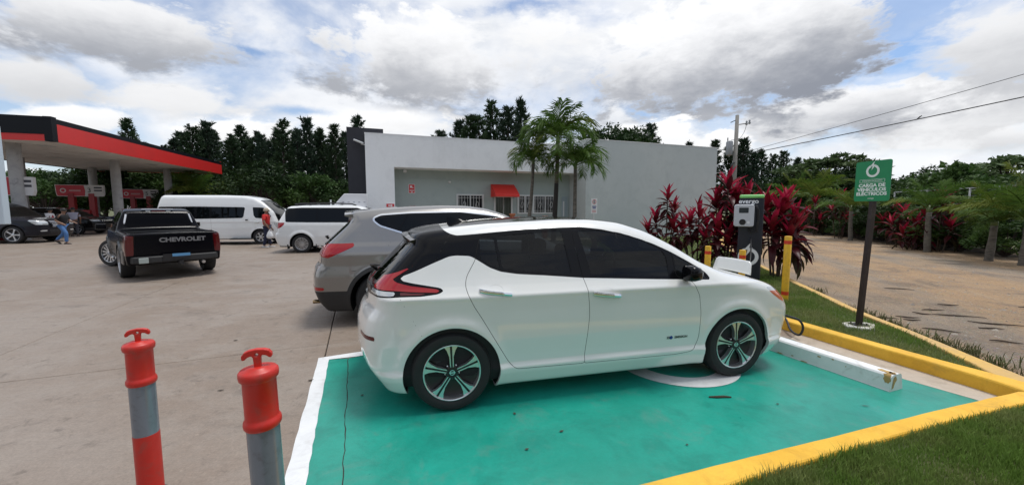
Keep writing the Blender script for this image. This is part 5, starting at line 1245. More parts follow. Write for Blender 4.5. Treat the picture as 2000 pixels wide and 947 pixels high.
# --- white minivan
VANM = Car(top=[(-2.7,1.45),(-2.4,1.60),(-2.1,1.70),(-1.4,1.75),(0,1.765),(.4,1.74),(.75,1.65),(1.1,1.45),(1.5,1.2),(1.75,1.06),(2.1,.98),(2.4,.88),(2.6,.7)],
    rear=[(.2,-2.36),(.35,-2.46),(.55,-2.52),(.70,-2.52),(.76,-2.45),(1.0,-2.42),(1.15,-2.38),(1.6,-2.12),(1.8,-1.95)], front=[(.2,2.45),(.5,2.58),(.8,2.55),(1,2.35)],
    plan=[(-2.55,.86),(-2.2,.93),(-1.6,.975),(0,.98),(1.6,.97),(2.1,.91),(2.5,.78)],
    sect=[(.15,.1),(.3,.04),(.45,.015),(.6,.0),(.85,.01),(1.0,.02),(1.1,.04),(1.3,.10),(1.6,.19),(1.8,.3)], bot=.22, kr=.15, kf=.28, crown=.05, rk=.12, wheels=((-1.515,.34),(1.515,.34)), flare=.02, R=.42, axis=.7, ends=.55, ek=.1)
M_WH = paint('white paint', (.76,.775,.775), .28)
car_pillars['minivan'] = [((-.98,1.7),(-.98,1.1),.03),((.22,1.7),(.30,1.1),.03)]
vehicle('minivan', 'white minivan with dark side windows parked beyond the grey sport utility', VANM, (-6.37,15.15,12), M_WH, ((-1.515,.33,.40),(1.515,.33,.40)),
    [rp([(-2.06,1.60,.04),(-1.5,1.635),(.4,1.63),(.9,1.45),(1.45,1.12),(.3,1.11),(-1.2,1.12),(-2.02,1.135,.03)], .04)],
    [(-1.515,.84,.335,.22,.225,'alloy',10,0),(1.515,.84,.335,.22,.225,'alloy',10,0)],
    wscreen=rp([(.62,-.8),(.65,.60),(1.1,.70),(1.6,.80),(1.75,.6),(1.8,-.8)], .04), rglass=endview(rp([(-.9,1.60),(.62,1.60),(.72,1.2),(.6,1.15),(-.9,1.15)], .03), -1.8, -1),
    lamps=[('tail_lamp', side(rp([(-2.7,1.10),(-2.05,1.11),(-2.10,1.0),(-2.25,.90),(-2.4,.87),(-2.7,.87)], .02), .55), M_TAIL), ('headlamp', side(rp([(1.9,.95),(2.6,.9),(2.6,.72),(2.2,.72)], .02), .4), M_LENS)],
    lines=[[(-1.0,1.11),(-1.06,1.0),(-1.0,.8),(-.75,.42),(-.68,.36)],[(-1.0,.98),(.25,.96)],[(.25,1.1),(.25,.3)],[(-2.5,.80),(-1.93,.76)],[(-.7,.62),(1.1,.62)]], res=(130,90,30), mirror=(1.05,.93,1.15), handles=[(-.1,.15,.98)],
    clad=lambda V: .26-V[:,2])
mv = bpy.data.objects['minivan']
for s_ in (-1, 1):
    mb = MB(); mb.tube([(-1.75,s_*.62,1.735),(-1.6,s_*.62,1.80),(-.5,s_*.64,1.815),(.2,s_*.62,1.79),(.35,s_*.62,1.73)], .022, 8); mb.build('roof_rail', M_PLAS, mv, True)
for x in (-1.3,-.2): MB().box((x,0,1.815),(.07,1.26,.03)).build('cross_bar', M_PLAS, mv)
MB().tube([(-1.95,-.9,.26),(-1.95,-.9,.1)], .0, 3)
for s_ in (-1,1):
    for x in (-1.98,-1.02): o = MB().box((x,s_*.85,.24),(.02,.2,.16)).build('mud_flap', M_PLAS, mv)
# --- white high-roof van
VANH = Car(top=[(-2.9,2.05),(-2.65,2.17),(-2.3,2.215),(0,2.225),(.9,2.2),(1.3,2.12),(1.65,1.92),(2.0,1.6),(2.25,1.32),(2.4,1.18),(2.55,1.05)],
    rear=[(.2,-2.62),(.5,-2.68),(1.1,-2.67),(1.6,-2.60),(2.0,-2.5),(2.3,-2.4)], front=[(.2,2.3),(.4,2.42),(.7,2.46),(1.0,2.42),(1.3,2.3)],
    plan=[(-2.7,.88),(-2.4,.92),(-1.8,.94),(1.5,.94),(2.1,.90),(2.5,.78)],
    sect=[(.15,.08),(.3,.03),(.45,.01),(.75,.0),(.98,.008),(1.02,.0),(1.06,.008),(1.2,.025),(1.8,.11),(2.1,.18),(2.3,.26)], bot=.24, kr=.1, kf=.25, crown=.06, rk=.13, wheels=((-1.55,.33),(1.55,.33)), flare=.012, R=.40, axis=.9, ends=.6, ek=.1)
M_VG = mat('van window glass', (.03,.04,.04), .05)
car_pillars['passenger_van'] = [((-1.0,2),(-1.0,1),.05),((-.42,2),(-.42,1),.05)]
mirror_paint['passenger_van'] = 1
vn = vehicle('passenger_van', 'white high roof passenger van with a long dark window strip', VANH, (-13.05,17.94,10), M_WH, ((-1.55,.33,.385),(1.55,.33,.385)),
    [rp([(-2.45,1.68,.04),(-1.0,1.69),(.95,1.66,.06),(.88,1.20,.08),(-1.0,1.17),(-2.4,1.18,.05)], .04), rp([(1.28,1.66),(1.72,1.64,.05),(2.02,1.26,.05),(1.9,1.16),(1.4,1.2),(1.32,1.3)], .03)],
    [(-1.55,.80,.335,.2,.2,'alloy',6,0),(1.55,.80,.335,.2,.2,'alloy',6,0)],
    wscreen=rp([(1.50,-.8),(1.52,.62),(1.9,.70),(2.28,.74),(2.36,.5),(2.4,-.8)], .04), rglass=endview(rp([(-.9,1.85),(.68,1.85),(.74,1.25),(-.9,1.2)], .03), -2.2, -1),
    lamps=[('tail_lamp', side(rp([(-2.8,1.15),(-2.56,1.14),(-2.56,.72),(-2.8,.72)], .02), .7), M_TAIL), ('headlamp', side(rp([(2.1,.98),(2.6,.95),(2.6,.72),(2.2,.76)], .02), .4), M_LENS)],
    lines=[[(1.10,2.0),(1.12,.33)],[(1.22,1.9),(1.22,1.2),(1.28,.9),(1.5,.72)],[(-.42,2.05),(-.42,1.7)],[(-.40,1.16),(-.40,.33)],[(-2.5,1.02),(1.08,1.0)],[(1.22,1.9),(1.6,1.92),(1.9,1.62)],[(1.13,1.98),(-2.4,2.04)]],
    res=(130,90,30), mirror=(1.95,.90,1.25), clad=lambda V: .27-V[:,2])
MB().box((1.05,-.99,1.10),(.10,.02,.05)).build('handle', M_TRIM, vn); MB().box((1.45,-.965,.99),(.2,.03,.03)).build('handle', M_CHR, vn)
for x in (-.7,.05,.28,.6): MB().box((x,-.9,1.45),(.015,.05,.45)).build('window_bar', M_TRIM, vn)
o = MB().box((.85,-1.02,.27),(.9,.22,.05)).build('side_step', M_PLAS, vn)
# --- black pickup seen from behind
PICK = Car(top=[(-2.7,1.07),(-.62,1.09),(-.56,1.12),(-.46,1.40),(-.36,1.56),(-.1,1.615),(.4,1.62),(.7,1.56),(1.0,1.36),(1.25,1.16),(1.4,1.08),(1.8,1.05),(2.3,.98),(2.5,.8)],
    rear=[(.3,-2.40),(.45,-2.42),(.6,-2.44),(1.1,-2.45),(1.2,-2.42)], front=[(.3,2.3),(.6,2.38),(.9,2.36),(1.1,2.2)],
    plan=[(-2.6,.84),(-2.2,.86),(-1.4,.865),(0,.865),(1.4,.865),(2.0,.83),(2.5,.72)],
    sect=[(.2,.08),(.35,.03),(.5,.01),(.75,.0),(.95,.012),(1.04,.025),(1.10,.05),(1.3,.11),(1.6,.22)], bot=.36, kr=.03, kf=.2, crown=.03, rk=.07, wheels=((-1.42,.36),(1.42,.36)), flare=.03, R=.45, axis=.72, ends=.5, ek=.05)
M_BLKP = mat('black truck paint', (.004,.004,.006), .16, spec=.13)
root = thing('pickup_truck', 'black pickup with silver tailgate lettering driving toward the fuel canopy', 'pickup truck', (-9.69,10.47,0), R_(140))
sh = PICK.shell(150, 110, 36); sh = arch_cut(sh, root, ((-1.42,.36,.43),(1.42,.36,.43)), M_BLKP, .05)
bedf = topview([(-2.36,-1),(-2.36,.74),(-.64,.74),(-.64,-1)], 1.0)
cut_, sh = sh.split(bedf)
V = []; mb = MB()
for z in (1.07,.62): V += [(-2.37,-.745,z),(-.63,-.745,z),(-.63,.745,z),(-2.37,.745,z)]
mb.add(V, [(4,5,6,7),(0,4,7,3),(1,2,6,5),(0,1,5,4),(3,7,6,2)]); mb.build('bed_liner', M_PLAS, root)
g1, st1, sh = split_gap(sh, side(rp([(-.38,1.50,.04),(.45,1.53),(.95,1.30),(1.2,1.10),(-.42,1.12,.03)], .03), .4), .01); pp, g1 = g1.split(line_side(((.1,1.6),(.12,1.0)), .03)); emit_shell('window', g1.offset(-.003), M_GLASS, root, 'pair'); emit_shell('pillar', pp, M_TRIM, root, 'pair'); emit_shell('window_seal', st1, M_TRIM, root, 'pair')
g1, st1, sh = split_gap(sh, topview(rp([(.55,-.8),(.57,.55),(1.2,.70),(1.35,.5),(1.38,-.8)], .04), 1.), .012); emit_shell('windscreen', g1, M_GLASS, root); emit_shell('windscreen_seal', st1, M_PLAS, root)
rgf = endview(rp([(-.9,1.50),(.56,1.50),(.68,1.16),(.6,1.13),(-.9,1.13)], .04), -.7, 1); rg2 = lambda V: np.minimum(rgf(V), -.2-V[:,0])
g1, st1, sh = split_gap(sh, rg2, .012); emit_shell('rear_window', g1, mat('truck dark glass', (.003,.003,.004), .05, spec=.06), root); emit_shell('rear_window_seal', st1, M_TRIM, root)
tlf = endview(rp([(.70,1.02),(1.2,1.02),(1.2,.58),(.72,.58)], .02), -2.2, -1)
g1, sh = sh.split(tlf); emit_shell('tail_lamp', g1.offset(.004), M_TAILD, root, 'pair')
tg = endview(rp([(-1,1.2),(.685,1.2),(.69,.56),(-1,.56)], .01), -2.2, -1)
tg_in, st1, sh = split_gap(sh, tg, .006); tgo = emit_shell('tailgate', tg_in, M_BLKP, root)[0]; emit_shell('tailgate_gap', st1.offset(-.004), M_GAP, root)
for pts in ([(.95,1.1),(.95,.45)],[(-.45,1.12),(-.45,.45)]): g1, sh = sh.split(line_side(pts, .004)); emit_shell('panel_gap', g1, M_GAP, root, 'pair')
emit_shell('body', sh, M_BLKP, root)
text('lettering', 'CHEVROLET', .135, mat('tailgate letters', (.23,.23,.24), .4, .5), tgo, frame((-2.456,-.13,.90),(0,-1,0),(0,0,1)), bold=.006, sx=1.12)
MB().tube([(-2.45,-.69,1.085),(-2.46,-.3,1.098),(-2.46,.3,1.098),(-2.45,.69,1.085)], .010, 8).build('tailgate_edge', M_TRIM, tgo, True)
bp_ = thing('rear_bumper', None, None); bp_.parent = root
o = MB().prism([(-2.36,-.80),(-2.50,-.74),(-2.56,-.45),(-2.56,.45),(-2.50,.74),(-2.36,.80)], .40, .55).build('bumper_bar', M_PLAS, bp_); bev(o, .03, 3)
o = MB().box((-2.57,.10,.51),(.02,.32,.16)).build('plate_recess', M_BLK, bp_)
MB().box((-2.583,-.06,.545),(.006,.32,.09)).build('number_plate', mat('plate blue', (.10,.27,.48), .4), bp_)
MB().box((-2.585,-.06,.495),(.006,.32,.06)).build('plate_lower', M_BLK, bp_)
o = MB().box((-2.565,.58,.47),(.02,.16,.12)).build('step_pad', mat('step pad grey', (.33,.38,.36), .5), bp_); bev(o, .03, 3, 20)
MB().tube([(-2.50,-.45,.36),(-2.6,-.46,.35)], .035, 12).build('tail_pipe', M_ALU2, root)
MB().box((-2.52,-.05,.38),(.2,.08,.08)).build('tow_hitch', M_BLK, root)
for s_ in (-1, 1):
    mb = MB(); mb.tube([(-.50,s_*.685,1.14),(-.50,s_*.66,1.26),(-.43,s_*.615,1.47)], .019, 6); mb.build('light_strip', mat('pale strip', (.66,.68,.72), .3), root)
    o = MB().box((.85,s_*1.0,1.14),(.10,.2,.14)).build('mirror', M_BLKP, root); bev(o, .03, 3)
    o = MB().box((-1.92,s_*.86,.52),(.5,.03,.3)).build('lower_trim', mat('muddy lower trim', (.17,.15,.135), .6), root); bev(o, .012)
    o = MB().box((.25,s_*.90,.40),(1.3,.06,.06)).build('side_step', M_CHR, root); bev(o, .02)
MB().box((-.33,0,1.60),(.10,.62,.02)).build('roof_lip', mat('pale strip', (.66,.68,.72), .3), root)
o = MB().box((-.42,0,1.545),(.03,.26,.03)).build('brake_lamp', M_TAILD, root)
for s_ in (-.2,.2): MB().box((-.42,s_,1.545),(.03,.09,.025)).build('cargo_lamp', M_LENS, root)
for x, st_ in ((-1.42,0),(1.42,R_(32))):
    for s_ in (-1, 1): wheel(root, x, s_*.76, .375, .375, .25, .26, 'alloy', s_, st_, 7)
MB().box((0,0,.46),(4.2,1.1,.16)).build('underbody', M_WELL, root)
# --- large dark sport utility by the totem
BIGS = Car(top=[(-2.7,1.75),(-2.4,1.86),(-1.5,1.90),(.0,1.90),(.3,1.86),(.6,1.74),(.95,1.48),(1.2,1.28),(1.35,1.20),(1.8,1.17),(2.3,1.12),(2.45,1.0)],
    rear=[(.3,-2.5),(.6,-2.58),(1.1,-2.55),(1.7,-2.4),(1.95,-2.3)], front=[(.3,2.42),(.5,2.52),(.8,2.55),(1.05,2.53),(1.2,2.45)],
    plan=[(-2.6,.93),(-2.2,.98),(-1.5,1.0),(1.5,1.0),(2.1,.97),(2.6,.86)],
    sect=[(.2,.09),(.35,.03),(.5,.01),(.8,.0),(1.05,.01),(1.14,.03),(1.25,.07),(1.6,.16),(1.9,.26)], bot=.3, kr=.06, kf=.14, crown=.04, rk=.1, wheels=((-1.47,.4),(1.47,.4)), flare=.02, R=.48, axis=.8, ends=.5, ek=.07)
M_DKG = mat('dark slate paint', (.010,.011,.018), .16, spec=.3)
big = vehicle('large_sport_utility', 'large dark slate sport utility with chrome grille beside the white totem', BIGS, (-24.56,18.24,12), M_DKG, ((-1.47,.4,.46),(1.47,.4,.46)),
    [rp([(-2.2,1.74,.05),(.25,1.75),(.8,1.45),(1.1,1.23),(-2.25,1.24,.04)], .04)], [(-1.47,.87,.40,.27,.285,'alloy',5,0),(1.47,.87,.40,.27,.285,'alloy',5,0)],
    wscreen=rp([(.35,-.8),(.38,.65),(.8,.75),(1.2,.84),(1.32,.6),(1.35,-.8)], .04),
    lamps=[('headlamp', side(rp([(2.02,1.08),(2.7,1.05),(2.7,.84),(2.3,.86)], .02), .55), M_LENS), ('grille', endview(rp([(-1,1.06),(.53,1.06),(.50,.70),(-1,.70)], .03), 2.2, 1), M_TRIM), ('fog_lamp', endview(rp([(.58,.60),(.86,.60),(.86,.54),(.58,.54)], .01), 2.2, 1), M_LENS), ('bumper_intake', endview(rp([(-1,.62),(.5,.62),(.45,.45),(-1,.45)], .02), 2.2, 1), M_PLAS)],
    lines=[[(.95,1.2),(.98,.45)],[(-.2,1.2),(-.2,.45)]], res=(110,80,28), mirror=(1.0,.98,1.28), clad=lambda V: .36-V[:,2])
for k in range(5): z = .76+.065*k; x = 2.50; mb = MB(); mb.tube([(x-.02,-.5,z),(x+.055,-.25,z),(x+.065,0,z),(x+.055,.25,z),(x-.02,.5,z)], .013, 6); mb.build('grille_bar', M_CHR, big)
# --- dark crossover with slotted grille, and the other parked cars under the trees
def crossover(label, pose, pm, scale=1., slots=False, group=None, name='crossover', rack=False):
    t = vehicle(name, label, SUV, pose, pm, ((-1.35,.36,.43),(1.35,.36,.42)), [dlo], [(-1.35,.80,.365,.235,.24,'alloy',5,0),(1.35,.80,.365,.235,.24,'alloy',5,0)],
        wscreen=rp([(.1,-.8),(.12,.55),(.5,.62),(.9,.70),(1.12,.74),(1.2,.6),(1.24,-.8)], .04), rglass=endview(rp([(-.9,1.44),(.60,1.44),(.70,1.38),(.72,1.16),(.62,1.12),(-.9,1.11)], .03), -1.5, -1),
        lamps=[('tail_lamp', side(tlp, .5), M_TAIL), ('headlamp', side(rp([(1.95,.93),(2.5,.90),(2.5,.84),(2.1,.83)], .01), .42), M_LENS), ('grille', endview(rp([(-1,.92),(.46,.92),(.42,.80),(-1,.80)], .02), 2.1, 1), M_TRIM)],
        clad=lambda V: .42-V[:,2], res=(80,60,20), mirror=(.78,.90,1.18), group=group)
    if slots:
        for k in range(7):
            y = -.36+.12*k; o = MB().box((2.37-.3*y*y,y,.86),(.03,.075,.12)).build('grille_slot', M_CHR, t); bev(o,.012)
    if rack:
        for s_ in (-.6,.6): MB().tube([(-1.5,s_,1.62),(-1.4,s_,1.72),(-.2,s_,1.75),(-.1,s_,1.66)], .025, 6).build('roof_rail', M_PLAS, t)
        o = MB().box((-.9,0,1.82),(1.2,.9,.16)).build('roof_box', M_DKG, t); bev(o,.05)
    return t
M_BLKC = mat('black crossover paint', (.006,.006,.007), .16, spec=.3); M_SILV = mat('silver paint', (.30,.31,.33), .3, .6, coat=1.); M_NAVY = paint('navy paint', (.01,.016,.05), .2)
crossover('black crossover with seven chrome grille slots beside the canopy column', (-28.5,24.4,12), M_BLKC, slots=True)
crossover('dark silver crossover parked between the first column and the dispensers', (-28.8,21.3,15), M_SILV, name='parked_crossover')
crossover('dark crossover parked behind the second canopy column', (-28.6,29.6,200), M_NAVY, name='parked_crossover')
crossover('navy car with roof box parked beyond the minivan near the trees', (-11.4,23.4,14), M_NAVY, rack=True, name='parked_crossover')
crossover('white car parked between the van and the trees', (-14.8,25.0,8), M_WH, name='parked_crossover')
crossover('silver crossover parked past the dispenser numbered 3', (-34.5,30.5,15), M_SILV, name='parked_crossover')
# ---------------------------------------------------------------- trees and plants
M_BARK = mat('pine bark', (.055,.042,.034), .95, var=.3, scale=5)
M_PINE = [leafmat('pine needles', (.022,.046,.020), (.042,.072,.030), .6, .12, .5, .2), leafmat('pine needles bluish', (.021,.044,.026), (.040,.064,.038), .6, .12, .5, .2)]
M_BRD_L = [leafmat('broad leaves dark', (.018,.042,.012), (.038,.07,.018), .5, .2, .35, .2), leafmat('broad leaves mid', (.035,.075,.018), (.065,.11,.028), .5, .25, .4, .2), leafmat('broad leaves pale', (.055,.095,.035), (.09,.13,.05), .5, .25, .5, .2)]
def pine_mesh(seed, H):
    r = np.random.RandomState(seed); tr = MB(); cr = MB()
    bend = r.uniform(-.02,.02,2)
    P = [(bend[0]*z*z/H*2, bend[1]*z*z/H*2, z) for z in np.linspace(-.3, H*.97, 9)]
    tr.tube(P, [.17*(1-k/9.5)+.02 for k in range(9)], 7)
    nb = int(H*9); ang = r.uniform(0, 6)
    for i in range(nb):
        t = (i+r.rand())/nb; z = H*(.16+.82*t); ang += 2.4+r.uniform(-.5,.5)
        L = H*(.030+.165*(1-t)**.85)*r.uniform(.45,1.2); up = .35+.8*t+r.uniform(-.2,.3)
        c, s_ = math.cos(ang), math.sin(ang); b0 = np.array([bend[0]*z*z/H*2, bend[1]*z*z/H*2, z])
        tip = b0+np.array([c*L, s_*L, L*up*.7])
        tr.tube([b0, (b0+tip)/2+(0,0,-.05*L), tip], [.035*(1-t*.6),.02,.006], 4, cap=False)
        nt_ = int(4+L*6)
        for k in range(nt_):
            f = .30+.72*(k+r.rand())/nt_; c0 = b0+(tip-b0)*f+r.normal(0,.055,3)*(.4+L*.3)
            for q in range(9):
                d = r.normal(0,.6,3); d[2] += .8; d[:2] += np.array([c, s_])*.55; d /= np.linalg.norm(d); l = r.uniform(.22,.50); w = r.uniform(.02,.042)
                sd = np.cross(d, r.normal(0,1,3)); sd /= max(np.linalg.norm(sd), 1e-6)
                cr.add([c0-sd*w*.4, c0+sd*w*.4, c0+d*l*.6+sd*w, c0+d*l, c0+d*l*.6-sd*w], [(0,1,2,3,4)])
    for q in range(40):   # leading shoot
        d = r.normal(0,.35,3); d[2] = abs(d[2])+.9; c0 = np.array([bend[0]*H*2, bend[1]*H*2, H*(.90+.09*r.rand())]); l = r.uniform(.2,.4); sd = np.cross(d, r.normal(0,1,3)); sd /= np.linalg.norm(sd)
        cr.add([c0-sd*.02, c0+sd*.02, c0+d*l*.6+sd*.04, c0+d*l, c0+d*l*.6-sd*.04], [(0,1,2,3,4)])
    return tr.mesh('trunk', M_BARK, True), cr.mesh('crown', M_PINE[seed % 2])
PINES = [pine_mesh(20+k, h) for k, h in enumerate((11.,10.,12.,9.,11.5))]
def pine(x, y, h, v, label, group, rot=0):
    k = h/(11.,10.,12.,9.,11.5)[v]; t = thing('pine_tree', label, 'tree', (x, y, -.15), rot, group)
    t.scale = (k*random.uniform(.85,1.3),)*2+(k,)
    link('trunk', PINES[v][0], None, t); link('crown', PINES[v][1], None, t); return t
GP = 'pines behind the station'
rp_ = random.Random(12)
# pixel column, distance, top row -> position and height
def at_px(px, Y, top): return ((px-1000)/750*Y, Y, 1.62+(407-top)/750*Y)
for k, (px, Y, top) in enumerate([(272,44,240),(345,47,275),(383,43,252),(418,45,243),(455,41,268),(487,46,252),(520,42,268),(560,40,240),(605,41,238),(640,46,258),(662,40,250),(700,44,232),(300,52,285),(500,50,275),(580,49,262),(400,52,262),(540,47,280),(625,49,262),(365,49,262),(435,48,262),(470,44,275),(585,44,258),(330,45,288),(680,47,262),(505,43,262),(650,43,268),(545,43,258)]):
    x, y, h = at_px(px, Y, top); pine(x, y, h+.15, k % 5, {0: 'lone pine tip rising above the red canopy fascia', 11: 'pine tip peeking over the charcoal fin wall'}.get(k, 'dark pine in the dense row between the canopy and the store'), GP, rp_.uniform(0,6))
for k, (px, Y, top) in enumerate([(868,42,262),(897,43,240),(915,41,231),(940,42,233),(970,43,206),(995,41,219),(1022,45,204),(1050,43,250),(1140,47,255),(1165,46,262),(1268,50,249),(1345,56,282),(1385,58,278)]):
    x, y, h = at_px(px, Y, top); pine(x, y, h+.15, (k*2+1) % 5, 'pine top showing above the flat roof of the store', 'pines behind the store', rp_.uniform(0,6))
for k, (px, Y, top) in enumerate([(1418,44,290),(1445,42,276),(1462,45,300),(1484,48,296),(1500,46,305),(1525,50,298),(1545,52,312),(1440,50,292)]):
    x, y, h = at_px(px, Y, top); pine(x, y, h+.15, (k*3) % 5, 'dark pine standing behind the utility pole', 'pines beyond the utility pole', rp_.uniform(0,6))
def broad_mesh(seed, rx, rz_, n, leaf, m, trunk_h, flat=False, nclump=26):
    """limbs carrying leaf clumps; returns trunk and crown meshes"""
    r = np.random.RandomState(seed); tr = MB(); cr = MB(); zc = trunk_h+rz_*.75
    tr.tube([(0,0,-.3),(r.uniform(-.1,.1),0,trunk_h*.5),(r.uniform(-.2,.2),r.uniform(-.2,.2),trunk_h),(0,0,zc)], [.06*rx+.03,.05*rx+.02,.04*rx+.02,.02], 8)
    cl = []
    for i in range(nclump):
        d = r.normal(0,1,3); d /= np.linalg.norm(d); d[2] = abs(d[2])*1.15-.35; q = r.uniform(.55,1.0)
        c = np.array([d[0]*rx*q, d[1]*rx*q, zc+d[2]*rz_*q]); cl.append((c, r.uniform(.22,.42)*rx*(.8 if flat else 1)))
        tr.tube([(0,0,trunk_h*.8), (c[0]*.45, c[1]*.45, (trunk_h+c[2])*.5), tuple(c)], [.03*rx+.01,.018*rx,.006], 5, cap=False)
    per = n//nclump
    for c, s_ in cl:
        P = r.normal(0,1,(per,3)); P /= np.linalg.norm(P, axis=1)[:,None]; P *= (r.rand(per,1)**.45)*s_; P[:,2] *= (.16 if flat else .75); P += c
        for p in P:
            nrm = r.normal(0,.7,3)+(0,0,.9); nrm /= np.linalg.norm(nrm); a = np.cross(nrm, r.normal(0,1,3)); a /= np.linalg.norm(a); b_ = np.cross(nrm, a); l = leaf*r.uniform(.6,1.3); w = l*.42
            cr.add([p-a*l*.5, p+b_*w*.5, p+a*l*.5-nrm*l*.12, p-b_*w*.5], [(0,1,2,3)])
    return tr.mesh('trunk', M_BARK, True), cr.mesh('crown', m)
BROAD = [broad_mesh(1,2.6,2.0,4200,.30,M_BRD_L[0],1.6), broad_mesh(2,2.4,1.7,4200,.28,M_BRD_L[1],1.2), broad_mesh(3,2.9,1.5,2700,.36,M_BRD_L[2],2.6,True,36), broad_mesh(4,1.3,1.05,2600,.16,M_BRD_L[0],.35), broad_mesh(5,1.2,1.0,2600,.17,M_BRD_L[1],.3)]
def broad(name, x, y, v, k, label, group, kz=1., cat='tree'):
    t = thing(name, label, cat, (x, y, -.15), random.uniform(0,6.28), group); t.scale = (k,k,k*kz); link('trunk', BROAD[v][0], None, t); link('crown', BROAD[v][1], None, t); return t
# understory in front of the pines
for k, px in enumerate(range(-20, 700, 38)):
    Y = 37+3*math.sin(k*1.7); x = (px-1000)/750*Y
    broad('understory_tree', x, Y, k % 2, .95+.25*math.sin(k*2.3), 'low bushy tree under the dark pines', 'bushy trees below the pines', 1.05)
for k, px in enumerate((40,110,170,235,290,335)):
    Y = 41+2*math.sin(k); broad('leafy_tree', (px-1000)/750*Y, Y, 1, 1.5+.15*math.sin(k*3), 'green leafy tree seen under the fuel canopy', 'leafy trees beyond the canopy', 1.)
for k, (px, Y, top, v, s_) in enumerate(((1190,44,238,0,1.9),(1225,46,248,0,1.7),(1245,47,255,0,1.5))):
    x, y, h = at_px(px, Y, top); broad('leafy_tree', x, y, v, s_, 'rounded dark tree rising behind the store wing', 'rounded trees behind the wing', h/(s_*5.1))
for k, (px, Y, top, v, s_, lab) in enumerate((
    (1612,32,296,2,1.25,'flat topped tree with layered leaves behind the green sign'),(1575,31,345,1,.9,'mid green tree at the end of the track hedge'),(1545,36,335,1,1.0,'mid green tree beside the far pines'),
    (1800,36,322,0,1.0,'small dark crowned tree above the hedge'),(1955,28,300,2,1.6,'wide airy tree with layered pale leaves above the fence'),(1700,37,350,0,1.0,'dark tree low behind the sign panel'),
    (1750,34,352,1,.9,'bushy tree between the hedge and the small dark crown'),(1880,33,350,1,.95,'bushy tree below the airy layered tree'),(2020,27,330,2,1.3,'second airy tree at the end of the fence'),(1650,35,348,0,1.05,'dark bushy tree under the flat topped tree'),(1500,40,345,0,1.0,'dark bushy tree below the pines by the track'),(1640,30,318,0,1.25,'tall dark leafy tree left of the sign panel'),(1570,35,318,0,1.2,'rounded dark tree at the end of the pine row'),(1730,31,338,1,1.05,'broad mid green tree right behind the sign'),(1850,30,335,0,1.1,'rounded dark tree above the crimson hedge plant'),(1840,40,345,0,1.0,'low dark tree far beyond the fence'))):
    x, y, h = at_px(px, Y, top); hh = {0:1.6+2.0*1.75, 1:1.2+1.7*1.75, 2:2.8+1.3*1.75}[v]*s_; broad('leafy_tree', x, y, v, s_, lab, None, max(.6, h/hh))
# unseen trees added behind the viewpoint to darken car glass reflections and near sides
for k in range(9):
    a = R_(118+15.5*k); d_ = 24+2*math.sin(k*2.1); x, y = d_*math.sin(a)*1.2, d_*math.cos(a)-1
    broad('added_tree', x, y, k % 2, 2.0+.3*math.sin(k*1.3), 'large leafy tree added unseen behind the viewpoint for darker reflections', 'trees behind the viewpoint', 1.1)
# ---------------------------------------------------------------- palms
M_PALM = [leafmat('palm leaflets', (.055,.115,.02), (.095,.165,.03), .5, .3, 1.5, .18), leafmat('palm leaflets yellow green', (.075,.13,.018), (.14,.17,.035), .55, .3, 1.5, .2)]
M_PTR = mat('palm trunk', (.16,.145,.12), .9, col2=(.09,.08,.07), scale=7, bump=.01, bscale=14, stretch=(1,1,3)); M_PTRD = mat('dark palm trunk', (.03,.026,.024), .9, var=.3, scale=8, bump=.01, bscale=14, stretch=(1,1,3)); M_CSH = mat('palm crownshaft', (.10,.14,.05), .5, var=.15, scale=5)
def frond_mesh(seed, L, arch, m, nl=36, leaf=.55, w=.05):
    """frond along +x, arching down; leaflets bend under their weight"""
    r = np.random.RandomState(seed); mb = MB(); P = []; a = R_(arch[0]); p = np.zeros(3); n = 16
    for i in range(n+1):
        P.append(p.copy()); t = i/n; e = a-R_(arch[1])*t**1.3; p = p+np.array([math.cos(e), 0, math.sin(e)])*L/n
    P = np.array(P); mb.tube(P.tolist(), [.022*(1-i/n)+.004 for i in range(n+1)], 5, cap=False)
    for k in range(nl):
        t = .16+.84*(k+.5)/nl; i = min(int(t*n), n-1); f = t*n-i; c = P[i]*(1-f)+P[i+1]*f; tg_ = P[i+1]-P[i]; tg_ /= np.linalg.norm(tg_); up = np.array([-tg_[2],0,tg_[0]])
        l = leaf*(.55+.75*math.sin(math.pi*min(t*.9+.08,1)))*r.uniform(.85,1.1)
        for s_ in (-1, 1):
            d = np.array([0,s_,0])*.8+tg_*(.55+.5*t)+up*r.uniform(-.1,.55); d /= np.linalg.norm(d); wv = np.cross(d, up); wv = tg_*.8+up*.3; wv /= np.linalg.norm(wv); wv *= w*r.uniform(.8,1.2)
            q1 = c+d*l*.5; d2 = d+np.array([0,0,-.55-r.rand()*.35]); d2 /= np.linalg.norm(d2); q2 = q1+d2*l*.5
            mb.add([c-wv*.3, c+wv*.3, q1+wv*.5, q1-wv*.5, q2], [(0,1,2,3),(3,2,4)])
    return mb.mesh('frond', m)
FR = [[frond_mesh(s_, 1.6, (78,60), m, 34, .62, .055), frond_mesh(s_+1, 1.95, (66,135), m, 36, .72, .055), frond_mesh(s_+2, 1.9, (46,140), m, 36, .72, .055), frond_mesh(s_+3, 1.7, (18,115), m, 34, .66, .055)] for s_, m in ((1, M_PALM[0]), (9, M_PALM[1]))]
FR += [[frond_mesh(s_, 1.7, (82,35), m, 30, .5, .05), frond_mesh(s_+1, 1.8, (60,60), m, 30, .52, .05), frond_mesh(s_+2, 1.8, (38,70), m, 30, .52, .05), frond_mesh(s_+3, 1.6, (14,70), m, 30, .5, .05)] for s_, m in ((21, M_PALM[0]), (29, M_PALM[1]))]
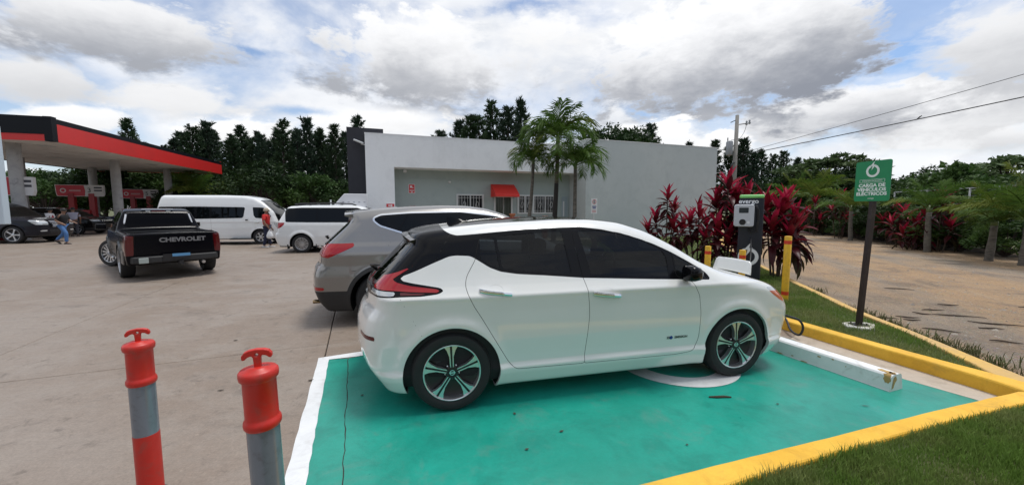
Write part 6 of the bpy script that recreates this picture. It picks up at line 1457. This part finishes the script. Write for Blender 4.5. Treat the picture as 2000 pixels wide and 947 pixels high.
def palm(x, y, zc, label, base=None, k=1., nf=13, seed=0, trunk_r=.075, dark=False, z0=.05, kind=0, group=None):
    r = random.Random(seed); t = thing('palm_tree', label, 'palm', (x, y, z0), 0, group)
    b0 = base or (0,0); H = zc-z0; P = [(b0[0]*(1-q)**1.5, b0[1]*(1-q)**1.5, H*q) for q in np.linspace(0,1,9)]
    P[0] = (P[0][0], P[0][1], -.15)
    rad = [trunk_r*1.5]+[trunk_r*(1.15-.3*q)*(1+.05*math.sin(q*40)) for q in np.linspace(.1,1,8)]
    cut = 5 if dark else 0
    MB().tube(P[cut:], rad[cut:], 10).build('trunk', M_PTR, t, True)
    if dark: MB().tube(P[:cut+1], rad[:cut+1], 10).build('lower_trunk', M_PTRD, t, True)
    MB().tube([(0,0,H-.02),(0,0,H+.16*k),(0,0,H+.30*k)], [trunk_r*.95,trunk_r*.85,.02], 8).build('crownshaft', M_CSH, t, True)
    for i in range(nf):
        f = i/nf; v = 0 if f < .13 else (1 if f < .5 else (2 if f < .85 else 3)); a = i*2.399+r.uniform(-.25,.25)
        link('frond', FR[kind if r.random() > .2 else kind ^ 1][v], None, t, (0,0,H+.12*k), (r.uniform(-.12,.12), r.uniform(-.15,.15), a), k*r.uniform(.85,1.1))
    return t
palm(1.70,14.5,4.05,'tall palm with a dark lower trunk in front of the store windows',(-.16,0),.92,17,1,.085,True)
palm(.80,14.7,3.30,'leaning slim palm beside the red awning',(-.28,0),.62,14,2,.07)
palm(2.28,14.0,3.05,'slim palm beside the white parking notice',(0,0),.70,14,3,.07)
for k, (px, Y, zc, s_, nf, kd, lab) in enumerate(((1812,14.3,1.5,.78,12,2,'hedge palm with a stout pale trunk beside red topped plants'),(1942,12.0,1.1,.85,13,3,'yellowing low palm before the open fence'),(1660,19.5,1.5,.9,12,2,'palm in the hedge left of the green sign'),(1590,25.,2.0,1.2,12,3,'palm at the far end of the hedge'),
    (2010,11.0,1.2,.95,12,2,'palm leaning in at the end of the fence'),(1545,30.,2.2,1.3,12,2,'palm by the far bend of the track'),(390,34,2.6,1.5,12,3,'pale palm below the end of the fuel canopy'))):
    palm((px-1000)/750*Y, Y, zc, lab, (random.Random(k).uniform(-.1,.1),0), s_, nf, 20+k, .09, z0=-.1, kind=kd)
# ---------------------------------------------------------------- red leaved cordylines
def lf(name, c1, c2): return leafmat(name, c1, c2, .35, .28, 3., .25)
M_COR = [lf('young crimson leaf', (.42,.016,.06), (.28,.012,.035)), lf('red leaf', (.17,.009,.018), (.10,.009,.014)), lf('maroon leaf', (.075,.010,.015), (.045,.012,.013)), lf('bronze green leaf', (.05,.028,.014), (.035,.035,.012))]
def corleaf(seed, L, w, bend, m):
    r = np.random.RandomState(seed); V = []; n = 5; p = np.zeros(3); a = 0.
    for i in range(n+1):
        t = i/n; ww = w*math.sin(math.pi*min(.12+.88*t,1))**.8*(.45 if i == 0 else 1)+.002; fold = .28*ww
        V += [tuple(p+(0,-ww/2,fold)), tuple(p), tuple(p+(0,ww/2,fold))]; a -= bend/n; p = p+np.array([math.cos(a),0,math.sin(a)])*L/n
    return MB().add(V, [(i*3+k, i*3+k+1, i*3+4+k, i*3+3+k) for i in range(n) for k in range(2)]).mesh('leaf', m, True)
CL = {(c, v): corleaf(c*5+v, (.46,.52,.50,.46)[c]*(1,.85,1.12)[v], (.10,.13,.13,.105)[c], (.25,.8,1.3)[v], M_COR[c]) for c in range(4) for v in range(3)}
M_CANE = mat('cordyline cane', (.10,.075,.055), .85, var=.3, scale=12)
def cordyline(x, y, stems, label, seed, k=1., z0=.07, group='red leaved plants round the charger', nl=24):
    r = random.Random(seed); t = thing('cordyline', label, 'plant', (x, y, z0), 0, group)
    for (dx, dy, h) in stems:
        sx, sy = dx*.35, dy*.35
        MB().tube([(sx,sy,-.12),(dx*.7,dy*.7,h*.5),(dx,dy,h)], [.022,.018,.015], 6).build('cane', M_CANE, t, True)
        for i in range(nl):
            f = i/nl; c = 0 if f < .22 else (1 if f < .48 else (2 if f < .86 else 3)); el = R_(80-115*f+r.uniform(-12,12)); az_ = i*2.399+r.uniform(-.3,.3); v = 0 if f < .35 else (1 if r.random() < .6 else 2)
            if r.random() < .12: c = min(3, c+1)
            link('leaf', CL[(c, v)], None, t, (dx, dy, h+.10-.55*f), (r.uniform(-.2,.2), -el, az_), k*r.uniform(.8,1.12))
    return t
cordyline(4.75,11.8,[(0,0,1.85),(.25,.1,1.45),(-.3,.1,1.15),(.1,-.3,.95),(-.55,0,.85),(.4,-.2,.9)],'crimson tipped cordyline farthest from the charger, against the wing wall',1,1.0)
cordyline(5.15,10.6,[(0,0,1.35),(.28,.1,1.05),(-.25,.0,1.15),(.05,-.3,.7),(.35,-.25,.65)],'shorter dark cordyline between two taller crimson ones',2,.95)
cordyline(5.30,9.5,[(0,0,2.05),(.22,.12,1.75),(-.22,.1,1.6),(.12,-.2,1.25),(-.3,-.15,1.0),(.35,-.1,1.3),(-.1,-.3,.75)],'tallest crimson cordyline just behind the charger',3,1.08)
cordyline(5.90,8.45,[(0,0,1.45),(.2,.15,1.6),(-.2,.2,1.55),(.32,-.05,1.2),(.05,-.25,.95),(-.25,-.1,1.1),(.4,.1,.9)],'crimson cordyline between the charger and the dirt track',4,1.05)
cordyline(5.85,9.6,[(0,0,1.75),(.25,.1,1.45),(-.25,.05,1.5),(.1,-.2,1.2)],'cordyline rising directly above the charger cap',5,1.0)
for k, (px, Y, h, lab) in enumerate(((1835,14.4,2.05,'tall crimson topped cordyline at the hedge palm trunk'),(1765,16.2,1.5,'small red cordyline low in the hedge beside the sign'),(1640,20.8,2.3,'pinkish cordyline left of the sign in the hedge'),(1590,23.5,2.0,'pinkish cordyline deep in the far hedge'),(1790,15.2,1.0,'dark low cordyline at the foot of the hedge'),(1745,17.6,1.6,'two headed cordyline between sign and palm'))):
    cordyline((px-1000)/750*Y, Y, [(0,0,h),(.4,.2,h*.8),(-.4,.1,h*.7),(.1,-.3,h*.5)], lab, 30+k, 1.1, -.1, 'red leaved plants in the hedge', 16)
# hedge shrubs
rs_ = random.Random(9)
hl_ = [(16.7,10.4),(16.9,12.6),(17.3,14.6),(17.9,16.6),(18.7,19.2),(19.7,22.4),(20.9,25.8),(22.6,30.),(25.,35.5)]
for k, (x, y) in enumerate(lerp_pts(hl_, 30)):
    if x < 17.15: continue
    broad('hedge_shrub', x+rs_.uniform(.0,.9), y+rs_.uniform(-.3,.3), 3+k % 2, rs_.uniform(.8,1.35), 'leafy shrub filling the hedge along the track', 'shrubs of the track hedge', rs_.uniform(.8,1.15), 'shrub')
for k, (x, y) in enumerate(lerp_pts([(20,15),(22,20),(25,27),(29,36)], 12)):
    broad('hedge_shrub', x+rs_.uniform(-.5,.5), y, 4, rs_.uniform(1.3,1.9), 'large shrub growing behind the track hedge', 'large shrubs behind the hedge', 1.1, 'shrub')
for k, (x, y) in enumerate(lerp_pts([(16.6,12.9),(17.3,15.4),(18.2,19.),(19.4,24.),(21.,28.)], 11)):
    broad('hedge_shrub', x+rs_.uniform(-.15,.25), y, 4-k % 2, rs_.uniform(.5,.8), 'low leafy bush at the front edge of the track hedge', 'low bushes at the hedge front', rs_.uniform(.8,1.1), 'shrub')
# fence along the hedge
M_FEN = mat('galvanised fence', (.28,.29,.30), .5, .5); M_FBLK = mat('black pipe', (.02,.022,.025), .5)
fl = lerp_pts([(16.35,8.8),(16.75,11.),(17.05,13.),(17.6,15.6),(18.4,18.6)], 6)
fn_ = thing('wire_fence', 'low wire fence with grey top rail and black pipe behind the palms', 'fence', (0,0,0))
for x, y in fl: cyl((x, y), .03, -.2, 2.4, 10).build('post', M_FEN, fn_, True)
MB().tube([(x, y, 2.38) for x, y in fl], .025, 8).build('top_rail', M_FEN, fn_)
MB().tube([(x, y, .42) for x, y in fl], .06, 10).build('black_pipe', M_FBLK, fn_)
MB().tube([(x, y, .95) for x, y in fl], .02, 8).build('middle_rail', M_FEN, fn_)
for z in (.2,.65,1.2,1.5,1.8,2.1): MB().tube([(x, y, z) for x, y in fl], .006, 5).build('wire', M_FEN, fn_)
# leaf litter and soil bank at the hedge foot
struct(sheet([(15.6,8.6),(15.9,11.),(16.4,13.2),(17.1,16.),(17.9,20),(19.2,25),(22,31),(24,31),(21.5,25),(20,20),(19.2,16),(18.6,13),(18.3,8.6)], -.012, 'planting_bank', groundmat('bank soil', (.12,.08,.045), (.085,.06,.035), (.16,.11,.06), .6, 3, 30, .95, .02, (.05,.055,.02), .6, .8, .35)))
# ---------------------------------------------------------------- utility pole, wires, bird
M_PLC = groundmat('pole concrete', (.20,.19,.175), (.24,.23,.21), (.16,.155,.14), 1, 3, 30, .85, .002, (.2,.19,.17), .4, 2, .08)
def pole(x, y, H, label):
    t = thing('utility_pole', label, 'utility pole', (x, y, -.15)); MB().lathe([(.15,0),(.10,H+.15)], 16).build('shaft', M_PLC, t, True); return t
up_ = pole(13.45,23.5,7.15,'concrete utility pole with a grey transformer beyond the store wing')
MB().lathe([(.17,4.95),(.19,5.0),(.19,5.7),(.15,5.78),(.05,5.8)], 18, lambda x, y, z: (x-.38, y, z)).build('transformer', M_FEN, up_, 40)
MB().tube([(-.5,0,5.8),(-.5,0,5.98)], .03, 8).build('bushing', M_FBLK, up_)
MB().tube([(.1,0,6.75),(.5,-.05,6.8),(.55,-.05,6.95)], .025, 6).build('bracket', M_FBLK, up_); MB().tube([(-.1,0,7.0),(-.35,.05,6.88)], .025, 6).build('bracket', M_FBLK, up_)
MB().lathe([(.05,0),(.07,.06),(.04,.12),(.06,.2),(.02,.26)], 10, lambda x, y, z: (.55+x,-.05+y,6.72+z)).build('insulator', M_FEN, up_, True)
MB().lathe([(.05,0),(.07,.06),(.04,.12),(.06,.2),(.02,.26)], 10, lambda x, y, z: (.72+x,-.05+y,6.78+z)).build('insulator', M_FEN, up_, True)
MB().tube(catmull([(.55,-.05,6.75),(.45,0,6.3),(.15,0,5.9),(-.3,0,5.85)]), .012, 5).build('jumper_wire', M_FBLK, up_)
MB().tube(catmull([(-.1,-.1,4.5),(-.3,-.15,4.35),(-.25,-.15,4.1),(-.1,-.1,4.05)]), .04, 6).build('cable_coil', M_FBLK, up_)
pole(22.6,4.6,8.2,'concrete utility pole carrying the wires along the hedge')
for t in ('upper','lower'): pass
def wire(a, b_, sag, label, r=.014):
    P = []
    for i in range(41):
        t = i/40; p = np.array(a)*(1-t)+np.array(b_)*t; P.append((p[0], p[1], p[2]-sag*4*t*(1-t)))
    tag(MB().tube(P, r, 6).build('overhead_wire', M_FBLK, smooth=True), label, 'wire'); return P
w1 = wire((13.5,23.4,4.75),(22.6,4.6,6.55),.12,'thicker overhead wire, the one with a bird on it',.02)
w2 = wire((13.5,23.4,4.85),(22.6,4.6,8.0),.1,'thin upper overhead wire running to the utility pole',.011)
p = w1[15]
bd = thing('bird', 'small dark bird perched on the thicker overhead wire', 'bird', (p[0], p[1], p[2]+.018), R_(-60)); bd.scale = (.65,.65,.65)
mb = MB(); mb.lathe([(.004,-.14),(.02,-.10),(.04,-.03),(.05,.03),(.042,.08),(.03,.10),(.034,.125),(.03,.15),(.012,.165),(.002,.195)], 10, lambda x, y, z: (z*.75, x, .07+y+z*.55)); fix(mb.build('body', mat('dark plumage', (.02,.02,.022), .7), bd, True))
MB().add([(-.09,-.012,.0),(-.09,.012,.0),(-.24,.02,-.06),(-.24,-.02,-.06)], [(0,1,2,3)]).build('tail', MATS['dark plumage'], bd)
for s_ in (-.015,.015): MB().tube([(0,s_,.05),(0,s_,-.005)], .004, 5).build('leg', MATS['dark plumage'], bd)
# slim lamp pole beside the pines and a street pole under the trees
t = thing('lamp_pole', 'slim grey lamp pole standing before the far pines', 'lamp post', (14.9,29.3,-.15)); MB().lathe([(.07,0),(.045,4.3)], 10).build('shaft', M_FEN, t, True); MB().tube([(0,0,4.2),(.3,0,4.4),(.85,0,4.45)], .03, 6).build('arm', M_FEN, t); o = MB().box((1.0,0,4.43),(.45,.16,.08)).build('lamp_head', M_FEN, t); bev(o,.02)
# ---------------------------------------------------------------- people
M_SKIN = mat('skin', (.22,.12,.08), .55); M_HAIR = mat('dark hair', (.012,.010,.009), .6)
def skin(name, V, E, Rd, m, parent, sub=2):
    me = bpy.data.meshes.new(name); me.from_pydata(V, E, []); o = link(name, me, m, parent)
    md = o.modifiers.new('Skin', 'SKIN'); md.use_smooth_shade = True
    sv = me.skin_vertices[0].data if me.skin_vertices else None
    if sv is None: me.attributes.new('skin', 'FLOAT', 'POINT')
    for i, r in enumerate(Rd): sv[i].radius = (r, r) if not hasattr(r, '__len__') else r; sv[i].use_root = (i == 0)
    s = o.modifiers.new('Subdivision', 'SUBSURF'); s.levels = sub; s.render_levels = sub; return o
def person(x, y, rz_, label, shirt, pants, shoe, J, hair=True, cap=None, sleeve=.5, H=1.72, bag=False):
    """J: joints in metres, facing +x; keys: elbow/hand/knee/foot L and R"""
    t = thing('person', label, 'person', (x, y, 0), rz_); k = H/1.72; t.scale = (k,k,k)
    hip, chest, neck, head = J.get('hip',(0,0,.92)), J.get('chest',(0,0,1.25)), J.get('neck',(.01,0,1.44)), J.get('head',(.03,0,1.56))
    V = [hip, J.get('waist',(0,0,1.08)), chest, (neck[0],0,neck[2]-.02), neck, (head[0]-.01,0,head[2]-.05), head, (head[0]-.01,0,head[2]+.09)]
    Rd = [(.13,.15),(.115,.14),(.125,.165),(.08,.10),.055,.075,(.10,.08),(.075,.065)]; E = [(i, i+1) for i in range(7)]
    def add(par, p, r): V.append(p); Rd.append(r); E.append((par, len(V)-1)); return len(V)-1
    idx = {}
    for s_, n in ((1,'L'),(-1,'R')):
        sh_ = add(2, (chest[0],s_*.19,chest[2]+.10), .062); el = add(sh_, J['elbow'+n], .044); hd_ = add(el, J['hand'+n], .03)
        h = np.array(J['hand'+n]); d = h-np.array(J['elbow'+n]); d /= np.linalg.norm(d); sd = np.cross(d,(0,0,1)) if abs(d[2]) < .9 else np.array([1.,0,0]); sd /= np.linalg.norm(sd)
        pm_ = add(hd_, tuple(h+d*.06), (.034,.018)); idx['palm'+n] = h+d*.08
        for q, (o_, l) in enumerate(((-.03,.065),(-.01,.08),(.01,.085),(.03,.075))):
            a = add(pm_, tuple(h+d*.10+sd*o_), .009); add(a, tuple(h+d*(.10+l)+sd*o_*1.1+np.array([0,0,-.012])), .007)
        a = add(hd_, tuple(h+d*.05+sd*-.045), .011); add(a, tuple(h+d*.09+sd*-.055), .008)
        hp = add(0, (hip[0],s_*.09,hip[2]-.05), .085); kn = add(hp, J['knee'+n], .06); an = add(kn, (J['foot'+n][0],J['foot'+n][1],J['foot'+n][2]+.08), .04); add(an, (J['foot'+n][0]+.12,J['foot'+n][1],J['foot'+n][2]+.03), .03)
    skin('body', V, E, Rd, M_SKIN, t, 2)
    sV = [(hip[0],0,hip[2]+.0), J.get('waist',(0,0,1.08)), chest, (neck[0]-.005,0,neck[2]-.05)]; sR = [(.15,.175),(.135,.17),(.145,.19),(.085,.115)]; sE = [(0,1),(1,2),(2,3)]
    for s_, n in ((1,'L'),(-1,'R')):
        a = np.array((chest[0],s_*.195,chest[2]+.10)); e = np.array(J['elbow'+n]); sV.append(tuple(a)); sR.append(.078); sE.append((2,len(sV)-1)); sV.append(tuple(a+(e-a)*sleeve*1.6)); sR.append(.062); sE.append((len(sV)-2,len(sV)-1))
    skin('shirt', sV, sE, sR, shirt, t, 2)
    tV = [(hip[0],0,hip[2]+.06)]; tR = [(.14,.165)]; tE = []
    for s_, n in ((1,'L'),(-1,'R')):
        tV += [(hip[0],s_*.092,hip[2]-.06), J['knee'+n], (J['foot'+n][0],J['foot'+n][1],J['foot'+n][2]+.09)]; tR += [.10,.078,.062]; b_ = len(tV)-3; tE += [(0,b_),(b_,b_+1),(b_+1,b_+2)]
        f = np.array(J['foot'+n]); pit = J.get('pitch'+n, 0)
        mb = MB(); rings = []
        for q, (fx, w, h) in enumerate(((-.09,.032,.055),(-.05,.042,.075),(.02,.045,.07),(.10,.05,.05),(.16,.045,.04),(.19,.02,.025))):
            c, s2 = math.cos(pit), math.sin(pit)
            for (yy, zz) in ((-w,0),(w,0),(w,h*.6),(w*.6,h),(-w*.6,h),(-w,h*.6)): rings.append((f[0]+fx*c-zz*s2, f[1]+yy, f[2]+fx*s2+zz*c))
        fix(mb.add(rings, [(i*6+q, i*6+(q+1) % 6, i*6+6+(q+1) % 6, i*6+6+q) for i in range(5) for q in range(6)]+[tuple(range(6)), tuple(range(30,36))]).build('shoe', shoe, t, True))
    skin('trousers', tV, tE, tR, pants, t, 2)
    hx, hz_ = head[0], head[2]
    # face
    MB().lathe([(.02,0),(.014,.02),(.004,.032)], 8, lambda a, b_, c: (hx+.085+c, a, hz_-.005+b_)).build('nose', M_SKIN, t, True)
    for s_ in (-1,1):
        MB().lathe([(.011,0),(.008,.006),(.001,.008)], 8, lambda a, b_, c: (hx+.083+c, s_*.032+a, hz_+.02+b_)).build('eye', M_HAIR, t, True)
        MB().lathe([(.026,0),(.024,.012),(.01,.016)], 10, lambda a, b_, c: (hx-.005+a*.7, s_*(.075+c), hz_+b_)).build('ear', M_SKIN, t, True)
    MB().box((hx+.088,0,hz_-.055),(.01,.045,.01)).build('mouth', mat('lips', (.15,.05,.045), .5), t)
    dome = MB().lathe([(.101,-.01),(.104,.02),(.10,.06),(.08,.10),(.045,.125),(.001,.132)], 16, lambda a, b_, c: (hx-.012+a*1.08, b_*.92, hz_+.012+c), cap=False)
    dome.build('cap' if cap else 'hair', cap or M_HAIR, t, True)
    if cap: MB().prism([(.06,-.075),(.19,-.05),(.205,0),(.19,.05),(.06,.075)], .02, .032, T=lambda a, b_, c: (hx+a, b_, hz_+c)).build('cap_visor', cap, t)
    return t, idx
TS = lambda n, c: mat(n, c, .85, var=.15, scale=8, bump=.004, bscale=12)
J_walk = dict(elbowL=(.10,.25,1.08),handL=(.30,.22,1.02),elbowR=(-.02,-.26,1.10),handR=(.22,-.24,.98),kneeL=(-.05,.09,.48),footL=(-.36,.09,.10),pitchL=-.55,kneeR=(.22,-.09,.52),footR=(.20,-.09,.0),chest=(.06,0,1.25),neck=(.10,0,1.43),head=(.13,0,1.55),waist=(.02,0,1.08))
person(-20.45,17.45,R_(8),'man in a black t-shirt and blue jeans walking past the dark sport utility',TS('black tee',(.012,.012,.014)),TS('blue jeans',(.06,.15,.34)),TS('dark shoe',(.03,.025,.025)),J_walk,H=1.66)
J_st = dict(elbowL=(.04,.27,1.08),handL=(.16,.24,.88),elbowR=(.04,-.27,1.08),handR=(.16,-.24,.88),kneeL=(.02,.11,.50),footL=(0,.12,.0),kneeR=(.03,-.10,.50),footR=(-.02,-.12,.0))
person(-25.6,22.45,R_(130),'man in a pale grey shirt and dark trousers standing with his back turned',TS('pale grey shirt',(.36,.36,.45)),TS('charcoal trousers',(.05,.05,.06)),TS('dark shoe',(.03,.025,.025)),J_st,H=1.70)
t, _ = person(-24.5,20.4,R_(20),'person in a white and dark red top behind the walking man',TS('white red top',(.62,.60,.60)),TS('charcoal trousers',(.05,.05,.06)),TS('dark shoe',(.03,.025,.025)),J_st,H=1.66)
o = MB().lathe([(.20,0),(.19,.1),(.175,.16)], 14, lambda a, b_, c: (a*.8-.02, b_, 1.16+c), cap=False).build('red_panel', TS('dark red cloth',(.30,.02,.03)), t, True)
J_b = dict(elbowL=(.0,.27,1.08),handL=(.10,.25,.86),elbowR=(.0,-.27,1.08),handR=(.14,-.24,.86),kneeL=(.05,.09,.50),footL=(.08,.10,.0),kneeR=(.0,-.09,.50),footR=(-.10,-.10,.0),head=(.04,0,1.54))
t, ix = person(-10.22,15.98,R_(15),'man in a red shirt and pale cap holding a white plastic bag',TS('red shirt',(.55,.025,.025)),TS('navy trousers',(.015,.02,.05)),TS('white shoe',(.5,.5,.5)),J_b,cap=TS('beige cap',(.42,.36,.28)),H=1.68)
hx_, hy_, hz2 = ix['palmR']; k = 1.68/1.72; c15, s15 = math.cos(R_(15)), math.sin(R_(15)); wx, wy = -10.22+k*(hx_*c15-hy_*s15), 15.98+k*(hx_*s15+hy_*c15)
mb = MB(); V = []; r = random.Random(1)
for z, w, d in ((.02,.012,.012),(-.06,.03,.02),(-.14,.09,.05),(-.28,.14,.08),(-.36,.13,.075),(-.40,.06,.03)):
    for q in range(12): a = 6.283*q/12; V.append((w*math.cos(a)*r.uniform(.85,1.12), d*math.sin(a)*r.uniform(.85,1.12), z))
fix(mb.add(V, [(i*12+q, i*12+(q+1) % 12, i*12+12+(q+1) % 12, i*12+12+q) for i in range(5) for q in range(12)]+[tuple(range(60,72))]).build('plastic_bag', mat('white plastic bag', (.70,.71,.72), .4), smooth=True))
b_ = bpy.data.objects['plastic_bag']; b_.location = (wx, wy, k*hz2); tag(b_, 'white plastic bag held by the man in the red shirt', 'bag')
